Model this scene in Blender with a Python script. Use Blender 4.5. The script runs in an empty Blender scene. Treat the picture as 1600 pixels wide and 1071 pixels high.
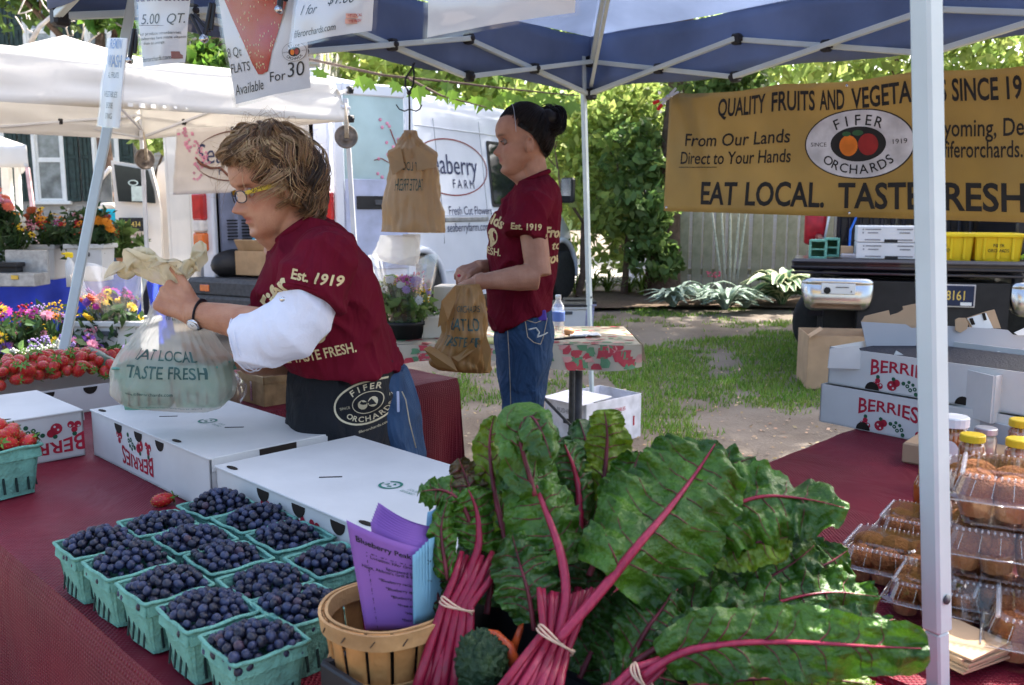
import bpy,bmesh,math,random
import numpy as np
from mathutils import Vector,Matrix,noise
from mathutils.bvhtree import BVHTree
from math import sin,cos,pi,radians as rad
SC=bpy.context.scene
COL=SC.collection
CAMZ=1.40;PITCH=rad(8.5);FPX=1400.0
cam=bpy.data.cameras.new('camera');camo=bpy.data.objects.new('camera',cam);COL.objects.link(camo)
camo.location=(0,0,CAMZ);camo.rotation_euler=(rad(90)-PITCH,0,0)
cam.sensor_width=36;cam.lens=36*FPX/1600;cam.clip_start=.05;cam.clip_end=600
cam.dof.use_dof=True;cam.dof.focus_distance=2.1;cam.dof.aperture_fstop=9
SC.camera=camo
SUN_EL=52;SUN_AZ=(0.74,0.67)
w=bpy.data.worlds.new("World");SC.world=w;w.use_nodes=True
nt=w.node_tree;bg=nt.nodes['Background']
sky=nt.nodes.new('ShaderNodeTexSky');sky.sky_type='NISHITA';sky.sun_disc=False
sky.sun_elevation=rad(SUN_EL);sky.sun_rotation=math.atan2(SUN_AZ[0],SUN_AZ[1]);sky.air_density=1.0;sky.dust_density=5;sky.ozone_density=1.2
nt.links.new(sky.outputs[0],bg.inputs[0]);bg.inputs[1].default_value=0.15
sl=bpy.data.lights.new('sun','SUN');sl.energy=4.2;sl.angle=rad(.6);sl.color=(1,.94,.85)
so=bpy.data.objects.new('sun',sl);COL.objects.link(so)
n_=math.hypot(*SUN_AZ);sd=Vector((SUN_AZ[0]/n_*cos(rad(SUN_EL)),SUN_AZ[1]/n_*cos(rad(SUN_EL)),sin(rad(SUN_EL))))
so.rotation_euler=sd.to_track_quat('Z','Y').to_euler();so.location=(3,6,8)
SC.view_settings.view_transform='Standard';SC.view_settings.look='None';SC.view_settings.gamma=1
SC.view_settings.use_curve_mapping=False;SC.view_settings.exposure=1.98
SC.render.engine='CYCLES';SC.cycles.use_denoising=True;SC.cycles.max_bounces=10;SC.cycles.transparent_max_bounces=24
SC.cycles.use_adaptive_sampling=True;SC.cycles.adaptive_threshold=.02;SC.cycles.sample_clamp_indirect=6
SC.cycles.caustics_reflective=False;SC.cycles.caustics_refractive=False
def ray(x,y):
 u=(x-800)/FPX;v=(535.5-y)/FPX
 return Vector((u,cos(PITCH)+v*sin(PITCH),-sin(PITCH)+v*cos(PITCH)))
def P(x,y,D):
 r=ray(x,y);return Vector((0,0,CAMZ))+r*(D/r.y)
def G(x,y,z):
 r=ray(x,y);return Vector((0,0,CAMZ))+r*((z-CAMZ)/r.z)
RX=Vector((1,0,0))
def V(*a):return Vector(a)
def rz(a):return Matrix.Rotation(a,3,'Z')
def basis(x,y,z):
 return Matrix((x,y,z)).transposed()
def nrm(v):
 v=Vector(v);return v.normalized()
def smooth(t):t=max(0,min(1,t));return t*t*(3-2*t)
def interp(x,xs,ys):return float(np.interp(x,xs,ys))
MATS={}
def M(name,col,rough=.6,var=.12,ns=12,bump=0,bs=None,metal=0,spec=.28,trans=0,col2=None,isl=0,sheen=0,sss=0,wave=None,coat=0,attr=None,alpha=1,detail=5,fold=0,fs=7):
 if name in MATS:return MATS[name]
 m=bpy.data.materials.new(name);m.use_nodes=True;t=m.node_tree;N=t.nodes;L=t.links
 b=N['Principled BSDF'];b.inputs['Roughness'].default_value=rough;b.inputs['Metallic'].default_value=metal
 b.inputs['Specular IOR Level'].default_value=spec;b.inputs['Coat Weight'].default_value=coat
 b.inputs['Sheen Weight'].default_value=sheen
 if sss:b.inputs['Subsurface Weight'].default_value=sss;b.inputs['Subsurface Radius'].default_value=(.012,.005,.003);b.inputs['Subsurface Scale'].default_value=1
 tc=N.new('ShaderNodeTexCoord')
 no=N.new('ShaderNodeTexNoise');no.inputs['Scale'].default_value=ns;no.inputs['Detail'].default_value=detail
 L.new(tc.outputs['Object'],no.inputs['Vector'])
 c2=col2 or[c*(1-var*2)for c in col];c1=col if col2 else[min(1,c*(1+var))for c in col]
 mx=N.new('ShaderNodeMix');mx.data_type='RGBA';mx.inputs[6].default_value=(*c1,1);mx.inputs[7].default_value=(*c2,1)
 cr=N.new('ShaderNodeMapRange');cr.inputs['From Min'].default_value=.33;cr.inputs['From Max'].default_value=.67
 L.new(no.outputs['Fac'],cr.inputs['Value']);L.new(cr.outputs[0],mx.inputs[0])
 out=mx.outputs[2]
 if isl:
  ge=N.new('ShaderNodeNewGeometry');hs=N.new('ShaderNodeHueSaturation')
  mr=N.new('ShaderNodeMapRange');mr.inputs['To Min'].default_value=1-isl;mr.inputs['To Max'].default_value=1+isl
  L.new(ge.outputs['Random Per Island'],mr.inputs['Value']);L.new(mr.outputs[0],hs.inputs['Value'])
  m2=N.new('ShaderNodeMapRange');m2.inputs['To Min'].default_value=.5-isl*.06;m2.inputs['To Max'].default_value=.5+isl*.06
  ml=N.new('ShaderNodeMath');ml.operation='FRACT';mm=N.new('ShaderNodeMath');mm.operation='MULTIPLY';mm.inputs[1].default_value=7.3
  L.new(ge.outputs['Random Per Island'],mm.inputs[0]);L.new(mm.outputs[0],ml.inputs[0]);L.new(ml.outputs[0],m2.inputs['Value']);L.new(m2.outputs[0],hs.inputs['Hue'])
  L.new(out,hs.inputs['Color']);out=hs.outputs[0]
 if isl<0:pass
 if attr:
  at=N.new('ShaderNodeAttribute');at.attribute_name=attr;mu=N.new('ShaderNodeMix');mu.data_type='RGBA';mu.blend_type='MULTIPLY';mu.inputs[0].default_value=1
  L.new(out,mu.inputs[6]);L.new(at.outputs['Color'],mu.inputs[7]);out=mu.outputs[2]
 L.new(out,b.inputs['Base Color'])
 hsrc=None;wmix=None
 if wave:wmix=mx
 if wave:
  ad=None
  for d,sc in zip(('X','Y','Z'),wave):
   if not sc:continue
   wv=N.new('ShaderNodeTexWave');wv.bands_direction=d;wv.inputs['Scale'].default_value=sc;wv.inputs['Distortion'].default_value=.6;wv.inputs['Detail'].default_value=1
   L.new(tc.outputs['Object'],wv.inputs['Vector'])
   if ad is None:ad=wv.outputs['Fac']
   else:
    mt=N.new('ShaderNodeMath');mt.operation='MULTIPLY';L.new(ad,mt.inputs[0]);L.new(wv.outputs['Fac'],mt.inputs[1]);ad=mt.outputs[0]
  hsrc=ad
  if attr is None:
   w1=N.new('ShaderNodeMapRange');w1.inputs['To Min'].default_value=.72;w1.inputs['To Max'].default_value=1.15;L.new(ad,w1.inputs['Value'])
   w2=N.new('ShaderNodeMix');w2.data_type='RGBA';w2.blend_type='MULTIPLY';w2.inputs[0].default_value=1;L.new(out,w2.inputs[6]);L.new(w1.outputs[0],w2.inputs[7]);L.new(w2.outputs[2],b.inputs['Base Color'])
 if bump:
  bp=N.new('ShaderNodeBump');bp.inputs['Strength'].default_value=bump;bp.inputs['Distance'].default_value=.01
  if hsrc is None:
   nb=N.new('ShaderNodeTexNoise');nb.inputs['Scale'].default_value=bs or ns*4;nb.inputs['Detail'].default_value=4
   L.new(tc.outputs['Object'],nb.inputs['Vector']);hsrc=nb.outputs['Fac']
  L.new(hsrc,bp.inputs['Height']);L.new(bp.outputs[0],b.inputs['Normal'])
  if fold:
   nf=N.new('ShaderNodeTexNoise');nf.inputs['Scale'].default_value=fs;nf.inputs['Detail'].default_value=2.5;nf.inputs['Distortion'].default_value=1.6;mpn=N.new('ShaderNodeMapping');mpn.inputs['Rotation'].default_value=(.3,.5,.4);mpn.inputs['Scale'].default_value=(1.5,1,.65)
   L.new(tc.outputs['Object'],mpn.inputs[0]);L.new(mpn.outputs[0],nf.inputs['Vector']);b2=N.new('ShaderNodeBump');b2.inputs['Strength'].default_value=fold;b2.inputs['Distance'].default_value=.05
   L.new(nf.outputs['Fac'],b2.inputs['Height']);L.new(bp.outputs[0],b2.inputs['Normal']);L.new(b2.outputs[0],b.inputs['Normal'])
 if trans:
  tl=N.new('ShaderNodeBsdfTranslucent');ms=N.new('ShaderNodeMixShader');ms.inputs[0].default_value=trans
  L.new(out,tl.inputs[0]);L.new(b.outputs[0],ms.inputs[1]);L.new(tl.outputs[0],ms.inputs[2]);L.new(ms.outputs[0],N['Material Output'].inputs[0])
 if alpha<1:b.inputs['Alpha'].default_value=alpha
 MATS[name]=m;return m
def clearmat(name,tint=(1,1,1),gloss=.12,rough=.06,film=0,filmcol=(.8,.8,.8),bump=0,bs=40):
 """clear plastic film: transparent with fresnel gloss and a little milky film"""
 if name in MATS:return MATS[name]
 m=bpy.data.materials.new(name);m.use_nodes=True;t=m.node_tree;N=t.nodes;L=t.links
 N.remove(N['Principled BSDF']);tr=N.new('ShaderNodeBsdfTransparent');tr.inputs[0].default_value=(*tint,1)
 gl=N.new('ShaderNodeBsdfGlossy');gl.inputs['Roughness'].default_value=rough
 fr=N.new('ShaderNodeLayerWeight');fr.inputs[0].default_value=.25
 mr=N.new('ShaderNodeMapRange');mr.inputs['To Min'].default_value=gloss;mr.inputs['To Max'].default_value=.7
 L.new(fr.outputs['Facing'],mr.inputs['Value'])
 ms=N.new('ShaderNodeMixShader');L.new(mr.outputs[0],ms.inputs[0]);L.new(tr.outputs[0],ms.inputs[1]);L.new(gl.outputs[0],ms.inputs[2])
 s=ms
 if film:
  df=N.new('ShaderNodeBsdfDiffuse');df.inputs[0].default_value=(*filmcol,1);tl=N.new('ShaderNodeBsdfTranslucent');tl.inputs[0].default_value=(*filmcol,1)
  mf=N.new('ShaderNodeMixShader');mf.inputs[0].default_value=.5;L.new(df.outputs[0],mf.inputs[1]);L.new(tl.outputs[0],mf.inputs[2])
  m3=N.new('ShaderNodeMixShader');m3.inputs[0].default_value=film;L.new(ms.outputs[0],m3.inputs[1]);L.new(mf.outputs[0],m3.inputs[2]);s=m3
 if bump:
  tc=N.new('ShaderNodeTexCoord');no=N.new('ShaderNodeTexNoise');no.inputs['Scale'].default_value=bs;L.new(tc.outputs['Object'],no.inputs['Vector'])
  bp=N.new('ShaderNodeBump');bp.inputs['Strength'].default_value=bump;L.new(no.outputs['Fac'],bp.inputs['Height']);L.new(bp.outputs[0],gl.inputs['Normal'])
 L.new(s.outputs[0],N['Material Output'].inputs[0]);MATS[name]=m;return m
class MB:
 def __init__(s):s.v=[];s.f=[];s.m=[];s.sm=[]
 def add(s,vs,fs,mi=0,sm=False):
  o=len(s.v);s.v.extend([tuple(p)for p in vs])
  s.f.extend([tuple(i+o for i in f)for f in fs]);s.m.extend([mi]*len(fs));s.sm.extend([sm]*len(fs));return s
def _cbox(b):
 vs=[];idx={}
 for sx in(-1,1):
  for sy in(-1,1):
   for sz in(-1,1):
    for a in range(3):
     idx[(sx,sy,sz,a)]=len(vs);vs.append((sx,sy,sz,a))
 fs=[]
 for a in range(3):
  o=[i for i in range(3)if i!=a]
  for s in(-1,1):
   q=[]
   for p,r in((-1,-1),(1,-1),(1,1),(-1,1)):
    k=[0,0,0];k[a]=s;k[o[0]]=p;k[o[1]]=r;q.append(idx[(*k,a)])
   fs.append(q)
  for p in(-1,1):
   for r in(-1,1):
    k1=[0,0,0];k1[o[0]]=p;k1[o[1]]=r;k2=list(k1);k1[a]=-1;k2[a]=1
    fs.append([idx[(*k1,o[0])],idx[(*k2,o[0])],idx[(*k2,o[1])],idx[(*k1,o[1])]])
 for sx in(-1,1):
  for sy in(-1,1):
   for sz in(-1,1):fs.append([idx[(sx,sy,sz,a)]for a in range(3)])
 return vs,fs
_CB=_cbox(0)
def _fixn(vs,fs):
 c=Vector((0,0,0))
 for v in vs:c+=Vector(v)
 c/=len(vs);out=[]
 for f in fs:
  p=[Vector(vs[i])for i in f];n=(p[1]-p[0]).cross(p[2]-p[0]);m=sum(p,Vector())/len(p)
  out.append(list(reversed(f))if n.dot(m-c)<0 else f)
 return out
_CBF=None
def box(mb,c,size,R=None,b=0,mi=0):
 """box centred at c"""
 global _CBF
 h=[s/2 for s in size];c=Vector(c)
 if b:
  b=min(b,min(h)*.49);vs=[]
  for sx,sy,sz,a in _CB[0]:
   p=[sx*(h[0]-b),sy*(h[1]-b),sz*(h[2]-b)];p[a]=(sx,sy,sz)[a]*h[a];vs.append(Vector(p))
  if _CBF is None:_CBF=_fixn(vs,_CB[1])
  fs=_CBF
 else:
  vs=[Vector((x*h[0],y*h[1],z*h[2]))for x in(-1,1)for y in(-1,1)for z in(-1,1)]
  fs=[(0,1,3,2),(4,6,7,5),(0,4,5,1),(2,3,7,6),(0,2,6,4),(1,5,7,3)]
 if R is not None:vs=[R@v for v in vs]
 mb.add([v+c for v in vs],fs,mi);return mb
def hexa(mb,p8,mi=0):
 """8 points: bottom 4 (ccw) then top 4"""
 mb.add(p8,_fixn(p8,[(0,1,2,3),(4,5,6,7),(0,1,5,4),(1,2,6,5),(2,3,7,6),(3,0,4,7)]),mi);return mb
def tube(mb,pts,r,n=8,mi=0,cap=True,sm=True,flat=1.0,up=None):
 pts=[Vector(p)for p in pts];k=len(pts)
 rs=r if isinstance(r,(list,tuple,np.ndarray))else[r]*k
 T=[]
 for i in range(k):
  a=pts[max(0,i-1)];b=pts[min(k-1,i+1)];T.append((b-a).normalized()if(b-a).length>1e-9 else Vector((0,0,1)))
 u=Vector(up)if up is not None else(Vector((0,0,1))if abs(T[0].z)<.9 else Vector((1,0,0)))
 vs=[]
 for i in range(k):
  s=T[i].cross(u)
  if s.length<1e-6:s=T[i].orthogonal()
  s.normalize();u=s.cross(T[i]).normalized()
  for j in range(n):
   a=2*pi*j/n;rr=rs[i]
   vs.append(pts[i]+s*(cos(a)*rr)+u*(sin(a)*rr*flat))
 fs=[(i*n+j,i*n+(j+1)%n,(i+1)*n+(j+1)%n,(i+1)*n+j)for i in range(k-1)for j in range(n)]
 if cap:fs+=[tuple(range(n-1,-1,-1)),tuple((k-1)*n+j for j in range(n))]
 mb.add(vs,fs,mi,sm);return mb
def bar(mb,a,b,w,h=None,mi=0,bev=0,up=(0,0,1)):
 a=Vector(a);b=Vector(b);z=(b-a);L=z.length;z.normalize()
 u=Vector(up)
 if abs(z.dot(u))>.98:u=Vector((0,1,0))
 x=z.cross(u).normalized();y=x.cross(z).normalized()
 return box(mb,(a+b)/2,(w,h or w,L),basis(x,y,z),bev,mi)
def lathe(mb,prof,c=(0,0,0),n=16,R=None,mi=0,sm=True,jit=0):
 c=Vector(c);vs=[]
 for r,z in prof:
  for j in range(n):
   a=2*pi*j/n;p=Vector((r*cos(a),r*sin(a),z));vs.append((R@p if R else p)+c)
 k=len(prof)
 fs=[(i*n+j,i*n+(j+1)%n,(i+1)*n+(j+1)%n,(i+1)*n+j)for i in range(k-1)for j in range(n)]
 fs+=[tuple(range(n-1,-1,-1)),tuple((k-1)*n+j for j in range(n))]
 mb.add(vs,fs,mi,sm);return mb
def ell(mb,c,r,R=None,nu=12,nv=8,mi=0,fn=None):
 c=Vector(c);r=(r,r,r)if isinstance(r,(int,float))else r;vs=[]
 for i in range(nv+1):
  t=pi*i/nv
  for j in range(nu):
   a=2*pi*j/nu;d=Vector((sin(t)*cos(a),sin(t)*sin(a),cos(t)));k=fn(d)if fn else 1
   p=Vector((d.x*r[0],d.y*r[1],d.z*r[2]))*k;vs.append((R@p if R else p)+c)
 fs=[]
 for i in range(nv):
  for j in range(nu):
   q=(i*nu+j,(i+1)*nu+j,(i+1)*nu+(j+1)%nu,i*nu+(j+1)%nu)
   if i==0:q=(q[0],q[1],q[2])
   elif i==nv-1:q=(q[0],q[1],q[3])
   fs.append(q)
 mb.add(vs,fs,mi,True);return mb
def grid(mb,fn,nu,nv,mi=0,sm=True,thick=0,closeu=False):
 vs=[Vector(fn(i/(nu-(0 if closeu else 0)),j/nv))for j in range(nv+1)for i in range(nu+1)]
 w=nu+1
 fs=[(j*w+i,j*w+i+1,(j+1)*w+i+1,(j+1)*w+i)for j in range(nv)for i in range(nu)]
 if not thick:mb.add(vs,fs,mi,sm);return mb
 ns=[Vector()for _ in vs]
 for f in fs:
  a,b,c=vs[f[0]],vs[f[1]],vs[f[3]];n=(b-a).cross(c-a)
  for q in f:ns[q]+=n
 v2=[v-(n.normalized()if n.length>0 else Vector((0,0,1)))*thick for v,n in zip(vs,ns)];o=len(vs)
 f2=[tuple(o+q for q in reversed(f))for f in fs]
 br=list(range(w))+[j*w+nu for j in range(1,nv+1)]+[nv*w+i for i in range(nu-1,-1,-1)]+[j*w for j in range(nv-1,0,-1)]
 f3=[(br[(i+1)%len(br)],br[i],br[i]+o,br[(i+1)%len(br)]+o)for i in range(len(br))]
 mb.add(vs+v2,fs+f2+f3,mi,sm);return mb
def poly(mb,pts,fn=None,th=0,mi=0):
 """filled 2-D outline put into space by fn(u, v, depth)"""
 n=len(pts);fn=fn or(lambda u,v,d=0:Vector((u,v,d)))
 a=[fn(u,v,th)for u,v in pts]
 if not th:mb.add(a,[tuple(range(n))],mi);return mb
 b=[fn(u,v,0)for u,v in pts]
 mb.add(a+b,[tuple(range(n)),tuple(range(2*n-1,n-1,-1))]+[(i,(i+n),(i+1)%n+n,(i+1)%n)for i in range(n)],mi);return mb
def oval(rx,ry,n=24,cx=0,cy=0,a0=0,a1=2*pi):return[(cx+rx*cos(a0+(a1-a0)*i/n),cy+ry*sin(a0+(a1-a0)*i/n))for i in range(n)]
ORG={}
def mesh_of(name,mb,mats,off=Vector((0,0,0))):
 me=bpy.data.meshes.new(name)
 me.from_pydata([(p[0]-off[0],p[1]-off[1],p[2]-off[2])for p in mb.v],[],mb.f)
 for m in(mats if isinstance(mats,(list,tuple))else[mats]):me.materials.append(m)
 if me.polygons and len(me.polygons)==len(mb.m):
  me.polygons.foreach_set('material_index',mb.m);me.polygons.foreach_set('use_smooth',mb.sm)
 me.update();return me
def tag(o,label=None,cat=None,group=None,kind=None):
 if label:o['label']=label
 if cat:o['category']=cat
 if group:o['group']=group
 if kind:o['kind']=kind
 return o
def thing(name,label,cat,loc=(0,0,0),group=None):
 o=bpy.data.objects.new(name,None);COL.objects.link(o);o.location=loc;o.empty_display_size=.1
 ORG[o.name]=Vector(loc);return tag(o,label,cat,group)
def link(o,par):
 COL.objects.link(o)
 if par is not None:o.parent=par
 return o
def part(name,mb,mats,par,label=None,kind=None):
 """mb in world coordinates (of an unrotated thing)"""
 off=ORG.get(par.name,Vector())if par is not None else Vector()
 me=mb if isinstance(mb,bpy.types.Mesh)else mesh_of(name,mb,mats,off)
 o=bpy.data.objects.new(name,me);link(o,par);ORG[o.name]=off
 if label:o['label']=label
 if kind:o['kind']=kind
 return o
def solo(name,mb,mats,label,cat,group=None,kind=None):
 xs=np.array(mb.v);c=Vector(((xs[:,0].min()+xs[:,0].max())/2,(xs[:,1].min()+xs[:,1].max())/2,xs[:,2].min()))
 o=bpy.data.objects.new(name,mesh_of(name,mb,mats,c));COL.objects.link(o);o.location=c;ORG[o.name]=c
 return tag(o,label,cat,group,kind)
def struct(name,mb,mats):
 o=bpy.data.objects.new(name,mesh_of(name,mb,mats));COL.objects.link(o);ORG[o.name]=Vector();o['kind']='structure';return o
def dup(root,loc=None,rot=None,label=None,group=None,scale=None):
 r=root.copy();COL.objects.link(r)
 def rec(s,d):
  for ch in s.children:
   c=ch.copy();COL.objects.link(c);c.parent=d;rec(ch,c)
 rec(root,r)
 if loc is not None:r.location=loc
 if rot is not None:r.rotation_euler=rot if isinstance(rot,(tuple,list))or hasattr(rot,'x')else(0,0,rot)
 if scale is not None:r.scale=scale if isinstance(scale,(tuple,list))else(scale,)*3
 if label:r['label']=label
 if group:r['group']=group
 return r
_TC={}
def text_geo(s,bold=0,shear=0,sx=1,align='CENTER',sub=0):
 k=(s,bold,shear,sx,align,sub)
 if k in _TC:return _TC[k]
 cu=bpy.data.curves.new('t','FONT');cu.body=s;cu.offset=bold;cu.shear=shear;cu.resolution_u=3;cu.align_x=align;cu.align_y='CENTER'
 ob=bpy.data.objects.new('t',cu);me=bpy.data.meshes.new_from_object(ob)
 if sub:
  bm=bmesh.new();bm.from_mesh(me);bmesh.ops.triangulate(bm,faces=bm.faces[:])
  for _ in range(4):
   es=[e for e in bm.edges if e.calc_length()>sub]
   if not es:break
   bmesh.ops.subdivide_edges(bm,edges=es,cuts=1);bmesh.ops.triangulate(bm,faces=bm.faces[:])
  bm.to_mesh(me);bm.free()
 vs=np.array([v.co[:]for v in me.vertices]).reshape(-1,3)[:,:2]*[sx,1];fs=[tuple(p.vertices)for p in me.polygons]
 bpy.data.meshes.remove(me);bpy.data.objects.remove(ob);bpy.data.curves.remove(cu)
 _TC[k]=(vs,fs);return _TC[k]
def plane_fn(o,x,y,n=None,lift=.0012):
 o=Vector(o);x=nrm(x);y=nrm(y);n=nrm(n)if n is not None else x.cross(y).normalized()
 return lambda u,v,d=0:o+x*u+y*v+n*(lift+d)
def text(mb,s,fn,size,at=(0,0),warp=None,mi=0,**k):
 vs,fs=text_geo(s,**k)
 q=vs*size+np.array(at)
 if warp:q=[warp(a,b)for a,b in q]
 mb.add([fn(a,b,0)for a,b in q],fs,mi);return mb
def arc_text(mb,s,fn,size,rx,ry,a_mid,span,inward=False,mi=0,**k):
 """letters set one by one round an ellipse"""
 n=len(s)
 for i,ch in enumerate(s):
  if ch==' ':continue
  t=(i/(n-1)-.5)*span;a=a_mid-t if not inward else a_mid+t
  cx,cy=rx*cos(a),ry*sin(a);tx,ty=-rx*sin(a),ry*cos(a)
  if not inward:tx,ty=-tx,-ty
  l=math.hypot(tx,ty);tx/=l;ty/=l
  vs,fs=text_geo(ch,**k);vs=vs*size
  mb.add([fn(cx+u*tx-v*ty,cy+u*ty+v*tx,0)for u,v in vs],fs,mi)
 return mb
def project(mb,bvh,fn,nvec,lift=.0015,reach=.25):
 """push flat lettering (built with fn far plane) on to a surface along -nvec"""
 out=[];n=nrm(nvec)
 for p in mb.v:
  h=bvh.ray_cast(Vector(p)+n*reach,-n,reach*2)
  out.append(tuple(h[0]+n*lift)if h[0]is not None else None)
 good=[i for i,f in enumerate(mb.f)if all(out[q]is not None for q in f)]
 mb.f=[mb.f[i]for i in good];mb.m=[mb.m[i]for i in good];mb.sm=[mb.sm[i]for i in good]
 mb.v=[o if o is not None else(0,0,0)for o in out]
 used=sorted({q for f in mb.f for q in f});mp={q:i for i,q in enumerate(used)}
 mb.v=[mb.v[q]for q in used];mb.f=[tuple(mp[q]for q in f)for f in mb.f];return mb
def bvh_of(o_or_me,off=Vector()):
 me=o_or_me;return BVHTree.FromPolygons([Vector(v.co)+off for v in me.vertices],[tuple(p.vertices)for p in me.polygons])
def remesh(mb,vox,smooth_it=2,fn=None):
 """one continuous surface out of overlapping closed forms"""
 me=bpy.data.meshes.new('r');me.from_pydata(mb.v,[],mb.f);ob=bpy.data.objects.new('r',me);COL.objects.link(ob)
 md=ob.modifiers.new('r','REMESH');md.mode='VOXEL';md.voxel_size=vox;md.use_smooth_shade=True
 if smooth_it:s=ob.modifiers.new('s','SMOOTH');s.iterations=smooth_it;s.factor=.5
 dg=bpy.context.evaluated_depsgraph_get();dg.update();e=ob.evaluated_get(dg);r=bpy.data.meshes.new_from_object(e)
 bpy.data.objects.remove(ob);bpy.data.meshes.remove(me)
 if fn:
  for v in r.vertices:v.co=fn(v.co)
 for p in r.polygons:p.use_smooth=True
 return r
def me_to_part(name,me,mat,par,label=None):
 off=ORG.get(par.name,Vector())
 me.name=name;me.transform(Matrix.Translation(-off));me.materials.clear();me.materials.append(mat)
 for p in me.polygons:p.material_index=0
 o=bpy.data.objects.new(name,me);link(o,par);ORG[o.name]=off
 if label:o['label']=label
 return o
def fbm(p,s=1,o=3):return noise.fractal(Vector(p)*s,1.0,2.0,o)
RND=random.Random(7)
E1=nrm((1,-1,0));E2=nrm((1,1,0));UZ=Vector((0,0,1))
def ST(s,t,z=0):return E2*s+E1*t+UZ*z
def st(p):return(p.dot(E2),p.dot(E1))
m_dirt=M('bare_soil',(.125,.10,.078),.95,ns=1.5,bump=.9,bs=45,col2=(.20,.17,.14),detail=10)
m_grassg=M('turf',(.07,.12,.03),.95,ns=2,bump=.5,bs=90,col2=(.16,.17,.06))
m_blade=M('grass_blade',(.13,.26,.035),.7,ns=3,isl=.35,col2=(.2,.30,.06),trans=.4)
m_pave=M('pale_concrete',(.5,.47,.42),.9,ns=3,bump=.3,bs=60,col2=(.38,.35,.31))
def gh(x,y):
 return.02*fbm((x,y,0),.7)+.006*fbm((x,y,3),6)
mb=MB()
xs=sorted(set([round(v,3)for v in np.concatenate([np.linspace(-90,-8,14),np.linspace(-8,9,110),np.linspace(9,90,14)])]))
ys=sorted(set([round(v,3)for v in np.concatenate([np.linspace(-30,-1,8),np.linspace(-1,16,110),np.linspace(16,120,16)])]))
vs=[(x,y,gh(x,y)if abs(x)<9 and-1<y<16 else 0)for y in ys for x in xs];W=len(xs)
mb.add(vs,[(j*W+i,j*W+i+1,(j+1)*W+i+1,(j+1)*W+i)for j in range(len(ys)-1)for i in range(W-1)],0,True)
struct('ground',mb,m_dirt)
mb=MB();box(mb,(-14,17.2,.01),(28.5,9.5,.1),rz(rad(-8)));struct('street',mb,m_pave)
mb=MB();grid(mb,lambda u,v:(1.0+9*u,12.2+2.6*v+.25*sin(9*u),.05+.04*sin(pi*v)+.012*fbm((u*9,v*3,0),3)),60,12)
struct('garden_bed',mb,M('mulch',(.09,.06,.04),.95,ns=30,bump=.9,bs=60,col2=(.16,.11,.075)))
def fastmesh(name,v,quads,mat):
 me=bpy.data.meshes.new(name);v=np.asarray(v,dtype=np.float32);n=len(v);k=quads.shape[1];q=quads.astype(np.int32)
 me.vertices.add(n);me.vertices.foreach_set('co',v.ravel());me.loops.add(q.size);me.loops.foreach_set('vertex_index',q.ravel())
 me.polygons.add(len(q));me.polygons.foreach_set('loop_start',np.arange(0,q.size,k,dtype=np.int32))
 me.polygons.foreach_set('loop_total',np.full(len(q),k,dtype=np.int32));me.materials.append(mat);me.update();me.validate();return me
rs=np.random.RandomState(3)
bl=[]
def blade(x,y,h,wd):
 a=rs.rand()*6.28;l=rs.rand()*.8*h;b=rs.rand()*6.28;z=gh(x,y)-.004
 return[(x-cos(a)*wd,y-sin(a)*wd,z),(x+cos(a)*wd,y+sin(a)*wd,z),(x+cos(b)*l,y+sin(b)*l,z+h)]
cand=0
while len(bl)<60000 and cand<600000:
 cand+=1;y=3.6+9*rs.rand()**1.3;x=-1.2+rs.rand()*(1.5+y*.72);
 g=fbm((x*.9,y*.8,5),1.0,3)+.35*fbm((x,y,9),4.5,2)
 strip=math.exp(-((y-7.6-.25*(x-2))/1.9)**2)*(1 if x>.8 else.2)
 if g*.9+strip*.95+(.25 if y>10.5 and x>1 else 0)>.30+.3*rs.rand():bl.append(blade(x,y,.02+.045*rs.rand(),.003+.0018*y/4))
for cx,cy,n,r in((1.75,3.0,260,.08),(1.35,3.3,120,.05),(1.0,4.7,160,.07),(1.5,4.0,200,.1),(.75,3.9,160,.06)):
 for _ in range(n):
  bl.append(blade(cx+rs.randn()*r,cy+rs.randn()*r,.03+.04*rs.rand(),.003))
v=np.array(bl).reshape(-1,3);me=fastmesh('grass',v,np.arange(len(v)).reshape(-1,3),m_blade)
o=bpy.data.objects.new('grass',me);COL.objects.link(o);o['kind']='stuff';o['label']='patchy green grass growing through the bare soil of the yard'
lv=[]
for _ in range(5200):
 y=2.6+9*rs.rand()**1.5;x=-.6+rs.rand()*(1+y*.62);a=rs.rand()*6.28;s=.006+.014*rs.rand();z=gh(x,y)+.006
 d=np.array([cos(a),sin(a),.2*rs.randn()])*s;e=np.array([-sin(a),cos(a),.3*rs.randn()])*s*.6;c=np.array([x,y,z+.003])
 lv+=[c-d,c-e,c+d,c+e]
me=fastmesh('fallen_leaves',np.array(lv),np.arange(len(lv)).reshape(-1,4),M('dead_leaf',(.34,.2,.1),.9,ns=5,isl=.45,col2=(.42,.33,.22)))
o=bpy.data.objects.new('fallen_leaves',me);COL.objects.link(o);o['kind']='stuff';o['label']='small dry brown leaves and chips scattered over the soil'
m_sid=M('lap_siding',(.42,.4,.38),.8,ns=4,var=.08);m_white=M('white_trim',(.78,.78,.76),.5,ns=6,var=.04)
m_shut=M('dark_green_shutter',(.028,.05,.047),.5,ns=9,var=.2);m_glass=M('window_glass',(.25,.27,.27),.12,ns=3,var=.3,spec=1)
m_blind=M('window_blind',(.55,.54,.5),.8,ns=3,var=.1)
HD=24.0
def hx(px):return(px-800)/1400*HD*1.0
def hz(py):return CAMZ+(326-py)/1400*HD
house=thing('clapboard_house','two storey grey clapboard house with dark green shutters beyond the flower stall','house',(-11,HD+3,0))
mb=MB();box(mb,(-11.5,HD+3.6,4.2),(13,7,8.4));part('wall',mb,m_sid,house)
mb=MB()
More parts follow.
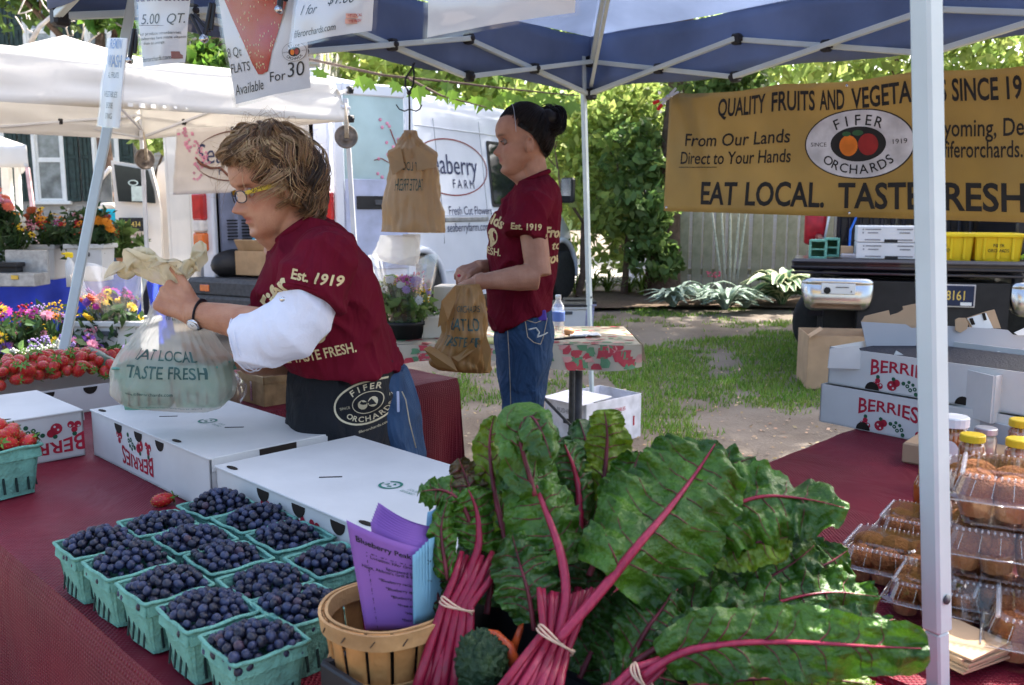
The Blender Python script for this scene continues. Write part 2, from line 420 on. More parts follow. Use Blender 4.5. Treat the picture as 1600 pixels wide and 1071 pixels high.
for i in range(62):
 z=.5+i*.128;bar_h=.132
 hexa(mb,[(-18,HD+.1,z),(-5,HD+.1,z),(-5,HD+.14,z),(-18,HD+.14,z),(-18,HD+.085+.05,z+bar_h),(-5,HD+.135,z+bar_h),(-5,HD+.16,z+bar_h),(-18,HD+.16,z+bar_h)])
 for k in range(4):mb.v[-8+k]=(mb.v[-8+k][0],HD+(.06 if k<2 else.14),mb.v[-8+k][2])
part('clapboard',mb,m_sid,house,kind='stuff')
def house_window(x0,x1,z0,z1):
 f=MB();t=.09;cx=(x0+x1)/2;cz=(z0+z1)/2;Y=HD
 box(f,(x0,Y+.02,cz),(t,.12,z1-z0+t),b=.01);box(f,(x1,Y+.02,cz),(t,.12,z1-z0+t),b=.01)
 box(f,(cx,Y+.02,z1+.02),(x1-x0+.2,.14,.13),b=.01)
 win=part('window',f,m_white,house)
 s=MB();box(s,(cx,Y-.01,z0-.05),(x1-x0+.3,.2,.09),b=.01);part('sill',s,m_white,win)
 for(a,b2,dy)in((cz,z1,.04),(z0,cz,.02)):
  sa=MB();box(sa,(cx,Y+dy,a+.03),(x1-x0-.1,.04,.06));box(sa,(cx,Y+dy,b2-.03),(x1-x0-.1,.04,.06))
  box(sa,(x0+.07,Y+dy,(a+b2)/2),(.05,.04,b2-a-.12));box(sa,(x1-.07,Y+dy,(a+b2)/2),(.05,.04,b2-a-.12));part('sash',sa,m_white,win)
  p=MB();box(p,(cx,Y+dy+.01,(a+b2)/2),(x1-x0-.18,.012,b2-a-.1));part('pane',p,m_glass,win)
 bl_=MB()
 for i in range(int((z1-z0)/.07)):box(bl_,(cx,Y+.062,z0+.06+i*.07),(x1-x0-.2,.008,.05))
 part('blind',bl_,m_blind,win,kind='stuff')
 return win
def shutter(x0,x1,z0,z1):
 mb=MB();Y=HD-.01;cx=(x0+x1)/2;t=.07
 box(mb,(cx,Y+.02,(z0+z1)/2),(x1-x0-.02,.03,z1-z0-.02))
 for z in(z0+t/2,z1-t/2,(z0+z1)/2+.05):box(mb,(cx,Y-.006,z),(x1-x0-2*t,.03,t),b=.006)
 for x in(x0+t/2,x1-t/2):box(mb,(x,Y-.006,(z0+z1)/2),(t,.03,z1-z0),b=.006)
 sh=part('shutter',mb,m_shut,house)
 zm=(z0+z1)/2+.05
 for a,b2 in((z0+t,zm-t/2),(zm+t/2,z1-t)):
  q=MB();box(q,(cx,Y-.002,(a+b2)/2),(x1-x0-2*t-.07,.028,b2-a-.06),b=.012);part('raised_panel',q,m_shut,sh)
for zb,zt in((hz(314),hz(190)),(hz(128),hz(-4))):
 house_window(hx(68),hx(112),zb,zt);shutter(hx(46),hx(65),zb-.02,zt+.05);shutter(hx(115),hx(136),zb-.02,zt+.05)
 house_window(hx(160),hx(196),zb,zt);shutter(hx(139),hx(156),zb-.02,zt+.05);shutter(hx(199),hx(220),zb-.02,zt+.05)
 house_window(hx(-22),hx(22),zb,zt);shutter(hx(-44),hx(-25),zb-.02,zt+.05);shutter(hx(25),hx(43),zb-.02,zt+.05)
mb=MB();hexa(mb,[(-18.5,HD-.4,8.4),(-4.5,HD-.4,8.4),(-4.5,HD+7.5,8.4),(-18.5,HD+7.5,8.4),(-18.5,HD+3.4,10.6),(-4.5,HD+3.4,10.6),(-4.5,HD+3.7,10.6),(-18.5,HD+3.7,10.6)])
part('roof',mb,M('shingle',(.08,.08,.085),.9),house)
m_lav=M('pale_blue_siding',(.56,.58,.68),.8,ns=3,var=.06)
nb=thing('garden_shed','pale blue grey boarded shed seen through the gaps of the picket fence','shed',(4.4,15.5,0))
mb=MB();box(mb,(4.6,16.6,1.3),(4.6,3.2,2.6));part('wall',mb,m_lav,nb)
bm0=MB();box(bm0,(0,0,0),(4.64,.03,.135),Matrix.Rotation(rad(9),3,'X'));bme=mesh_of('siding_board',bm0,m_lav)
for i in range(19):
 o=part('siding_board',bme,None,nb);o.location=(4.6-4.4,14.97-15.5,.1+i*.132)
mb=MB();hexa(mb,[(2.1,14.6,2.6),(7.1,14.6,2.6),(7.1,18.4,2.6),(2.1,18.4,2.6),(2.1,16.3,3.5),(7.1,16.3,3.5),(7.1,16.6,3.5),(2.1,16.6,3.5)]);part('roof',mb,M('shingle',(.08,.08,.085)),nb)
m_pick=M('weathered_board',(.40,.37,.28),.9,ns=5,bump=.5,bs=50,col2=(.22,.22,.14),isl=.2)
fen=thing('picket_fence','weathered grey green board fence running behind the banner and the garden bed','fence',(4.5,13.6,0))
pm=[]
for k in range(4):
 mb=MB();r2=random.Random(k);h=1.85;wd=.142
 box(mb,(0,0,h/2),(wd,.022,h),b=.004)
 for i in range(len(mb.v)):
  x,y,z=mb.v[i]
  if z>h-.06 and abs(x)>.05:z-=.04
  mb.v[i]=(x+.004*sin(z*3+k),y+.006*sin(z*2.1+k*2),z)
 pm.append(mesh_of('board',mb,m_pick))
x=2.42;i=0
while x<10.5:
 o=part('board',pm[i%4],None,fen);g=(.034,.045,.03,.05,.036)[i%5]
 o.location=(x-4.5,13.6-13.6+.01*sin(i*2.3),.02+.012*sin(i*1.7));o.rotation_euler=(rad(.6*sin(i)),rad(.7*sin(i*3.1)),rad(2*sin(i*1.3)));x+=.142+g;i+=1
for z in(.45,1.5):
 mb=MB();box(mb,(6.4,13.66,z),(8.4,.04,.085),b=.004);part('rail',mb,m_pick,fen)
for x in(2.38,5.0,7.6,10.2):
 mb=MB();box(mb,(x,13.72,.95),(.09,.09,1.9),b=.008);part('post',mb,m_pick,fen)
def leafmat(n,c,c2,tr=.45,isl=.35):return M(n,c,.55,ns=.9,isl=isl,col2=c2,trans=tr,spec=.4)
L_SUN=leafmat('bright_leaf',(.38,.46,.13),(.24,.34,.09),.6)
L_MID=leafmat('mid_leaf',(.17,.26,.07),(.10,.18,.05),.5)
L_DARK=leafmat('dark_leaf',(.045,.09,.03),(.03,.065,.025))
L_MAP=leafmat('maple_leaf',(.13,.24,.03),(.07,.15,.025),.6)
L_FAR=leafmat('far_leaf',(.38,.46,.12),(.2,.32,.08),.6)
m_bark=M('dark_bark',(.085,.055,.04),.95,ns=12,bump=1,bs=25,col2=(.15,.1,.075))
m_bark2=M('pale_bark',(.42,.36,.3),.85,ns=14,bump=.5,bs=40,col2=(.3,.26,.2))
def leaf_cloud(name,blobs,n,size,mat,seed=0,clump=26,spread=.16,droop=.5,long=1.9):
 """blobs = [(centre, radii, weight)]"""
 r=np.random.RandomState(seed);tot=sum(b[2]for b in blobs);V_=[]
 for c,rad3,wt in blobs:
  m=int(n*wt/tot);nc=max(3,m//clump)
  d=r.randn(nc,3);d/=np.linalg.norm(d,axis=1)[:,None];q=d*(r.rand(nc,1)**.45)*np.array(rad3)+np.array(c)
  idx=r.randint(0,nc,m);sc=spread*np.mean(rad3)
  p=q[idx]+r.randn(m,3)*sc*np.array([1,1,.6])
  a=r.rand(m)*6.283;el=-droop+.7*r.randn(m);s=size*(.6+.8*r.rand(m))
  ax=np.stack([np.cos(a)*np.cos(el),np.sin(a)*np.cos(el),np.sin(el)],1)
  t=r.randn(m,3);sd_=np.cross(ax,t);sd_/=np.linalg.norm(sd_,axis=1)[:,None]+1e-6;nn=np.cross(ax,sd_)
  L_=ax*(s*long/2)[:,None];S_=sd_*(s/2)[:,None];B_=nn*(s*.18)[:,None]
  V_.append(np.stack([p-L_,p-S_+B_-L_*.15,p+L_,p+S_+B_-L_*.15],1).reshape(-1,3))
 v=np.concatenate(V_);return fastmesh(name,v,np.arange(len(v)).reshape(-1,4),mat)
def limbs(mb,base,tips,r0,seed,bend=.15):
 r=random.Random(seed)
 for t in tips:
  b=Vector(base);t=Vector(t);L=(t-b).length;pts=[]
  off=Vector((r.uniform(-1,1),r.uniform(-1,1),r.uniform(-.2,.5)))*bend*L
  for i in range(7):
   u=i/6;pts.append(b.lerp(t,u)+off*sin(pi*u)+Vector((r.uniform(-1,1),r.uniform(-1,1),0))*.02*L)
  tube(mb,pts,[r0*(1-.8*i/6)for i in range(7)],7)
  for k in range(3):
   s=pts[2+k];e=s+Vector((r.uniform(-1,1),r.uniform(-1,1),r.uniform(.2,1)))*L*.28
   tube(mb,[s,s.lerp(e,.5)+Vector((0,0,.03*L)),e],[r0*.4,r0*.25,r0*.1],5)
def tree(name,label,cat,base,trunk_top,r0,blobs,n,size,mat,seed,bark=None,tips=None,group=None,**k):
 t=thing(name,label,cat,base,group);b=Vector(base);tt=Vector(trunk_top);mb=MB()
 pts=[b-UZ*.1,b+UZ*.15]+[b.lerp(tt,u)+Vector((sin(seed+u*4),cos(seed*2+u*5),0))*r0*.6 for u in(.3,.6,.85)]+[tt]
 tube(mb,pts,[r0*1.5,r0*1.15,r0,r0*.85,r0*.7,r0*.5],12)
 limbs(mb,b.lerp(tt,.8),tips or[Vector(bl_[0])+Vector((0,0,bl_[1][2]*.4))for bl_ in blobs[:8]],r0*.5,seed)
 part('trunk',mb,bark or m_bark,t)
 me=leaf_cloud('crown',blobs,n,size,mat,seed,**k);me.transform(Matrix.Translation(-b));link(bpy.data.objects.new('crown',me),t)
 return t
def PB(px,py,D,rx,ry,rzz,wt=1):return(tuple(P(px,py,D)),(rx,ry,rzz),wt)
tb=G(1040,466,.05)
tree('shade_tree','dark trunked tree at the end of the board fence with its crown over the yard','tree',(tb.x,tb.y,0),(tb.x+.1,tb.y+.1,5.2),.2,
[((2.6,13.5,6.4),(1.6,1.6,1.3),1.2),((4.2,13,6.6),(2.8,2.4,1.5),3),((7,12.6,7.2),(2.6,2.2,1.6),2),((3.6,9.3,6.2),(1.6,1.6,1.0),1.2),((5.4,9.6,6.3),(2.4,2,1.2),2),((.6,13.8,4.4),(1.8,1,1.0),.4)],19000,.13,L_MID,11)
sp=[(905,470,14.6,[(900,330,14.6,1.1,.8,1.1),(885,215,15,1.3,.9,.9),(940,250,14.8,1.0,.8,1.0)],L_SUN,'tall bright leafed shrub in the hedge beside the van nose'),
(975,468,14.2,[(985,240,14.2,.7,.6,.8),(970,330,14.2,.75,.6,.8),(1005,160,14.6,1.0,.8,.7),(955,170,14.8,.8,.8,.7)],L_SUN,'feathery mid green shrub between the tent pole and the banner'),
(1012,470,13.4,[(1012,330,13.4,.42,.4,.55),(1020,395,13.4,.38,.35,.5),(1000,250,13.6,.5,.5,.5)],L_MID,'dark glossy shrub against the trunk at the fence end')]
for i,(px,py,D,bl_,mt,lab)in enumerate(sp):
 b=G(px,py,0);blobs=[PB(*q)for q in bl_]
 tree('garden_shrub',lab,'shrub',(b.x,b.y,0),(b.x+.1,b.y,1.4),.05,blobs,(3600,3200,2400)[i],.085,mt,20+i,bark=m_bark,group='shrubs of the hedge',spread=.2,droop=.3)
def low_plant(name,label,cat,c,n,L,wd,mat,up=.8,seed=0,tipw=.25,fold=.3,margin=None,k=6,group=None):
 """rosette of arching strap or oval leaves, every leaf a part"""
 t=thing(name,label,cat,c,group);r=random.Random(seed)
 for i in range(n):
  a=r.uniform(0,2*pi);l=L*r.uniform(.65,1.1);u0=up*r.uniform(.5,1.25);w0=wd*r.uniform(.8,1.15);mb=MB()
  d=Vector((cos(a),sin(a),0));s=Vector((-sin(a),cos(a),0));base=Vector(c)+d*r.uniform(0,.05)
  def fn(u,v,d=d,s=s,base=base,l=l,u0=u0,w0=w0):
   p=base+d*(l*v*(.35+.65*v))+UZ*(l*(u0*v-.75*u0*v*v+.02))
   ww=w0*max(.04,sin(pi*min(1,v*.93+.03))**.8)*(1 if v>.12 else.5)
   return p+s*(ww*(u-.5))+UZ*(abs(u-.5)*fold*ww)
  if margin:
   grid(mb,fn,6,k)
   for q in range(len(mb.f)):
    if q%6 in(0,5):mb.m[q]=1
   part('leaf',mb,[mat,margin],t)
  else:grid(mb,fn,2,k);part('leaf',mb,mat,t)
 return t
m_hosta=M('hosta_leaf',(.10,.20,.10),.45,ns=12,var=.2,trans=.2);m_host2=M('hosta_margin',(.62,.66,.42),.5,ns=12,trans=.2)
m_lamb=M('silver_leaf',(.26,.36,.28),.85,ns=20,var=.15,trans=.15,sheen=.3);m_strap=M('lime_strap_leaf',(.17,.27,.05),.5,ns=8,trans=.4)
m_fern=M('fern_green',(.08,.16,.03),.6,ns=8,trans=.3)
hp=G(1222,478,.05);low_plant('hosta','clump of variegated hosta with cream edged leaves in front of the fence','plant',(hp.x,hp.y,.06),56,.62,.2,m_hosta,1.7,1,margin=m_host2,fold=.5)
for i,(px,py,n,L)in enumerate(((1052,482,46,.46),(1100,478,40,.42),(1134,486,46,.44),(1165,483,30,.34))):
 c=G(px,py,.05);low_plant('lambs_ear',('silvery lambs ear clump by the tree trunk','silvery lambs ear clump with a taller stalk','silvery lambs ear clump below the pale canes','smallest silvery plant beside the hosta')[i],'plant',(c.x,c.y,.06),n,L,.085,m_lamb,1.7,30+i,group='silver leaved plants')
for i,(px,py)in enumerate(((985,462),(1003,466),(950,460),(925,458),(900,462))):
 c=G(px,py,.03);low_plant('daylily_clump',('lime green strap leafed clump at the shrub foot','lime green strap leafed clump nearest the trunk','strap leafed clump behind the tent pole','strap leafed clump just past the tent pole','strap leafed clump by the van front wheel')[i],'plant',(c.x,c.y,.03),46,.5,.03,m_strap,1.9,40+i,k=6,group='strap leafed clumps')
c=G(1137,474,.05);t=thing('cane_shrub','shrub of five pale bare canes rising in front of the fence','shrub',(c.x,c.y,0))
for i,(bx,tx)in enumerate(((1131,1112),(1134,1127),(1139,1141),(1142,1155),(1145,1166))):
 mb=MB();a=P(bx,478,13.35);b=P(tx,330,13.2);e=b+(b-a)*.9;tube(mb,[a,a.lerp(b,.5)+V(.01,0,0),b,e],[.018,.017,.015,.01],7);part('cane',mb,M('cane_bark',(.5,.5,.42),.8,ns=30,var=.15),t)
me=leaf_cloud('crown',[((c.x,13.3,3.1),(.9,.5,.6),1)],1500,.08,L_MID,77);me.transform(Matrix.Translation((-c.x,-c.y,0)));link(bpy.data.objects.new('crown',me),t)
mb=MB();pc=P(1115,430,13.2)
fl=thing('pink_flower','small pink flower spike among the silvery plants','flower',(pc.x,pc.y,.05));tube(mb,[(pc.x,pc.y,.05),tuple(pc)],.005,5);part('stem',mb,m_fern,fl)
mb=MB();r=random.Random(5)
for i in range(16):ell(mb,pc+V(r.uniform(-.1,.1),r.uniform(-.04,.04),r.uniform(-.03,.05)),(.02,.02,.012),None,6,4)
part('petal',mb,M('pink_petal',(.75,.12,.2),.6),fl)
mb=MB();box(mb,(5,21,.012),(14,9,.06));struct('added_pale_ground',mb,m_pave)  # pale slab added to brighten the gaps between the hedge leaves
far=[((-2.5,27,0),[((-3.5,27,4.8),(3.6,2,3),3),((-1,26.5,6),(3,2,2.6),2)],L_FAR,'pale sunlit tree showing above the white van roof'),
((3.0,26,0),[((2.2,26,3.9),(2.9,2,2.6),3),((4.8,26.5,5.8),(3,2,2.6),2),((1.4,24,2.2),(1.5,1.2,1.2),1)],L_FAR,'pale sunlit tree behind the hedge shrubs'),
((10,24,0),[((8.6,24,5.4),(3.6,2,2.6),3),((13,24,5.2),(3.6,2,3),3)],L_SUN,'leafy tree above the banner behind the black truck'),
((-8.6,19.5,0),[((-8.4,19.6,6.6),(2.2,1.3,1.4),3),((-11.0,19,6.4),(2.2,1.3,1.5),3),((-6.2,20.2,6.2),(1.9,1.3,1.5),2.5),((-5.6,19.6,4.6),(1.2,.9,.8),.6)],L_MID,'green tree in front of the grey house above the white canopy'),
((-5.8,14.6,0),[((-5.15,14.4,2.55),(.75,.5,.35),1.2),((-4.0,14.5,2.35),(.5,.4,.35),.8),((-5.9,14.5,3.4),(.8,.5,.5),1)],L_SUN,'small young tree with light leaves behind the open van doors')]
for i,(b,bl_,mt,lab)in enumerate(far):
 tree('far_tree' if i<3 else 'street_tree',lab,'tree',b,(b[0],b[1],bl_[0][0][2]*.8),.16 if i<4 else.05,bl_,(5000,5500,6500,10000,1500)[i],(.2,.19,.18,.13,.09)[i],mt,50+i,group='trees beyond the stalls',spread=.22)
mb=MB();grid(mb,lambda u,v:(-60+120*u,60+3*fbm((u*20,0,0),1),-1+v*(6.0+3*fbm((u*30,1,0),1,4))),160,8)
struct('far_woods',mb,M('far_woods',(.34,.42,.16),.9,ns=1.2,bump=1,bs=2,col2=(.16,.25,.07)))
tw=thing('bare_branch','pale bare curly branch with twigs standing above the white canopy','branch',P(50,70,10.5));mb=MB()
def tw_(pts,r):tube(mb,[P(x,y,10.5)for x,y in pts],r,6)
tw_([(47,68),(62,42),(85,22),(110,8),(135,-8),(160,-30)],[.028,.024,.02,.016,.013,.01]);tw_([(24,26),(33,40),(38,52)],.007);tw_([(40,-4),(33,12),(28,22),(40,20),(50,16)],.008)
tw_([(40,20),(42,30),(47,31),(44,24)],.006);tw_([(62,-5),(68,8),(78,20),(86,30)],.008);tw_([(85,22),(80,8),(66,-4)],.007);tw_([(101,-2),(103,20),(109,34),(103,44),(107,56),(114,56),(113,48)],.009)
tw_([(109,34),(117,33)],.006);tw_([(120,6),(130,30),(131,48),(128,62)],.009);tw_([(138,66),(150,56),(160,48)],.009);tw_([(42,46),(56,54)],.008)
part('twig',mb,M('bleached_twig',(.72,.64,.55),.8,ns=20),tw)
mp=thing('maple_branch','maple branch with large light green leaves reaching out above the van','branch',P(700,120,8.0));mb=MB()
tube(mb,[P(470,90,9.5),P(600,118,8.8),P(700,128,8.2),P(800,140,8.0),P(905,150,7.8)],[.014,.012,.010,.008,.004],7);tube(mb,[P(640,124,8.5),P(690,150,8.1),P(760,168,8)],[.012,.009,.005],6);part('stem',mb,m_bark,mp)
ML=[(0,0),(.13,.1),(.45,.02),(.33,.2),(.62,.45),(.36,.45),(.3,.62),(.14,.52),(0,.98)];ML=ML+[(-x,y)for x,y in reversed(ML[1:-1])]
def maple_leaf(mb,c,size,rr):
 dr=nrm((rr.uniform(-.6,.6),rr.uniform(-.5,.3),-1));s=dr.cross(V(rr.uniform(-.3,.3),1,rr.uniform(-.2,.2))).normalized();n=s.cross(dr)
 pts=[c+dr*(y*size)+s*(x*size)+n*(abs(x)*size*.25)for x,y in ML];k=len(pts);mb.add(pts+[c+dr*size*.4],[(i,(i+1)%k,k)for i in range(k)])
lfm=[]
rr=random.Random(4)
for(px,py)in[(700,128),(692,138),(708,140),(716,150),(790,142),(776,150),(800,156),(812,148),(835,150),(848,142),(865,150),(872,158),(825,160),(760,152),(652,134),(745,150),(885,162),(900,158),(622,128),(560,118),(580,122),(505,108)]:
 lm=MB();maple_leaf(lm,P(px,py,8.1+rr.uniform(-.2,.2)),rr.uniform(.13,.19),rr);part('leaf',lm,L_MAP,mp)
mb2=leaf_cloud('crown',[PB(340,105,10,.35,.3,.16),PB(375,112,10,.3,.3,.12),PB(315,100,10,.25,.3,.15),PB(170,20,10.2,.3,.3,.28,.8)],1300,.11,L_MAP,91)
b=V(-3.6,10.4,0);tt=thing('maple_sapling','slim maple with fresh light leaves behind the white canopy','tree',b);tm=MB();tube(tm,[b,b+UZ*1.6,b+V(.1,-.2,2.9),P(300,95,10)],[.05,.045,.03,.012],8);tube(tm,[b+V(.05,-.1,2.2),P(240,70,10.1),P(170,30,10.2)],[.03,.02,.01],7);part('trunk',tm,m_bark2,tt)
mb2.transform(Matrix.Translation(-b));link(bpy.data.objects.new('crown',mb2),tt)
m_vanw=M('van_white_paint',(.68,.71,.79),.25,ns=2,var=.04,coat=.5);m_cream=M('cream_paint',(.74,.68,.6),.35,ns=2,var=.05,coat=.3)
m_blk=M('black_plastic',(.02,.02,.022),.5,ns=10);m_rub=M('tyre_rubber',(.025,.025,.025),.85,ns=20,bump=.3)
m_dglass=M('dark_glass',(.02,.025,.025),.06,ns=2,spec=1);m_red=M('red_lens',(.5,.02,.02),.2,ns=10,coat=1);m_amb=M('amber_lens',(.75,.16,.02),.2,coat=1)
m_rim=M('steel_rim',(.5,.5,.52),.4,ns=10,metal=.6);m_grey=M('dark_grey_plastic',(.07,.075,.085),.7,ns=30);m_lens=M('clear_lens',(.75,.7,.65),.2)
m_lavp=M('inner_panel',(.42,.46,.62),.5,ns=4);m_chrome=M('chrome',(.60,.60,.60),.22,ns=3,metal=1);m_ink=M('black_ink',(.02,.02,.02),.7);m_navy=M('navy_ink',(.04,.05,.12),.6)
m_maro=M('dark_red_ink',(.25,.04,.04),.6);m_gold=M('gold_ink',(.7,.5,.12),.5);m_tar=M('asphalt_black',(.03,.03,.03),.9)
def wheel(par,F,R,x,y,z,rad_=.345,wd=.2,side=-1):
 """F local->world, R basis; wheel axis along local y"""
 Ry=R@Matrix.Rotation(rad(90*side),3,'X');c=F(x,y,z)
 w_=MB();lathe(w_,[(rad_*.62,-wd/2),(rad_*.9,-wd/2),(rad_,-wd*.36),(rad_,wd*.36),(rad_*.93,wd/2),(rad_*.62,wd/2)],c,32,Ry)
 wo=part('wheel',w_,m_rub,par);r_=MB()
 lathe(r_,[(.02,-.05),(rad_*.62,-.05),(rad_*.64,wd*.46),(rad_*.58,wd*.49),(rad_*.54,wd*.3),(rad_*.36,wd*.34),(rad_*.26,wd*.44),(.02,wd*.44)],c,32,Ry)
 part('rim',r_,m_rim,wo);h=MB()
 for i in range(12):
  a=2*pi*i/12;ell(h,c+Ry@Vector((cos(a)*rad_*.46,sin(a)*rad_*.46,wd*.32)),(.022,.022,.014),Ry,8,4)
 part('rim_hole',h,m_blk,wo,kind='stuff');return wo
VC=V(-1.75,8.95,.04);VA=nrm((.487,.873,0));VL=nrm((-.873,.487,0));RV=basis(VA,VL,UZ)
def F(x,y,z):return VC+VA*x+VL*y+UZ*z
van=thing('delivery_van','tall white high roofed delivery van with its rear doors open behind the women','van',VC)
VW=1.95
def vsec(x):
 """half profile of the shell at station x: roof height, inset"""
 H=2.70 if x<4.15 else(2.70-(x-4.15)*.35 if x<4.35 else 2.63-(x-4.35)*1.5 if x<5.15 else max(.85,1.43-(x-5.15)*.42))
 ins=0 if x<4.6 else(x-4.6)**2*.13
 return H-.12*smooth((.5-x)/.5)*0,ins
def ring(x,in_=0):
 H,ins=vsec(x);H-=in_;b=.28+in_;i0=ins+in_;r=min(.22,H*.2);pts=[]
 tum=.17*max(0,(H-1.2))/1.5
 def side(z):return i0+(.17*max(0,z-1.15)/1.5 if z>1.15 else(.03*(.6-z)if z<.6 else 0))
 zs=[b,.45,.7,.95,1.15,1.17,1.5,1.9,2.2];zs=[z for z in zs if z<H-r-.02]+[H-r]
 right=[(side(z),z)for z in zs];sR=side(H-r)
 for k in range(1,5):
  a=pi/2*k/4;right.append((sR+r*(1-cos(a))*1.0,H-r+r*sin(a)))
 while len(right)<14:right.insert(1,right[0])
 top=[(VW*.35,H+.03),(VW*.5,H+.04)]
 full=right+top;left=[(VW-y,z)for y,z in reversed(full[:-1])]
 return full+left
xsv=[0,.02,.3,.6,1,1.5,2,2.5,3,3.5,4.0,4.15,4.35,4.6,4.8,5.0,5.15,5.4,5.65,5.8,5.88]
rg=[ring(x)for x in xsv];mb=MB();n=len(rg[0])
vs=[F(x,y,z)for x,q in zip(xsv,rg)for y,z in q]
mb.add(vs,[(i*n+j,i*n+j+1,(i+1)*n+j+1,(i+1)*n+j)for i in range(len(xsv)-1)for j in range(n-1)],0,True)
mb.add([F(5.88,y,z)for y,z in rg[-1]],[tuple(range(n))]);mb.add([F(x,y,.28)for x,y in((0,0),(5.88,0),(5.88,VW),(0,VW))],[(0,1,2,3)])
for(y,z,sy,sz)in((.11,1.5,.2,2.1),(VW-.11,1.5,.2,2.1),(VW/2,2.62,VW-.3,.2),(VW/2,.5,VW-.04,.16)):
 box(mb,F(.03,y+(.05 if y<.5 and z==1.5 else-.05 if z==1.5 else 0),z),(.07,sy,sz),RV,b=.02)
part('body',mb,m_vanw,van)
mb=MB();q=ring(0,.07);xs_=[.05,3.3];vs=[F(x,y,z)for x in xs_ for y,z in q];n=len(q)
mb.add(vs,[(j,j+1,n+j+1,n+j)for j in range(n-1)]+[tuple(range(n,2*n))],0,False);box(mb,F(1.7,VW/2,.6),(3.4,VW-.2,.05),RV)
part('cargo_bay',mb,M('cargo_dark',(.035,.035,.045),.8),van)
mb=MB();box(mb,F(.9,VW-.2,1.45),(1.5,.03,1.6),RV);box(mb,F(.4,VW-.21,1.0),(.05,.05,1.0),RV)
part('inner_panel',mb,m_lavp,van);mb=MB()
for i in range(7):box(mb,F(.5,VW-.225,1.02+i*.035),(.55,.01,.012),RV)
part('vent_slot',mb,m_blk,van,kind='stuff')
mb=MB();box(mb,F(-.09,VW/2,.52),(.22,VW+.02,.2),RV,b=.04);box(mb,F(-.12,VW/2,.38),(.2,VW-.1,.12),RV,b=.03);bmp=part('bumper',mb,m_grey,van)
for y in(VW-.3,.3):mb=MB();box(mb,F(-.205,y,.52),(.02,.13,.07),RV,b=.008);part('reflector',mb,m_amb,bmp)
for y in(.09,VW-.09):
 mb=MB();box(mb,F(-.03,y,1.38),(.1,.17,.3),RV,b=.03,mi=0);box(mb,F(-.03,y,1.17),(.1,.17,.13),RV,b=.02,mi=1);box(mb,F(-.03,y,1.0),(.1,.17,.2),RV,b=.02,mi=2);part('tail_lamp',mb,[m_red,m_lens,m_amb],van)
for x in(1.42,5.05):
 mb=MB();lathe(mb,[(.46,-.06),(.46,.035),(.43,.045)],F(x,.03,.42),36,RV@Matrix.Rotation(rad(90),3,'X'));part('wheel_well',mb,m_blk,van)
 mb=MB();pts=[F(x+cos(a)*.5,-.02,.40+sin(a)*.5)for a in np.linspace(rad(-8),rad(188),26)];tube(mb,pts,[.03]+[.045]*24+[.03],8);part('arch_flare',mb,m_vanw,van)
 wheel(van,F,RV,x,.0,.38,.36,.2,1);wheel(van,F,RV,x,VW-.1,.38,.36,.2,-1)
def vs_(x0,x1,z0,z1,lift=.012,mi=0,mb=None,b=.04,n_=6):
 def y_at(z):return.17*max(0,z-1.15)/1.5-lift
 pts=[];
 for(cx,cz,a0)in((x1-b,z1-b,0),(x0+b,z1-b,90),(x0+b,z0+b,180),(x1-b,z0+b,270)):
  for k in range(n_+1):a=rad(a0+90*k/n_);pts.append((cx+b*cos(a),cz+b*sin(a)))
 poly(mb,pts,lambda u,v,d:F(u,y_at(v)-d,v),.006,mi);return mb
mb=MB();vs_(3.15,4.1,1.42,2.18,mb=mb);sd_=part('side_window',mb,m_dglass,van)
mb=MB();vs_(3.11,4.14,1.38,2.22,lift=.006,mb=mb);part('window_frame',mb,m_blk,sd_)
mb=MB();hexa(mb,[F(4.4,.0,1.45),F(5.0,.02,1.45),F(5.02,.14,1.45),F(4.4,.14,1.45),F(4.4,.12,2.2),F(4.58,.12,2.2),F(4.58,.2,2.2),F(4.4,.2,2.2)]);part('cab_window',mb,m_dglass,van)
mb=MB();hexa(mb,[F(5.12,.2,1.47),F(5.12,VW-.2,1.47),F(4.9,VW-.2,1.47),F(4.9,.2,1.47),F(4.42,.32,2.56),F(4.42,VW-.32,2.56),F(4.3,VW-.32,2.5),F(4.3,.32,2.5)]);part('windscreen',mb,m_dglass,van)
for x,z0,z1 in((2.98,.5,2.45),(4.27,.5,2.4),(1.95,.95,2.4),(.62,1.5,2.3)):
 mb=MB();tube(mb,[F(x,-.001+.17*max(0,z-1.15)/1.5,z)for z in np.linspace(z0,z1,6)],.004,5);part('panel_seam',mb,M('seam_grey',(.28,.29,.33),.7),van)  # thin grey line for each panel joint
for z,x0,x1 in((1.28,1.0,5.1),(.62,1.95,4.6),(2.3,.5,4.0)):
 mb=MB();tube(mb,[F(x0,.17*max(0,z-1.15)/1.5-.004,z),F(x1,.17*max(0,z-1.15)/1.5-.004,z)],.007,5);part('body_crease',mb,m_vanw,van)
mb=MB();box(mb,F(2.45,-.01,1.23),(1.0,.03,.05),RV,b=.01);part('door_rail',mb,M('rail_grey',(.3,.3,.3),.5),van)
mb=MB();box(mb,F(4.85,-.22,1.62),(.12,.2,.36),RV,b=.04);box(mb,F(4.8,-.06,1.5),(.08,.2,.07),RV,b=.02);mir=part('mirror',mb,m_blk,van)
mb=MB();box(mb,F(4.785,-.22,1.66),(.01,.15,.24),RV,b=.004);part('mirror_glass',mb,m_chrome,mir)
sfn=lambda u,v,d=0:F(2.25-0+u,.17*max(0,1.85+v-1.15)/1.5-.008,1.85+v)
mb=MB();k=72
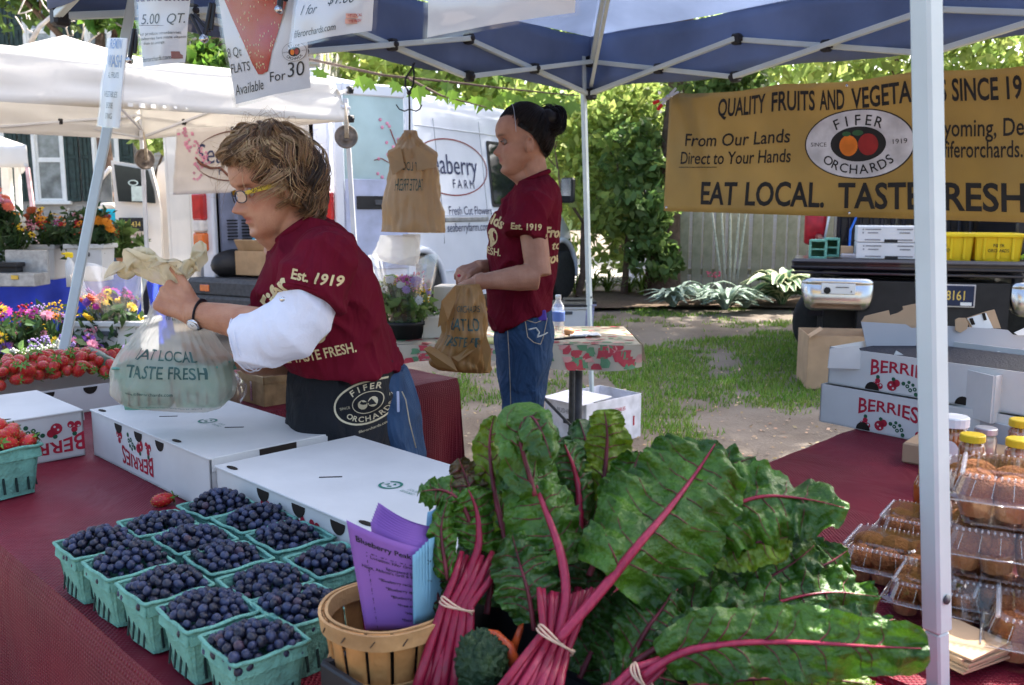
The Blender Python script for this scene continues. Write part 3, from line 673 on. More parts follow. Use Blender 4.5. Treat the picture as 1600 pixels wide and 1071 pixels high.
for i in range(k):
 a0,a1=2*pi*i/k,2*pi*(i+1)/k
 mb.add([sfn(.82*cos(a0),.34*sin(a0)),sfn(.82*cos(a1),.34*sin(a1)),sfn(.80*cos(a1),.325*sin(a1)),sfn(.80*cos(a0),.325*sin(a0))],[(0,1,2,3)])
part('logo_ring',mb,m_maro,van)
mb=MB();text(mb,'Seaberry',sfn,.34,(0,.02),sx=.95);text(mb,'F A R M',sfn,.15,(.22,-.2));part('lettering',mb,m_navy,van)
mb=MB();text(mb,'Fresh Cut Flowers',sfn,.15,(.33,-.52),sx=.9);text(mb,'seaberryfarm.com',sfn,.15,(.25,-.72),sx=.9);part('lettering',mb,m_navy,van)
def van_door(hinge,dirv,wd,name_extra=None,z0=.55,z1=2.58):
 dv=nrm(dirv);nv=nrm((dv.y,-dv.x,0));Rd=basis(dv,nv,UZ);H=lambda u,z,d=0:hinge+dv*u+UZ*z+nv*d
 mb=MB();
 for(u,z,su,sz)in((.05,(z0+z1)/2,.1,z1-z0),(wd-.05,(z0+z1)/2,.1,z1-z0),(wd/2,z1-.06,wd-.2,.12),(wd/2,z0+.5,wd-.2,1.0)):
  box(mb,H(u,z),(su,.06,sz),Rd,b=.02)
 return mb,H,Rd
mb,H,Rd=van_door(F(.0,.0,0),(.86,.51,0),.86);dr=part('rear_door',mb,m_vanw,van)
mb=MB();box(mb,H(.43,2.0),(.64,.02,.94),Rd,b=.01);part('door_window',mb,M('pale_aqua_glass',(.42,.56,.58),.15,ns=2,var=.1),dr)
mb=MB();box(mb,H(.43,1.2,.036),(.66,.02,.9),Rd,b=.01);part('door_trim',mb,m_lavp,dr)
mb=MB();box(mb,H(.42,1.42,.05),(.42,.02,.13),Rd,b=.02);part('handle_plate',mb,m_blk,dr)
mb=MB();box(mb,H(.5,1.42,.062),(.2,.02,.05),Rd,b=.01);part('door_handle',mb,m_grey,dr)
mb=MB();box(mb,H(.3,.78,.05),(.12,.02,.05),Rd,b=.01);part('door_catch',mb,m_blk,dr)
mb=MB();rr=random.Random(8)
tube(mb,[H(.7,1.62,.014),H(.62,1.8,.014),H(.66,2.0,.014),H(.6,2.15,.014)],.006,5,mi=1);tube(mb,[H(.62,1.8,.014),H(.5,1.86,.014),H(.42,1.84,.014)],.005,5,mi=1)
for i in range(26):
 a=rr.random();c=H(.6+rr.uniform(-.16,.1),1.62+a*.62,.015);ell(mb,c,(.018,.004,.018),Rd,6,4,0)
part('blossom_decal',mb,[M('blossom_pink',(.7,.3,.42),.7),m_maro],dr)
mb,H,Rd=van_door(F(0,VW,0),(-.62,.78,0),.9);box(mb,H(.45,2.0),(.7,.05,.96),Rd);part('rear_door',mb,m_cream,van)
mb=MB();c=F(.25,1.15,.78);box(mb,c,(.4,.6,.26),RV,b=.005);box(mb,c+UZ*.16-VA*.15,(.02,.6,.2),RV@Matrix.Rotation(rad(-28),3,'Y'))
solo('cardboard_box',mb,M('cardboard',(.42,.28,.16),.85,ns=9,var=.08),'open brown cardboard box in the back of the white van','box')
mb=MB();ell(mb,F(.22,1.62,.75),(.3,.22,.17),RV,16,10,fn=lambda d:1+.12*noise.noise(d*3));solo('black_bag',mb,m_blk,'lumpy black bag on the van floor beside the brown box','bag')
mb=MB();rr=random.Random(2)
for i in range(14):ell(mb,F(.2+rr.uniform(-.1,.1),1.05+rr.uniform(-.3,.25),.96+rr.uniform(0,.06)),rr.uniform(.03,.06),None,8,6,rr.randrange(2))
solo('blue_wrap',mb,[M('aqua_wrap',(.05,.35,.5),.4),m_white],'aqua and white patterned wrap heaped on the van box','wrapping')
CV=P(240,330,12.6);CV.z=.03;cvan=thing('parked_van','cream van with its back door swung out and a licence plate on it','van',CV)
Fc=lambda x,y,z:CV+V(x,y,z)
mb=MB();q=[(0,.35),(0,1.2),(.02,1.6),(.1,1.95),(.2,2.04),(.9,2.07),(1.6,2.04),(1.7,1.95),(1.78,1.6),(1.8,1.2),(1.8,.35)];nn=len(q)
mb.add([Fc(x,y,z)for y in(0,4.8)for x,z in q],[(j,j+1,nn+j+1,nn+j)for j in range(nn-1)]+[tuple(range(nn)),tuple(range(nn,2*nn))],0);part('body',mb,m_cream,cvan)
mb=MB();box(mb,Fc(-.06,-.03,1.83),(.14,.1,.35),b=.04,mi=1);box(mb,Fc(-.06,-.03,1.5),(.13,.11,.32),b=.03,mi=0);part('tail_lamp',mb,[m_red,m_blk],cvan)
def PD(px,py,D=12.3):return P(px,py,D)
m_frm=m_cream
dpts=[(173,251),(236,261),(246,300),(251,330),(253,412),(184,412),(180,330)]
mb=MB();v8=[PD(x,y)for x,y in dpts];poly(mb,[(i,0)for i in range(len(v8))],lambda u,v,d:v8[int(u)]+V(0,.06-d,0),.06);cd=part('back_door',mb,m_cream,cvan)
wpts=[(178,257),(231,266),(241,300),(243,318),(185,315),(183,300)]
mb=MB();v9=[PD(x,y,12.22)for x,y in wpts];poly(mb,[(i,0)for i in range(len(v9))],lambda u,v,d:v9[int(u)]+V(0,.012-d,0),.012);part('door_glass',mb,m_dglass,cd)
mb=MB();a=PD(215,303,12.19);box(mb,a,(.16,.01,.2));b=PD(208,286,12.19)
for i in range(24):t0=2*pi*i/24;mb.add([b+V(.07*cos(t0),0,.04*sin(t0)),b+V(.07*cos(t0+.26),0,.04*sin(t0+.26)),b+V(.05*cos(t0+.26),0,.026*sin(t0+.26)),b+V(.05*cos(t0),0,.026*sin(t0))],[(0,1,2,3)])
part('window_sticker',mb,M('pale_paper',(.6,.68,.6),.8),cd)
mb=MB();c=PD(206,351,12.2);box(mb,c,(.34,.03,.18),b=.02);pl=part('licence_plate',mb,m_blk,cd)
mb=MB();pf=plane_fn(c+V(0,-.017,0),V(1,0,0),UZ);text(mb,'801434',pf,.1,(0,.0),sx=.85);text(mb,'DELAWARE',pf,.025,(0,-.06));part('plate_number',mb,m_gold,pl)
mb=MB();pf=plane_fn(PD(207,370,12.23),V(1,0,0),UZ);text(mb,'REHOBOTH BEACH, DE',pf,.05,(0,.02),sx=.8);text(mb,'302-227-011',pf,.085,(.02,-.06),sx=.85,bold=.01);part('lettering',mb,m_maro,cd)
mb=MB();q=[(150,318),(152,300),(158,280),(168,268),(173,262),(176,318)];v7=[P(x,y,13)for x,y in q];poly(mb,[(i,0)for i in range(len(v7))],lambda u,v,d:v7[int(u)]+V(0,.02-d,0),.02)
od=part('open_door',mb,m_glass,cvan);mb=MB();tube(mb,[P(x,y,12.95)for x,y in q[:5]],.03,6);tube(mb,[P(150,322,12.95),P(178,322,12.95)],.05,6);part('door_frame',mb,m_cream,od)
pp=G(196,432,.0);pq=P(196,418,9.3);pt=thing('potted_plant','leafy green plant in a terracotta pot behind the flower table','plant',(pq.x,pq.y,.75))
mb=MB();lathe(mb,[(.05,.75),(.08,.88),(.09,.9),(.075,.9),(.04,.8)],(pq.x,pq.y,0),16);part('pot',mb,M('terracotta',(.45,.2,.1),.8),pt)
me=leaf_cloud('foliage',[((pq.x,pq.y,1.05),(.16,.14,.16),1)],260,.07,L_MID,5,long=2.6);me.transform(Matrix.Translation((-pq.x,-pq.y,-.75)));link(bpy.data.objects.new('foliage',me),pt)
mb=MB();tube(mb,[(pq.x,pq.y,.88),(pq.x+.01,pq.y,1.1)],.008,6);part('stem',mb,m_fern,pt)
TO=P(1238,404,7.5);TZ=TO.z;TD=nrm((.91,-.30,0));TA=nrm((.30,.91,0));RT=basis(TD,TA,UZ)
def FT(x,y,z):return V(TO.x,TO.y,0)+TD*x+TA*y+UZ*z
m_trk=M('black_truck_paint',(.012,.013,.022),.3,ns=5,coat=.6);
tr=thing('pickup_truck','black pickup truck with its ribbed tailgate lowered and a chrome bumper','truck',(TO.x,TO.y,0))
TWd=1.75
mb=MB();box(mb,FT(TWd/2,.28,TZ-.05),(TWd,.56,.1),RT,b=.02)
tg=part('tailgate',mb,m_trk,tr)
for z in(TZ-.01,TZ-.055,TZ-.1):mb=MB();box(mb,FT(TWd/2,-.012,z-.015),(TWd+.01,.04,.02),RT,b=.008);part('gate_rib',mb,m_trk,tg)
mb=MB();box(mb,FT(TWd/2+.05,1.45,TZ-.08),(TWd-.1,1.8,.1),RT)
box(mb,FT(.22,1.5,TZ-.1),(.08,1.9,.5),RT,b=.02);box(mb,FT(TWd+.05,1.5,TZ+.1),(.1,1.9,.9),RT,b=.02);box(mb,FT(TWd/2,1.4,TZ-.35),(TWd-.3,1.9,.35),RT)
part('bed',mb,m_trk,tr)
mb=MB();box(mb,FT(TWd/2+.28,2.36,TZ+.25),(TWd-.3,.06,.62),RT);bh=part('headboard',mb,m_trk,tr)
for i in range(15):
 mb=MB();box(mb,FT(.42+i*.105,2.3,TZ+.25),(.04,.05,.6),RT,b=.012);part('headboard_rib',mb,m_trk,bh)
mb=MB();box(mb,FT(TWd/2+.28,3.3,TZ+.35),(TWd-.25,1.6,1.3),RT,b=.15);part('cab',mb,m_trk,tr)
mb=MB();box(mb,FT(TWd/2+.28,2.48,TZ+.68),(TWd-.55,.03,.4),RT,b=.02);part('cab_window',mb,m_dglass,tr)
for x0,x1 in((.08,.66),(1.62,2.2)):
 mb=MB();prof=[(-.09,.0),(-.12,-.015),(-.125,-.05),(-.12,-.055),(-.125,-.06),(-.13,-.2),(-.12,-.25),(-.08,-.275),(.0,-.28)]
 k=14;vs=[]
 for i in range(k+1):
  u=i/k;xx=x0+(x1-x0)*u;e=(1-(2*u-1)**12)
  for yy,zz in prof:vs.append(FT(xx,yy*(.35+.65*e)+.03,TZ-.15+zz*(.25+.75*e)-.035*(1-e)))
 m_=len(prof);mb.add(vs,[(i*m_+j,(i+1)*m_+j,(i+1)*m_+j+1,i*m_+j+1)for i in range(k)for j in range(m_-1)],0,True)
 box(mb,FT((x0+x1)/2,.04,TZ-.28),(x1-x0-.06,.1,.2),RT)
 bo=part('bumper',mb,m_chrome,tr)
 if x0<1:
  mb=MB();box(mb,FT(.37,-.118,TZ-.235),(.26,.012,.085),RT,b=.005);st_=part('bumper_sticker',mb,m_white,bo)
  mb=MB();ell(mb,FT(.285,-.127,TZ-.25),(.028,.004,.028),RT,12,6);box(mb,FT(.40,-.126,TZ-.222),(.1,.003,.006),RT);box(mb,FT(.47,-.126,TZ-.255),(.008,.003,.012),RT);part('sticker_print',mb,m_ink,st_)
mb=MB();box(mb,FT(1.08,.1,TZ-.42),(1.1,.3,.5),RT);box(mb,FT(.42,.5,TZ-.62),(.3,.5,.6),RT);part('underbody',mb,m_blk,tr)
c=FT(1.22,-.07,TZ-.27);mb=MB();box(mb,c,(.31,.012,.16),RT,b=.005,mi=0);box(mb,c+TA*.004,(.33,.008,.18),RT,b=.004,mi=1);lp=part('licence_plate',mb,[M('plate_blue',(.02,.03,.07),.5),m_rim],tr)
mb=MB();pf=plane_fn(c-TA*.008,TD,UZ,-TA);text(mb,'C 8161',pf,.105,(-.01,.0),sx=.72,bold=.008);part('plate_number',mb,m_gold,lp)
mb=MB();box(mb,c-TA*.009+TD*.1-UZ*.062,(.08,.004,.026),RT);part('plate_sticker',mb,m_white,lp)
for x in(.38,TWd+.02):
 wheel(tr,FT,RT,x,0.95,.36,.37,.24,-1)
mb=MB();box(mb,FT(.36,.95,.36),(.26,.7,.7),RT,b=.2);part('mud_flap',mb,m_blk,tr)
m_pulp=M('green_pulp',(.17,.42,.33),.9,ns=40,var=.1,bump=.35,bs=200);m_card=M('kraft_board',(.46,.31,.19),.85,ns=8,var=.06);m_wbox=M('white_carton',(.70,.70,.71),.6,ns=5,var=.03)
mb=MB();mbk=MB()
for i in range(2):
 c=FT(.2+i*.11,.2+i*.1,TZ+.075+.012*i);w0,w1=.125-0.02*i,.1
 for(sx,sz,dx,dz)in((.012,.14,-w0/2,0),(.012,.14,w0/2,0),(w0,.012,0,-.07),(w0,.012,0,.07)):
  box(mb,c+TD*dx+UZ*dz,(sx,.22,sz),RT,b=.004)
 box(mb,c+TA*.11,(w0,.012,.14),RT);box(mb,c-TA*.108+UZ*.0,(w0+.016,.012,.012),RT);
 for dz in(-.07,.07):box(mb,c-TA*.108+UZ*dz,(w0+.02,.014,.02),RT,b=.004)
 for dx in(-w0/2,w0/2):box(mb,c-TA*.108+TD*dx,(.02,.014,.15),RT,b=.004)
solo('pulp_basket',mb,m_pulp,'stack of empty green pulp baskets lying sideways on the tailgate','baskets')
mb=MB();c=FT(.43,.22,TZ+.05);box(mb,c,(.1,.1,.1),RT,b=.004);solo('small_carton',mb,m_card,'small brown carton between the green baskets and white boxes','carton')
mb=MB();box(mb,c-TA*.08+TD*.02-UZ*.03,(.14,.08,.04),RT,b=.015);solo('plastic_wrap',mb,clearmat('crumpled_film',film=.5,filmcol=(.75,.75,.85)),'crumpled clear wrap at the foot of the white boxes','wrapping')
def white_carton(c,sz,R,lab,grp,wd=None):
 t=thing('white_carton',lab,'box',c-UZ*sz[2]/2,grp);mb=MB();box(mb,c,sz,R,b=.004);part('carton_body',mb,m_wbox,t)
 mb=MB();fx,fy=R.col[0],R.col[1];pf=plane_fn(c-fy*(sz[1]/2),fx,UZ,-fy)
 for(u,v)in((-.14,.04),(-.14,.012),(-.14,-.045),(.1,.04),(.1,-.045),(.1,.012)):box(mb,pf(u,v),(.12 if v!=.012 else.08,.002,.01),R)
 for(u,v)in((-.215,.04),(-.215,.012),(.2,.04)):box(mb,pf(u,v),(.012,.002,.012),R)
 part('small_print',mb,M('pale_print',(.25,.25,.27),.8),t,kind='stuff')
 mb=MB();box(mb,pf(0,-sz[2]/2+.012),(.1,.003,.025),R);part('hand_slot',mb,m_blk,t)
 return t
white_carton(FT(.77,.3,TZ+.068),(.54,.42,.13),RT,'white berry carton standing on the tailgate under another','white cartons on the tailgate')
white_carton(FT(.76,.3,TZ+.203),(.52,.42,.13),RT,'white berry carton on top of another on the tailgate','white cartons on the tailgate')
m_yel=M('yellow_crate_plastic',(.85,.62,.02),.45,ns=5,var=.05,trans=.15)
for i,(x0,w_,lab)in enumerate(((1.05,.32,'yellow plastic crate beside the white cartons on the tailgate'),(1.38,.34,'yellow plastic crate with its end nearest the green glove'))):
 t=thing('yellow_crate',lab,'crate',FT(x0+w_/2,.3,TZ),'yellow crates');mb=MB();c=FT(x0+w_/2,.3,TZ)
 for s in(-1,1):
  hexa(mb,[c+TD*(s*w_/2*.93)+TA*(-.18),c+TD*(s*w_/2*.93-s*.012)+TA*(-.18),c+TD*(s*w_/2*.93-s*.012)+TA*.18,c+TD*(s*w_/2*.93)+TA*.18,c+TD*(s*w_/2)+TA*(-.2)+UZ*.2,c+TD*(s*w_/2-s*.012)+TA*(-.2)+UZ*.2,c+TD*(s*w_/2-s*.012)+TA*.2+UZ*.2,c+TD*(s*w_/2)+TA*.2+UZ*.2])
  hexa(mb,[c+TA*(s*.18)-TD*w_*.465,c+TA*(s*.18-s*.012)-TD*w_*.465,c+TA*(s*.18-s*.012)+TD*w_*.465,c+TA*(s*.18)+TD*w_*.465,c+TA*(s*.2)-TD*w_*.5+UZ*.2,c+TA*(s*.2-s*.012)-TD*w_*.5+UZ*.2,c+TA*(s*.2-s*.012)+TD*w_*.5+UZ*.2,c+TA*(s*.2)+TD*w_*.5+UZ*.2])
 box(mb,c+UZ*.006,(w_*.93,.36,.012),RT);cb=part('crate_wall',mb,m_yel,t)
 for z in(.2,):
  mb=MB();
  for s in(-1,1):box(mb,c+TD*(s*(w_/2+.008))+UZ*z,(.03,.44,.03),RT,b=.006);box(mb,c+TA*(s*.208)+UZ*z,(w_+.02,.03,.03),RT,b=.006)
  part('crate_rim',mb,m_yel,t)
 for u in(-.3,0,.3):mb=MB();box(mb,c+TD*(u*w_)-TA*.198+UZ*.1,(.02,.02,.18),RT,b=.005);part('crate_rib',mb,m_yel,t)
 mb=MB();pf=plane_fn(c-TA*.205+UZ*.1,TD,UZ,-TA);text(mb,'FIFER',pf,.035,(-.07*(1-i),.02),bold=.01);text(mb,'ORCHARDS',pf,.035,(-.07*(1-i),-.02),bold=.01,sx=.8);part('lettering',mb,m_ink,t)
g=thing('green_glove','green and black work glove lying on the tailgate by the yellow crate','glove',FT(1.86,.2,TZ));mb=MB();c=FT(1.88,.2,TZ+.035)
ell(mb,c,(.09,.05,.035),RT,12,8)
for i in range(4):tube(mb,[c-TD*.05+TA*(-.04+.025*i),c-TD*.11+TA*(-.05+.03*i)+UZ*.01,c-TD*.16+TA*(-.05+.03*i)-UZ*.02],[.016,.014,.011],8)
part('glove_back',mb,M('glove_green',(.2,.36,.06),.7),g);mb=MB();ell(mb,c-UZ*.02+TD*.02,(.1,.06,.025),RT,12,8);part('glove_palm',mb,m_blk,g)
mb=MB();c=P(1274,353,9.6);t=thing('red_container','red container with a white stripe beyond the green baskets','container',c-UZ*.2);lathe(mb,[(.08,-.2),(.11,-.18),(.11,.1),(.06,.16),(.03,.18)],c,16);part('container_body',mb,M('red_plastic',(.5,.02,.03),.4),t)
mb=MB();tube(mb,[c+V(.06,-.1,-.2),c+V(.12,-.1,.2)],.012,6);part('strap',mb,m_white,t)
mb=MB();tube(mb,[FT(.6,2.2,TZ+.5),FT(.57,2.1,TZ+.3),FT(.52,1.9,TZ+.2),FT(.5,1.5,TZ)],.012,6);solo('cord',mb,M('blue_cord',(.02,.15,.6),.5),'blue cord hanging down the black headboard','cord')
m_wcan=M('white_canopy',(.78,.76,.72),.75,ns=2,var=.03,bump=.15,bs=6,trans=.25);m_pole=M('pole_paint',(.62,.63,.66),.4,ns=8,var=.05)
m_iron=M('rusty_iron',(.09,.075,.065),.7,ns=25,bump=.4,bs=60,col2=(.2,.16,.13));m_rope=M('rope',(.5,.42,.32),.9,ns=60)
def cloth_fn(a,b,c,d,sag=0,wr=0,nsc=3,seed=0):
 """bilinear patch a(0,0) b(1,0) c(1,1) d(0,1)"""
 a,b,c,d=map(Vector,(a,b,c,d));n=(b-a).cross(d-a).normalized()
 def fn(u,v):
  p=a.lerp(b,u).lerp(d.lerp(c,u),v)
  return p+n*(wr*min(1,(1-v)*3)*noise.noise((u*nsc+seed,v*nsc*2,seed)))+UZ*(-sag*sin(pi*u)*sin(pi*v))
 return fn
wc=thing('white_canopy','white pop-up canopy over the neighbouring flower stall','canopy',(-3.6,6.2,0))
C1=P(548,190,7.2);C2=P(222,219,9.1);C3=P(-165,150,5.2);C4=V(C2.x+C3.x-C1.x,C2.y+C3.y-C1.y,C2.z)
apex=P(100,56,6.6);vh=.34
def up(p,h):return p+UZ*h
cor=[C1,C2,C4,C3];tops=[up(C1,.42),up(C2,vh),up(C4,vh),up(C3,vh)]
tops[0]=P(520,124,7.15)
mb=MB()
for i in range(4):
 a,b=tops[i],tops[(i+1)%4]
 def fn(u,v,a=a,b=b):
  e=a.lerp(b,u)-UZ*.0;p=e.lerp(apex,v);return p-UZ*(.09*sin(pi*v)+min(1,v*5)*sin(pi*u)*.02*noise.noise((u*5,v*3,i)))
 grid(mb,fn,14,14)
part('canopy_roof',mb,m_wcan,wc)
for i in range(4):
 mb=MB();a,b=cor[i],cor[(i+1)%4];ta,tb_=tops[i],tops[(i+1)%4]
 grid(mb,cloth_fn(a,b,tb_,ta,0,.045,4,i),40,6,thick=.002);part('valance',mb,m_wcan,wc)
for i,c in enumerate(cor):
 mb=MB();bot=V(c.x,c.y,0);
 if i==0:bot=P(564,470,7.35);bot.z=0;
 if i==1:bot=P(234,500,9.1);bot.z=0
 if i==0:c=P(541,195,7.2)
 bar(mb,bot,up(c,.2),.035,.035,bev=.004);part('leg',mb,m_pole,wc)
def truss(par,A,B,nX,zb,zt,mat,w_=.022,mats=None,knob=None,off=0):
 """row of scissor bars from corner A to corner B between heights zb and zt"""
 for i in range(nX):
  p0=A.lerp(B,i/nX);p1=A.lerp(B,(i+1)/nX);n=(B-A).cross(UZ).normalized()*(w_*.55)
  for k,(za,zb_)in enumerate(((zb,zt),(zt,zb))):
   mb=MB();bar(mb,V(p0.x,p0.y,za)+n*(1-2*k),V(p1.x,p1.y,zb_)+n*(1-2*k),w_,w_*1.1,bev=.003,up=n);part('truss_bar',mb,mat,par)
  if knob:
   pm_=(p0+p1)/2
   for q in((pm_.x,pm_.y,(zb+zt)/2),(p1.x,p1.y,zb),(p1.x,p1.y,zt)):
    mb=MB();box(mb,q,(.045,.05,.055),rz(rad(45)),b=.008);tube(mb,[Vector(q)-E1*.035,Vector(q)+E1*.035],.014,8);part('bracket',mb,knob,par)
truss(wc,C2,C1,2,C2.z+.02,C2.z+.24,m_pole,knob=m_blk);truss(wc,C2,C4,2,C2.z+.02,C2.z+.24,m_pole,knob=m_blk)
for c in(C1,C2):mb=MB();bar(mb,up(c,.1),apex-UZ*.1,.022,bev=.003);part('rafter',mb,m_pole,wc)
def weight(name,px,py,D,r,lab,R):
 c=P(px,py,D);mb=MB();Rm=Matrix.Rotation(rad(90),3,'X')@rz(0);Rm=rz(R)@Rm
 lathe(mb,[(.018,-.02),(r*.86,-.022),(r,-.012),(r,.012),(r*.93,.02),(r*.82,.012),(r*.5,.01),(r*.4,.022),(r*.25,.024),(.018,.02)],c,32,Rm)
 t=thing(name,lab,'weight',c-UZ*r,'iron plate weights tied to the white canopy');part('plate',mb,m_iron,t)
 mb=MB();f=Rm@V(0,0,1)
 if f.y>0:f=-f
 for k in range(3):tube(mb,[c+UZ*(r+.16)+f*.01,c+UZ*(r+.02)+f*.03+RX*(.01*k-.01),c+f*.03+RX*(.012*(k-1))-UZ*.01,c+f*.01],.006,6)
 part('rope',mb,m_rope,t)
weight('iron_weight',541,214,7.0,.088,'round iron weight tied to the canopy corner by the van tail light',.3)
weight('iron_weight',226,249,8.95,.10,'round iron weight hanging at the canopy pole in front of the cream van',.9)
sc_=thing('pale_canopy','small off white canopy beyond the flower stall beside the shuttered house','canopy',P(0,330,13.5))
a,b=P(-160,262,13.5),P(45,262,13.5);at_,bt=P(-160,226,13.5),P(41,227,13.5);ap=P(-70,190,15);mb=MB()
grid(mb,cloth_fn(a,b,bt,at_,0,.03,5),24,4,thick=.002);d2=b+V(-1.75,3,0);dt=bt+V(-1.75,3,0);grid(mb,cloth_fn(b,d2,dt,bt,0,.02,5),12,4,thick=.002);part('valance',mb,m_wcan,sc_)
mb=MB();mb.add([at_,bt,dt,at_+V(0,3,0),ap],[(0,1,4),(1,2,4),(2,3,4),(3,0,4)]);part('canopy_roof',mb,m_wcan,sc_)
mb=MB();g_=P(52,340,13.6);bar(mb,V(g_.x+.08,g_.y,0),P(43,262,13.5),.05);part('leg',mb,M('pink_pole',(.75,.5,.5),.5),sc_)
mb=MB();bar(mb,P(12,345,14.5)-UZ*1.2,P(10,262,14.5),.12);bar(mb,P(28,345,14.5)-UZ*1.2,P(27,262,14.5),.07);part('porch_post',mb,m_white,house)
sb=thing('cloth_sign','off white hanging cloth sign with cherry blossom branch behind the older woman','sign',P(375,305,8.4))
A_,B_,C_,D_=P(270,305,8.3),P(486,296,8.0),P(482,190,8.0),P(276,202,8.3)
sfn_=cloth_fn(A_,B_,C_,D_,0,.02,3);mb=MB();grid(mb,sfn_,24,14,thick=.003);part('cloth',mb,M('sign_cloth',(.62,.58,.54),.85,ns=4,var=.05),sb)
nS=(B_-A_).cross(D_-A_).normalized();nS=nS if nS.y<0 else-nS;lenU=(B_-A_).length;lenV=(D_-A_).length
cl=lambda u,v,d=0:sfn_(max(0,min(1,u)),max(0,min(1,v)))+nS*(.004+d)
mb=MB();tfn=lambda u,v,d=0:cl(.5+u/lenU,.55+v/lenV,d)
text(mb,'Seaberry',tfn,.26,(-.08,.02),sx=.8);text(mb,'F  A  R  M',tfn,.11,(.0,-.13));part('lettering',mb,m_navy,sb)
mb=MB();k=30
for a0,a1,ry in((rad(20),rad(150),.22),(rad(200),rad(330),.22)):
 pts=[tfn(-.06+.42*cos(a0+(a1-a0)*i/k),ry*sin(a0+(a1-a0)*i/k),.003)for i in range(k+1)];tube(mb,pts,[.0015+.004*sin(pi*i/k)for i in range(k+1)],5)
tube(mb,[tfn(-.46,.0,.003),tfn(-.4,-.06,.003),tfn(-.3,-.1,.003),tfn(-.2,-.1,.003),tfn(-.14,-.16,.003),tfn(-.06,-.22,.003),tfn(.02,-.21,.003)],[.006,.016,.012,.01,.012,.014,.006],6)
part('branch_print',mb,M('brown_ink',(.16,.06,.04),.7),sb)
mb=MB();rr=random.Random(3)
for i in range(60):
 t0=rr.random();c=tfn(-.5+.1*sin(t0*5)+rr.uniform(-.07,.09),-.2+t0*.48,.003)
 for k in range(4):a=k*1.57+t0;ell(mb,c+RX*(.008*cos(a))+UZ*(.008*sin(a)),(.006,.002,.006),None,6,4)
part('blossom_print',mb,M('blossom_pink',(.7,.3,.42),.7),sb,kind='stuff')
m_blue=M('blue_tablecloth',(.03,.06,.5),.7,ns=4,var=.15,bump=.2,bs=12)
bt_=thing('flower_table','long table under a bright blue cloth in the flower stall','table',(-3.3,6.3,0))
tz=.86
a,b=G(-40,440,tz),G(222,428,tz);mb=MB();back=V(-.12,.62,0)
hexa(mb,[a-UZ*.03,b-UZ*.03,b+back-UZ*.03,a+back-UZ*.03,a,b,b+back,a+back]);part('tabletop',mb,m_white,bt_)
for q in(a+V(.1,.1,0),b+V(-.1,.1,0),b+back*.9+V(-.1,0,0)):mb=MB();bar(mb,V(q.x,q.y,0),q-UZ*.03,.04);part('leg',mb,m_grey,bt_)
mb=MB()
grid(mb,cloth_fn(a+UZ*.004,b+UZ*.004,b+back+UZ*.004,a+back+UZ*.004,0,.0),12,6)
lo=UZ*-.62
grid(mb,lambda u,v:(a.lerp(b,u)+UZ*(.004-.66*v))+V(0,-1,0)*(.02+v*.05+v*.05*sin(u*40)),90,8)
grid(mb,lambda u,v:(b.lerp(b+back,u)+UZ*(.004-.6*v))+V(1,-.2,0)*(.02+v*.09+v*.04*sin(u*14)),40,8)
solo('blue_tablecloth',mb,m_blue,'bright blue cloth draped over the flower table','tablecloth')
m_tub=M('white_tub',(.66,.67,.68),.5,ns=4,var=.04,trans=.15)
def tub(c,w_,d_,h,lab,taper=.86,hole=True,grp='white tubs of the flower stall',mat=None,rot=0):
 """open plastic tub: c centre of the base"""
 mat=mat or m_tub;c=Vector(c);t=thing('plastic_tub',lab,'tub',c,grp);R=rz(rot);mb=MB()
 def co(sx,sy,z,k=0):f=taper+(1-taper)*z/h;return c+R@V(sx*(w_/2*f-k),sy*(d_/2*f-k),z)
 cs=[(-1,-1),(1,-1),(1,1),(-1,1)]
 for i in range(4):
  p,q=cs[i],cs[(i+1)%4];hexa(mb,[co(*p,0),co(*q,0),co(*q,0,.008),co(*p,0,.008),co(*p,h),co(*q,h),co(*q,h,.008),co(*p,h,.008)])
 hexa(mb,[co(*p,0)for p in cs]+[co(*p,.01)for p in cs]);part('tub_wall',mb,mat,t)
 mb=MB()
 for s in(-1,1):box(mb,c+R@V(0,s*(d_/2+.006),h-.012),(w_+.04,.025,.035),R,b=.006);box(mb,c+R@V(s*(w_/2+.006),0,h-.012),(.025,d_+.04,.035),R,b=.006)
 part('tub_rim',mb,mat,t)
 if hole:mb=MB();box(mb,c+R@V(0,-(d_/2)*.985-.004,h-.07),(w_*.3,.016,.03),R,b=.006);part('handle_slot',mb,m_grey,t)
 return t
def onb(px,D,z):p=P(px,400,D);return V(p.x,p.y,z)
tub(onb(70,6.9,tz+.006),.26,.22,.26,'white tub of orange and dark red flowers on the blue table')
tub(onb(143,6.75,tz+.006),.26,.22,.27,'white tub of mixed flowers on the blue table behind the tent pole')
tub(onb(176,5.45,.43),.40,.28,.30,'large white crate of wrapped flowers standing on another before the blue table',.95,grp='white tubs of the flower stall');tub(onb(176,5.45,.005),.42,.3,.41,'white crate standing on the ground under the crate of wrapped flowers',.95,grp='white tubs of the flower stall')
FC={'orange':(.75,.28,.02),'yellow':(.8,.55,.03),'red':(.45,.02,.03),'magenta':(.5,.04,.33),'pink':(.75,.3,.42),'purple':(.22,.08,.4),'white':(.75,.75,.7),'rust':(.35,.07,.02),'lilac':(.4,.3,.6),'coral':(.8,.2,.12)}
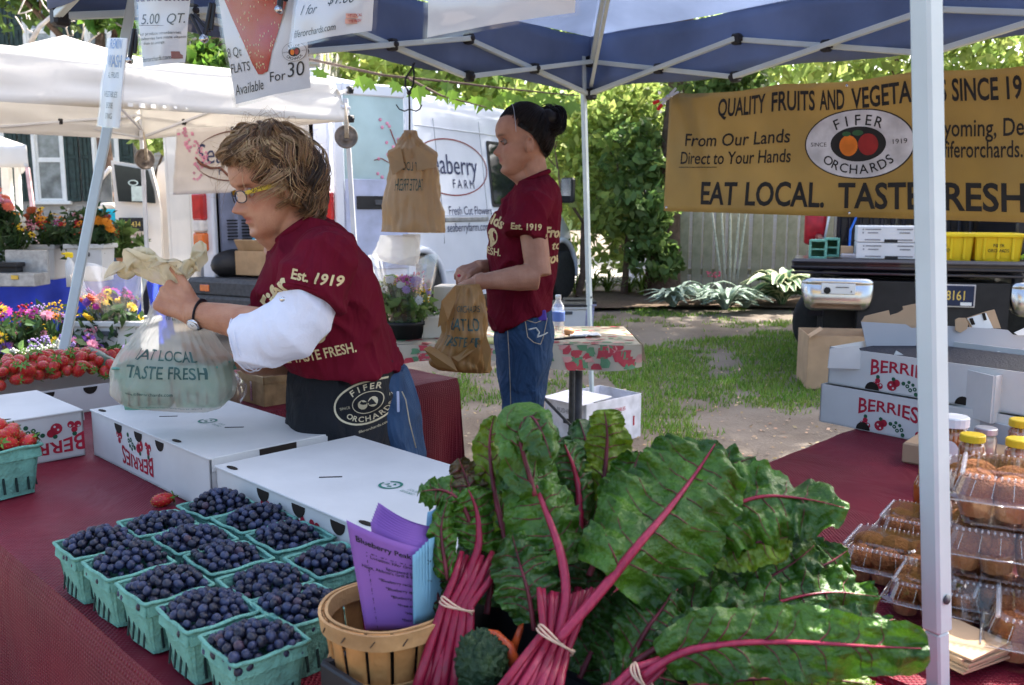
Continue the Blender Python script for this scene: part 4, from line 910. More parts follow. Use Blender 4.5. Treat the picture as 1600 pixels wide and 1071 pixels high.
def flower_mesh(kind,colr):
 nm='flower';mb=MB();mt=M('petal_'+colr,FC[colr],.6,ns=20,var=.2,trans=.3);ctr=M('flower_eye',(.1,.05,.02),.9)
 if kind=='daisy':
  for i in range(12):
   a=2*pi*i/12+.1*sin(i*3);d=V(cos(a),sin(a),0);s=V(-sin(a),cos(a),0)
   mb.add([d*.2,d*.6+s*.17+UZ*.08,d*1.0+UZ*(.02-.1*(i%3)),d*.6-s*.17+UZ*.08],[(0,1,2,3)])
  ell(mb,(0,0,.08),(.26,.26,.2),None,8,5,1)
 elif kind=='pom':
  for r_,z,n in((1,0,12),(.78,.16,11),(.55,.3,9),(.3,.4,6)):
   for i in range(n):
    a=2*pi*i/n+r_;d=V(cos(a),sin(a),0);s=V(-sin(a),cos(a),0)
    mb.add([d*.1+UZ*z*.8,d*r_*.7+s*.2+UZ*z,d*r_+UZ*(z+.04),d*r_*.7-s*.2+UZ*z],[(0,1,2,3)])
 elif kind=='spike':
  for i in range(34):
   z=-1.2+2.6*i/34;a=i*2.4;r_=.42*(1-.6*i/34);ell(mb,(cos(a)*r_,sin(a)*r_,z),(.2,.2,.17),None,5,3)
 else:
  q=random.Random(3)
  for i in range(26):ell(mb,(q.uniform(-1,1),q.uniform(-1,1),q.uniform(-.6,.6)),(.17,.17,.13),None,5,3)
 return mesh_of(nm,mb,[mt,ctr])
FM={}
def fmesh(k,c):
 if(k,c)not in FM:FM[(k,c)]=flower_mesh(k,c)
 return FM[(k,c)]
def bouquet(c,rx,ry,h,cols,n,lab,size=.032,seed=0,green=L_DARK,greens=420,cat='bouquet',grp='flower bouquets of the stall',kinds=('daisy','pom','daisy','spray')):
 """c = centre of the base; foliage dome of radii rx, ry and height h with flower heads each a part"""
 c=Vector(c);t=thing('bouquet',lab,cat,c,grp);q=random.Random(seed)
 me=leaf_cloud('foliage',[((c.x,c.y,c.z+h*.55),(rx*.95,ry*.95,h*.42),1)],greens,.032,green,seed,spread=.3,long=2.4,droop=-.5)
 mb=MB();heads=[]
 for i in range(n):
  a=q.uniform(0,2*pi);r_=q.random()**.5;x=cos(a)*r_;y=sin(a)*r_;z=h*(.55+.45*math.sqrt(max(0,1-r_*r_))*q.uniform(.6,1.1))
  p=c+V(x*rx,y*ry,z);heads.append((p,V(x,y-.55,.8)))
  tube(mb,[c+V(x*.02,y*.02,h*.05),c.lerp(p,.6),p],.0025,4)
 part('stem',mb,m_fern,t,kind='stuff')
 me.transform(Matrix.Translation(-c));link(bpy.data.objects.new('foliage',me),t)
 for i,(p,d)in enumerate(heads):
  k=kinds[i%len(kinds)];o=bpy.data.objects.new('flower',fmesh(k,cols[i%len(cols)]));link(o,t);o.location=p-c
  o.rotation_euler=nrm(d+V(q.uniform(-.4,.4),q.uniform(-.4,.2),0)).to_track_quat('Z','Y').to_euler();s=size*q.uniform(.7,1.25);o.scale=(s,s,s)
 return t
bouquet(onb(66,6.9,tz+.12),.2,.16,.42,['orange','rust','yellow','red'],34,'bouquet of orange and rust daisies in the first white tub',.036,1)
bouquet(onb(18,6.7,tz+.08),.2,.16,.44,['yellow','white','orange','pink'],26,'yellow and cream bouquet at the far end of the blue table',.03,2)
bouquet(onb(-2,6.3,tz+.32),.1,.1,.34,['pink','pink','coral'],12,'pink bouquet standing highest on the blue table',.05,3,kinds=('pom',))
bouquet(onb(118,6.75,tz+.12),.15,.13,.4,['pink','red','white','magenta'],22,'pink and red bouquet in the second white tub',.03,4)
bouquet(onb(152,6.7,tz+.14),.13,.12,.38,['orange','orange','red','rust'],20,'bouquet of orange sunflowers in the second white tub',.042,5)
def bucket(c,r,h,lab,mat=m_blk):
 mb=MB();lathe(mb,[(r*.8,0),(r,h),(r*1.06,h),(r*1.06,h-.02),(r*.96,h-.02),(r*.93,h-.01),(r*.75,.01)],c,24);return solo('flower_bucket',mb,mat,lab,'bucket','black flower buckets')
def gb(px,D):p=P(px,400,D);return V(p.x,p.y,0)
bucks=[(-10,5.3,.2,.5),(60,5.35,.17,.5),(112,5.2,.15,.5),(-5,4.3,.17,.36),(55,4.2,.15,.36)]
for i,(px,D,r,h)in enumerate(bucks):bucket(gb(px,D),r,h-.06,('black bucket at the stall end under the blue cloth','black bucket of purple and orange flowers before the blue cloth','black bucket behind the leaning tent pole','low black bucket behind the strawberries','low black bucket of white snapdragons')[i])
bouquet(gb(0,5.3)+UZ*.31,.26,.2,.5,['yellow','magenta','purple','red'],26,'bouquet of yellow and magenta flowers under the blue cloth edge',.04,6)
bouquet(gb(66,5.35)+UZ*.30,.24,.2,.52,['orange','magenta','yellow','lilac','pink'],30,'tall bouquet of orange daisies and lilac asters before the blue cloth',.036,7)
bouquet(gb(112,5.2)+UZ*.3,.14,.14,.38,['magenta','pink','purple'],14,'magenta bouquet behind the leaning tent pole',.04,8)
bouquet(gb(163,5.4)+UZ*.52,.2,.16,.4,['yellow','red','purple','magenta','coral','yellow'],34,'wrapped bouquet of yellow purple and red flowers in the large white crate',.036,9,kinds=('spike','pom','pom','daisy'))
bouquet(gb(20,4.3)+UZ*.3,.2,.14,.3,['yellow','white','lilac'],20,'low yellow and white bouquet behind the strawberries',.026,10)
bouquet(gb(62,4.2)+UZ*.34,.19,.14,.42,['white','white','lilac'],30,'white snapdragon bouquet behind the strawberries',.036,11,kinds=('spike','spray'),green=L_MID)
bouquet(gb(185,4.4)+UZ*.36,.1,.1,.36,['yellow','orange','lilac'],18,'orange and violet bouquet beside the zucchini',.028,12)
bouquet(gb(122,4.3)+UZ*.34,.09,.1,.3,['white','lilac'],14,'small lilac and cream bouquet right behind the zucchini',.024,13,kinds=('spray',))
for i,(px,D,r,h)in enumerate(((185,4.4,.1,.4),(122,4.3,.09,.38))):bucket(gb(px,D),r,h,('slim black bucket holding the orange and violet bouquet','slim black bucket behind the zucchini')[i])
mb=MB();c=gb(172,5.42)+UZ*.62
grid(mb,lambda u,v:c+V(cos(u*6.28)*(.07+.16*v+.012*sin(u*44)),sin(u*6.28)*(.07+.13*v),v*.42+.03*sin(u*19)*v),60,8)
solo('cellophane_sleeve',mb,clearmat('cellophane',film=.08,gloss=.1,bump=.6,bs=25),'clear cellophane sleeve round the bouquet in the white crate','wrapping')
t=thing('cash_box','open grey metal cash box on the blue table','cash box',onb(30,6.3,tz));mb=MB();c=onb(30,6.3,tz+.05)
box(mb,c,(.3,.22,.09),b=.006);part('box_body',mb,M('brushed_steel',(.4,.4,.4),.4,ns=30,metal=.5),t)
mb=MB();box(mb,c+V(0,.1,.12),(.3,.03,.16),b=.006);part('box_lid',mb,M('brushed_steel',(.4,.4,.4)),t)
mb=MB();box(mb,c+V(.02,-.115,.02),(.05,.01,.03),b=.003);part('latch',mb,M('brass',(.6,.45,.12),.3,metal=1),t)
mb=MB();box(mb,onb(12,6.35,tz+.15),(.2,.16,.03),b=.005);box(mb,onb(12,6.35,tz+.11),(.16,.1,.06));part('tray',mb,m_blk,t)
mb=MB();c=onb(108,6.25,tz+.1);lathe(mb,[(.03,-.1),(.03,.06),(.015,.09),(.015,.12)],c,14);t=thing('yellow_bottle','yellow topped white bottle on the blue table','bottle',c-UZ*.1);part('bottle_body',mb,m_tub,t)
mb=MB();box(mb,c+V(0,0,.12),(.05,.03,.04),b=.01);tube(mb,[c+UZ*.13,c+V(-.05,0,.13)],.008,6);part('spray_head',mb,m_yel,t)
m_tent=M('blue_tent_cloth',(.15,.20,.33),.8,ns=2.5,var=.12,bump=.25,bs=7,trans=.32);m_tpole=M('tent_pole_paint',(.52,.60,.60),.35,ns=6,var=.04,bump=.05)
N_=V(.545,1.15,0);FF=V(.475,5.55,0);LL=V(-1.62,3.35,0);RR=V(2.55,3.4,0)
ZB,ZT,ZE,ZP=2.08,2.27,2.42,3.25
tent=thing('blue_tent','blue pop-up tent with white scissor frame over the fruit stall','tent',(.5,3.35,0))
pk=V(.5,3.35,ZP);cs=[FF,RR,N_,LL];csx=[c+(c-V(.5,3.35,0))*.02 for c in cs]
mb=MB()
for i in range(4):
 a,b=up(csx[i],ZE),up(csx[(i+1)%4],ZE)
 def fn(u,v,a=a,b=b,i=i):
  p=a.lerp(b,u).lerp(pk,v);w_=sin(pi*min(1,v*1.2));return p-UZ*(.05*sin(pi*v)*(.4+.6*sin(pi*u))+min(1,v*6)*sin(pi*u)*(.012*noise.noise((u*9+i*5,v*5,0))+.010*sin(u*34+v*9)*(1-v)**2))
 grid(mb,fn,60,30)
part('tent_roof',mb,m_tent,tent)
for i in range(4):
 a,b=csx[i],csx[(i+1)%4];out=((a+b)/2-V(.5,3.35,0));out.z=0;out.normalize();mb=MB()
 grid(mb,lambda u,v:a.lerp(b,u)+out*((1-v)*sin(pi*u)*(.006+.012*sin(u*31+i)+.008*sin(u*77)))+UZ*(2.105+.012*sin(u*pi*6)+(ZE-2.1)*v),90,5,thick=.0015)
 part('valance',mb,m_tent,tent)
for i in range(4):truss(tent,cs[i],cs[(i+1)%4],3,ZB,ZT,m_tpole,.026,knob=m_blk)
for c in cs:mb=MB();bar(mb,up(c,ZT),pk-UZ*.12,.024,bev=.003);part('rafter',mb,m_tpole,tent)
mb=MB();bar(mb,pk-UZ*.75,pk-UZ*.05,.03);part('centre_post',mb,m_tpole,tent)
for i,c in enumerate(cs):
 mb=MB();m_=c.lerp(V(.5,3.35,0),.5);bar(mb,up(c,ZB+.05),V(m_.x,m_.y,2.55),.02,bev=.002);part('inner_strut',mb,m_tpole,tent)
def leg(bot,top,w_,ang,joint):
 mb=MB();bot=Vector(bot);top=Vector(top);j=bot.lerp(top,joint);z=(top-bot).normalized();x=rz(ang)@V(1,0,0);x=(x-z*x.dot(z)).normalized();R=basis(x,z.cross(x),z)
 box(mb,(j+top)/2,(w_,w_,(top-j).length),R,b=.004);lg=part('leg',mb,m_tpole,tent)
 mb=MB();box(mb,(bot+j)/2,(w_*.8,w_*.8,(bot-j).length),R,b=.003);box(mb,bot+z*.006,(w_*1.9,w_*1.9,.012),R);part('leg_extension',mb,m_tpole,lg)
 mb=MB();tube(mb,[j+z*.05-R.col[1]*(w_*.52),j+z*.05-R.col[1]*(w_*.58)],.007,8);part('lock_button',mb,m_grey,lg)
nt_,nb_=P(1447,0,1.15),P(1464,985,1.15);d=(nt_-nb_);zz=d/d.z
leg(nb_+zz*(.0-nb_.z),nb_+zz*(2.3-nb_.z),.0295,rad(28),(nb_.z)/2.3)
t2,b2=P(912,148,5.55),P(924,592,5.55);d=(t2-b2);zz=d/d.z;leg(b2+zz*(0-b2.z),b2+zz*(2.3-b2.z),.03,rad(45),.35)
t2,b2=P(172,180,3.38),P(94,575,3.25);d=(t2-b2);zz=d/d.z;leg(b2+zz*(0-b2.z),b2+zz*(2.3-b2.z),.034,rad(20),.36)
leg((2.55,3.4,0),(2.55,3.4,2.3),.032,rad(45),.35)
for c in(FF,LL,RR,N_):
 for z in(ZB,ZT):mb=MB();box(mb,up(c,z),(.058,.058,.065),rz(rad(45)),b=.01);part('corner_bracket',mb,m_blk,tent)
m_ban=M('mustard_vinyl',(.43,.31,.095),.36,ns=2.2,var=.1,bump=.06,wave=(70,0,70),spec=.45,trans=.25)
ban=thing('stall_banner','wide mustard yellow banner with the orchard logo hanging under the tent edge','banner',P(1300,345,4.6))
ba,bb=P(1037,330,5.07),P(1050,146,5.07);ra,rb_=P(1720,352,3.72),P(1700,88,3.72)
BL=(ra-ba).length;BH=.665;bn=(ra-ba).cross(bb-ba).normalized();bn=bn if bn.y<0 else-bn
def bfn(u,v,d=0):
 """u metres from the near end, v metres above the lower hem"""
 U=u/BL;Vv=v/BH;p=ba.lerp(ra,U).lerp(bb.lerp(rb_,U),Vv)
 w_=.012*sin(U*9+Vv*2)+.02*math.exp(-((U-.02-.14*(1-Vv))/.03)**2)-.012*math.exp(-((U-.06-.10*(1-Vv))/.02)**2)+.006*sin(U*40+3*Vv)*Vv
 return p+bn*(w_+d)-UZ*(.018*sin(pi*((U*3)%1))*Vv)
mb=MB();grid(mb,lambda u,v:bfn(u*BL,v*BH),120,20,thick=.001);part('vinyl',mb,m_ban,ban)
bt2=lambda u,v,d=0:bfn(u,v,.0025+d)
mb=MB();
def ux(px):
 d=ra-ba;r=(px-800)/FPX;cD=lambda p:p.y*cos(PITCH)-(p.z-CAMZ)*sin(PITCH);return BL*(ba.x-r*cD(ba))/(r*(cD(ra)-cD(ba))-d.x)
def fit(par,s,p0,p1,v,size,name='lettering',mat=None,**k):
 vs,_=text_geo(s,**k);w_=(vs[:,0].max()-vs[:,0].min())*size;u0,u1=ux(p0),ux(p1);mb=MB();k['sx']=k.get('sx',1)*(u1-u0)/w_;text(mb,s,bt2,size,((u0+u1)/2,v),**k);part(name,mb,mat or m_ink,par)
for s,a,b in(('QUALITY',1115,1191),('FRUITS',1201,1272),('AND',1281,1322),('VEGETABLES',1333,1490),('SINCE',1498,1572),('1919',1583,1640)):fit(ban,s,a,b,.575,.135,'headline',bold=.022,sub=.5)
for s,a,b in(('EAT',1095,1151),('LOCAL.',1164,1286),('TASTE',1308,1440),('FRESH',1450,1606),('.',1612,1620)):fit(ban,s,a,b,.10,.175,'slogan',bold=.022,shear=.05,sub=.5)
mb=MB();fit(ban,'From Our Lands',1067,1231,.40,.098,'tagline',bold=.01,shear=.08,sub=.5);fit(ban,'Direct to Your Hands',1060,1233,.30,.098,'tagline',bold=.01,shear=.08,sub=.5);fit(ban,'Wyoming, Delaware',1455,1690,.41,.11,'tagline',bold=.01,shear=.08,sub=.5);fit(ban,'fiferorchards.com',1480,1650,.315,.105,'tagline',bold=.01,shear=.08,sub=.5)
box(mb,bt2(ux(1090),.252),(ux(1118)-ux(1060),.002,.004),basis((ra-ba).normalized(),bn,UZ))
part('underline',mb,m_ink,ban)
def logo(par,fn,W_,H_,mats,ring=True):
 """oval badge with an orange and a red fruit on a black oval"""
 mb=MB()
 def disc(rx,ry,lift,mi,cx=0,cy=0,n=48):
  k=5;
  for q in range(k):
   for i in range(n):
    a0,a1=2*pi*i/n,2*pi*(i+1)/n;r0,r1=q/k,(q+1)/k
    mb.add([fn(cx+rx*r*cos(a),cy+ry*r*sin(a),lift)for r,a in((r0,a0),(r1,a0),(r1,a1),(r0,a1))],[(0,1,2,3)]if q else[(0,1,2)]if False else[(0,1,2,3)],mi)
 disc(W_/2,H_/2,.0005,1);disc(W_/2*.975,H_/2*.965,.0012,0);part('badge',mb,[mats[0],mats[1]],par)
 mb=MB();disc(W_*.25,H_*.25,.0019,0);part('badge_centre',mb,[mats[1]],par)
 mb=MB();disc(W_*.082,H_*.15,.0026,0,-W_*.085,-H_*.02,24);part('peach_print',mb,[mats[2]],par)
 mb=MB();disc(W_*.09,H_*.155,.0026,0,W_*.09,-H_*.01,24);part('apple_print',mb,[mats[3]],par)
 mb=MB();disc(W_*.05,H_*.04,.0028,0,W_*.0,H_*.16,16);disc(W_*.04,H_*.035,.003,0,-W_*.1,H_*.15,16);part('leaf_print',mb,[mats[4]],par)
 mb=MB();f2=lambda u,v,d=0:fn(u,v,.002)
 arc_text(mb,'FIFER',f2,H_*.21,W_*.345,H_*.335,pi/2,1.15,bold=.01);arc_text(mb,'ORCHARDS',f2,H_*.19,W_*.36,H_*.37,-pi/2,1.75,inward=True,bold=.01)
 text(mb,'SINCE',f2,H_*.085,(-W_*.365,0),sx=1.1);text(mb,'1919',f2,H_*.095,(W_*.365,0),sx=1.2);part('badge_lettering',mb,mats[1],par,kind='stuff')
m_pch=M('print_orange',(.75,.2,.02),.5);m_apl=M('print_red',(.3,.02,.02),.5);m_lfp=M('print_green',(.03,.1,.04),.5);m_bw=M('print_white',(.6,.6,.62),.5)
logo(ban,lambda u,v,d=0:bfn(ux(1342)+u,.36+v,.002+d),ux(1432)-ux(1252),.34,[m_bw,m_ink,m_pch,m_apl,m_lfp])
for u in(.02,BL*.5,BL-.1):
 for v in(.02,BH-.02):mb=MB();c=bfn(u,v,.003);lathe(mb,[(.004,-.002),(.009,0),(.004,.002)],c,10,Matrix.Rotation(rad(90),3,'X'));part('grommet',mb,m_chrome,ban)
def clamp(name,a,b,lab,tipm,w_=.012,grp=None):
 a,b=Vector(a),Vector(b);t=thing(name,lab,'clamp',b,grp);s=(b-a).cross(V(0,1,0)).normalized();mb=MB();m_=a.lerp(b,.45)
 bar(mb,a+s*.012,m_,w_);bar(mb,a-s*.012,m_,w_);bar(mb,m_,b+s*.02,w_);bar(mb,m_,b-s*.02,w_);tube(mb,[m_-V(0,.012,0),m_+V(0,.012,0)],.014,10);part('jaw',mb,m_rim if tipm!=m_blk else m_blk,t)
 for k in(1,-1):mb=MB();e=b+s*(.02*k);d_=(e-m_)*.38;bar(mb,e-d_,e+d_*.15,w_*1.5,bev=.003);part('grip',mb,tipm,t)
 return t
clamp('spring_clamp',P(1058,141,5.0),P(1025,166,4.98),'silver spring clamp with red grips at the banner corner',M('red_grip',(.6,.02,.02),.5))
m_paper=M('sign_paper',(.62,.62,.63),.5,ns=3,var=.02);m_slv=clearmat('sheet_protector',film=.006,gloss=.018,bump=.7,bs=16);m_pen=M('marker_ink',(.03,.03,.03),.6)
m_bink=M('blue_ink',(.03,.12,.4),.6);m_rink=M('red_ink',(.5,.05,.04),.6)
def sheet(name,lab,cs4,D,tilt=0,bend=.02,margin=.012,n=10,pm=None):
 """cs4 pixel corners bl, br, tr, tl"""
 q=[P(x,y,d)for(x,y),d in zip(cs4,D)];n_=(q[1]-q[0]).cross(q[3]-q[0]).normalized();n_=n_ if n_.y<0 else-n_;W_=(q[1]-q[0]).length;H_=(q[3]-q[0]).length
 def fn(u,v,d=0):
  U,Vv=u/W_,v/H_;p=q[0].lerp(q[1],U).lerp(q[3].lerp(q[2],U),Vv);return p+n_*(bend*sin(pi*U)*(1-.5*Vv)+.006*noise.noise((U*4,Vv*3,W_))+d)
 t=thing(name,lab,'sign',(q[0]+q[1])/2,'price signs hanging in clear sleeves from the tent edge');
 mb=MB();grid(mb,lambda u,v:fn(margin+u*(W_-2*margin),margin+v*(H_-margin)),n,n);part('paper',mb,pm or m_paper,t)
 mb=MB();grid(mb,lambda u,v:fn(u*W_,v*H_,.005),n,n);grid(mb,lambda u,v:fn(u*W_,v*H_,-.004),n,n);part('sleeve',mb,m_slv,t)
 return t,(lambda u,v,d=0:fn(u,v,.0015+d)),W_,H_
t,fn,W_,H_=sheet('wash_sign','narrow sleeve sign reminding to wash fruit hanging in front of the tent pole',[(153,198),(187,202),(200,60),(170,60)],[2.95,2.85,2.8,2.9],bend=.006,margin=.004)
mb=MB();text(mb,'REMIN',fn,.042,(W_/2,H_*.93),sx=.75,bold=.01,sub=.5);text(mb,'WASH',fn,.052,(W_/2+.002,H_*.74),sx=.68,bold=.02,sub=.5);part('headline',mb,m_bink,t)
mb=MB();
for s,y in(('ALL FRUITS',.59),('VEGETABLES',.375),('BEFORE',.25),('EATING',.13)):text(mb,s,fn,.026,(W_/2,H_*y),sx=.6,sub=.5)
part('lettering',mb,m_ink,t)
t,fn,W_,H_=sheet('strawberry_price_sign','strawberry price sign in a clear sleeve beside the blue tent corner',[(222,110),(293,102),(306,-40),(207,-40)],[2.75,2.7,2.65,2.75],bend=.012,margin=.008)
mb=MB();text(mb,'Strawberries',fn,.047,(W_*.48,H_*.77),sx=.62,bold=.03,sub=.4);part('headline',mb,M('plum_ink',(.10,.07,.16),.6),t)
mb=MB();text(mb,'5.00  QT.',fn,.042,(W_*.5,H_*.52),sx=.8,shear=.2);part('handwriting',mb,m_pen,t)
mb=MB();text(mb,'our produce: strawberries.',fn,.012,(W_*.45,H_*.37));text(mb,'strawberries have more vitamin C',fn,.012,(W_*.5,H_*.32));text(mb,'than an orange.',fn,.012,(W_*.35,H_*.27));text(mb,'fiferorchards.com',fn,.02,(W_*.36,H_*.1),sx=.75)
box(mb,fn(W_*.5,H_*.45),(W_*.8,.001,.001));part('small_print',mb,m_ink,t)
mb=MB();box(mb,fn(W_*.8,H_*.12),(.034,.0015,.02));part('stamp',mb,M('stamp_brown',(.3,.12,.1),.6),t)
t,fn,W_,H_=sheet('berry_picture_sign','clear sleeved sign with a huge red strawberry picture and handwriting',[(367,169),(490,141),(478,-60),(327,-60)],[2.42,2.34,2.3,2.42],bend=.018,margin=.008)
m_bry=M('berry_print',(.36,.006,.005),.5,ns=9,col2=(.38,.05,.004))
mb=MB();out=[(.06,1.0),(.08,.8),(.17,.6),(.27,.42),(.34,.27),(.40,.19),(.46,.185),(.53,.2),(.60,.34),(.70,.52),(.80,.72),(.86,.9),(.88,1.0)]
cx_=.46
for i in range(len(out)-1):
 (u0,v0),(u1,v1)=out[i],out[i+1];
 for k in range(4):mb.add([fn((cx_+(a-cx_)*f)*W_,(.72+(b-.72)*f)*H_,.0008)for a,b,f in((u0,v0,k/4),(u1,v1,k/4),(u1,v1,(k+1)/4),(u0,v0,(k+1)/4))],[(0,1,2,3)])
part('strawberry_picture',mb,m_bry,t)
mb=MB();rr=random.Random(4)
for i in range(120):
 v=rr.uniform(.22,.98);hw=np.interp(v,[.19,.3,.5,.8,1],[.02,.14,.26,.38,.41]);u=cx_+rr.uniform(-hw,hw)*.95;ell(mb,fn(u*W_,v*H_,.0018),(.0012,.0008,.0028),None,5,3)
part('seed_print',mb,M('seed_yellow',(.75,.6,.3),.5),t,kind='stuff')
mb=MB();text(mb,'8 Qt',fn,.034,(W_*.13,H_*.37),sx=.7,shear=.1);text(mb,'FLATS',fn,.034,(W_*.17,H_*.26),sx=.7,shear=.1);text(mb,'Available',fn,.04,(W_*.25,H_*.11),sx=.66,shear=.2);text(mb,'For',fn,.038,(W_*.62,H_*.15),sx=.8,shear=.1);text(mb,'30',fn,.06,(W_*.82,H_*.18),sx=.8,shear=.1);part('handwriting',mb,m_pen,t)
logo(t,lambda u,v,d=0:fn(W_*.83+u,H_*.32+v,.0006+d*.4),.062,.055,[m_paper,m_ink,m_pch,m_apl,m_lfp])
t,fn,W_,H_=sheet('orchard_price_sign','white sleeved price sign overlapping the strawberry picture sign',[(452,78),(585,52),(594,-50),(470,-50)],[2.25,2.15,2.12,2.22],bend=.02,margin=.008)
mb=MB();text(mb,'$1.00',fn,.038,(W_*.6,H_*.56),sx=.85,shear=.25);text(mb,'1 for',fn,.034,(W_*.2,H_*.46),sx=.8,shear=.3);text(mb,'3 g',fn,.034,(W_*.24,H_*.78),sx=.8,shear=.3);part('handwriting',mb,m_pen,t)
mb=MB();text(mb,'fiferorchards.com',fn,.026,(W_*.33,H_*.17),sx=.72);part('lettering',mb,m_ink,t)
mb=MB();box(mb,fn(W_*.78,H_*.3),(.04,.001,.011));box(mb,fn(W_*.78,H_*.22),(.04,.001,.011));st2=part('stamp',mb,M('stamp_pink',(.75,.4,.3),.6),t)
mb=MB();text(mb,'EAT LOCAL',fn,.011,(W_*.78,H_*.3),bold=.02,sx=.7);text(mb,'TASTE FRESH',fn,.011,(W_*.78,H_*.22),bold=.02,sx=.6);mb.v=[tuple(Vector(v)+V(0,-.003,0))for v in mb.v];part('stamp_lettering',mb,m_rink,st2)
t,fn,W_,H_=sheet('blank_sign','back of a white sheet in a wide clear sleeve next to the tent rafter',[(662,68),(905,24),(912,-70),(668,-70)],[1.95,1.78,1.75,1.92],bend=.025,margin=.01)
m_blkc=M('clamp_black',(.015,.015,.02),.3)
for i,(ax,ay,bx,by,D,lab)in enumerate(((210,45,202,95,2.78,'black clip beside the wash sign'),(330,5,320,60,2.5,'black folded clamp leg next to the strawberry picture sign'),(298,22,318,62,2.5,'black clamp leg slanting from the strawberry price sign'),(440,-12,436,16,2.3,'black clip at the top of the strawberry picture'))):
 t=thing('black_clip',lab,'clip',P(bx,by,D),'black clips along the tent edge');mb=MB();a,b=P(ax,ay,D),P(bx,by,D);bar(mb,a,b,.014,.01,bev=.003);bar(mb,a+V(.008,0,0),b+V(.018,0,.02),.01,.008,bev=.003);part('clip_jaw',mb,m_blkc,t);mb=MB();tube(mb,[b-V(0,.01,0),b+V(0,.01,0)],.009,10);part('clip_tip',mb,m_chrome,t)
mb=MB();cq=[P(172,72,3.05),P(214,52,2.95),P(330,-20,2.55),P(196,-20,3.05)]
TZ0=.75
m_mar=M('maroon_cloth',(.235,.010,.030),.55,ns=2.6,col2=(.15,.006,.02),bump=.6,wave=(46,46,46),spec=.25,fold=.22,fs=4)
m_tabw=M('folding_table_top',(.55,.55,.52),.6)
def rect_table(s0,s1,t0,t1,lab,z=TZ0-.004):
 c=ST((s0+s1)/2,(t0+t1)/2);t=thing('folding_table',lab,'table',c);R=basis(E2,E1*-1,UZ);mb=MB()
 box(mb,c+UZ*(z-.02),(s1-s0,t1-t0,.035),R,b=.006);part('tabletop',mb,m_tabw,t)
 for s in(s0+.1,s1-.1):
  for q in(t0+.12,t1-.12):mb=MB();a=ST(s,q);tube(mb,[a,a+UZ*(z-.03)],.014,8);part('leg',mb,m_grey,t)
 return t
A_S0,A_S1,A_T0,A_T1=.475,1.175,-3.6,.32
rect_table(A_S0+.005,A_S1-.005,-3.55,-1.7,'far half of the front selling table under the maroon cloth');rect_table(A_S0+.005,A_S1-.005,-1.66,.3,'near half of the front selling table under the maroon cloth')
def top_cloth(s0,s1,t0,t1,lab,sides,mat=None,z=TZ0,hem=.02,seed=0,name='maroon_tablecloth',cat='tablecloth'):
 mb=MB();k=lambda s,t:z+.002*noise.noise((s*9,t*3,seed))+.0016*max(0,1-9*abs(noise.noise((s*2.2,t*2.2,seed+4))))+.0007*sin(s*40+t*3)
 grid(mb,lambda u,v:ST(s0+(s1-s0)*u,t0+(t1-t0)*v,k(s0+(s1-s0)*u,t0+(t1-t0)*v)),36,90)
 def drop(p0,p1,out,n):
  def fn(u,v):
   p=p0.lerp(p1,u);e=v*(z-hem);f=.012+.03*v+(.03*sin(u*n+seed)+.016*sin(u*n*2.3+1))*smooth(v*1.6)*.8
   s_,t_=st(p)
   r_=min(1,v*20);return Vector((p.x,p.y,0))+out*(f*r_)+UZ*(k(s_,t_)-e)
  grid(mb,fn,120,24)
 if 'o' in sides:drop(ST(s0,t0),ST(s0,t1),E2*-1,34)
 if 'i' in sides:drop(ST(s1,t1),ST(s1,t0),E2,30)
 if 'r' in sides:drop(ST(s0,t1),ST(s1,t1),E1,16)
 if 'l' in sides:drop(ST(s1,t0),ST(s0,t0),E1*-1,14)
 return solo(name,mb,mat or m_mar,lab,cat)
top_cloth(A_S0,A_S1,A_T0,A_T1,'woven maroon cloth over the front table under the blueberries','oir')
B_=(1.21,2.26,-3.35,-2.56);rect_table(B_[0]+.005,B_[1]-.005,B_[2]+.005,B_[3]-.005,'table behind the older woman under the second maroon cloth')
top_cloth(*B_,'maroon cloth hanging to the ground behind the older woman','ir',seed=3);
mb=MB()
C_=(1.2,2.72,-1.12,-.05);rect_table(C_[0]+.005,C_[1]-.005,C_[2]+.005,C_[3]-.005,'side table of muffins and honey under its maroon cloth')
top_cloth(*C_,'maroon cloth over the side table with muffins and honey','lio',seed=6)
m_flo=M('floral_oilcloth',(.46,.39,.28),.45,ns=7,var=.06)
ft=thing('floral_table','folding table with floral cover beside the young woman','table',(-.2,4.65,0));fx0,fx1,fy0,fy1,fz=-1.2,.56,4.32,5.0,.74
mb=MB();box(mb,((fx0+fx1)/2,(fy0+fy1)/2,fz-.025),(fx1-fx0-.02,fy1-fy0-.02,.035),b=.006);part('tabletop',mb,m_tabw,ft)
for(x,y,px)in((.335,4.42,0),(.335,4.9,0),(-1.05,4.42,0),(-1.05,4.9,0)):mb=MB();tube(mb,[(x,y,0),(x,y,fz-.03)],.019,10);part('leg',mb,m_grey,ft)
mb=MB();bar(mb,(.33,4.42,.28),(.0,4.45,.62),.02,.012);part('brace',mb,m_grey,ft)
mb=MB();kf=lambda x,y:fz+.004+.003*noise.noise((x*6,y*6,0));fe=fx1+.07
grid(mb,lambda u,v:V(fx0+(fe-fx0)*u,fy0+(fy1-fy0)*v,kf(fx0+(fe-fx0)*u,fy0+(fy1-fy0)*v)),50,16)
fdrop=lambda u,v:V(fx0+(fe-fx0)*u,fy0-.012-.05*v-.022*sin(u*42)*v,kf(fx0+(fe-fx0)*u,fy0)-v*(.09+.03*sin(u*9)))
grid(mb,fdrop,90,8);sdrop=lambda u,v:V(fe+.01+.02*v,fy0+(fy1-fy0)*u,fz+.004-v*.10);grid(mb,sdrop,14,5)
fc=solo('floral_tablecloth',mb,m_flo,'cream cloth printed with red flowers and green leaves on the folding table','tablecloth')
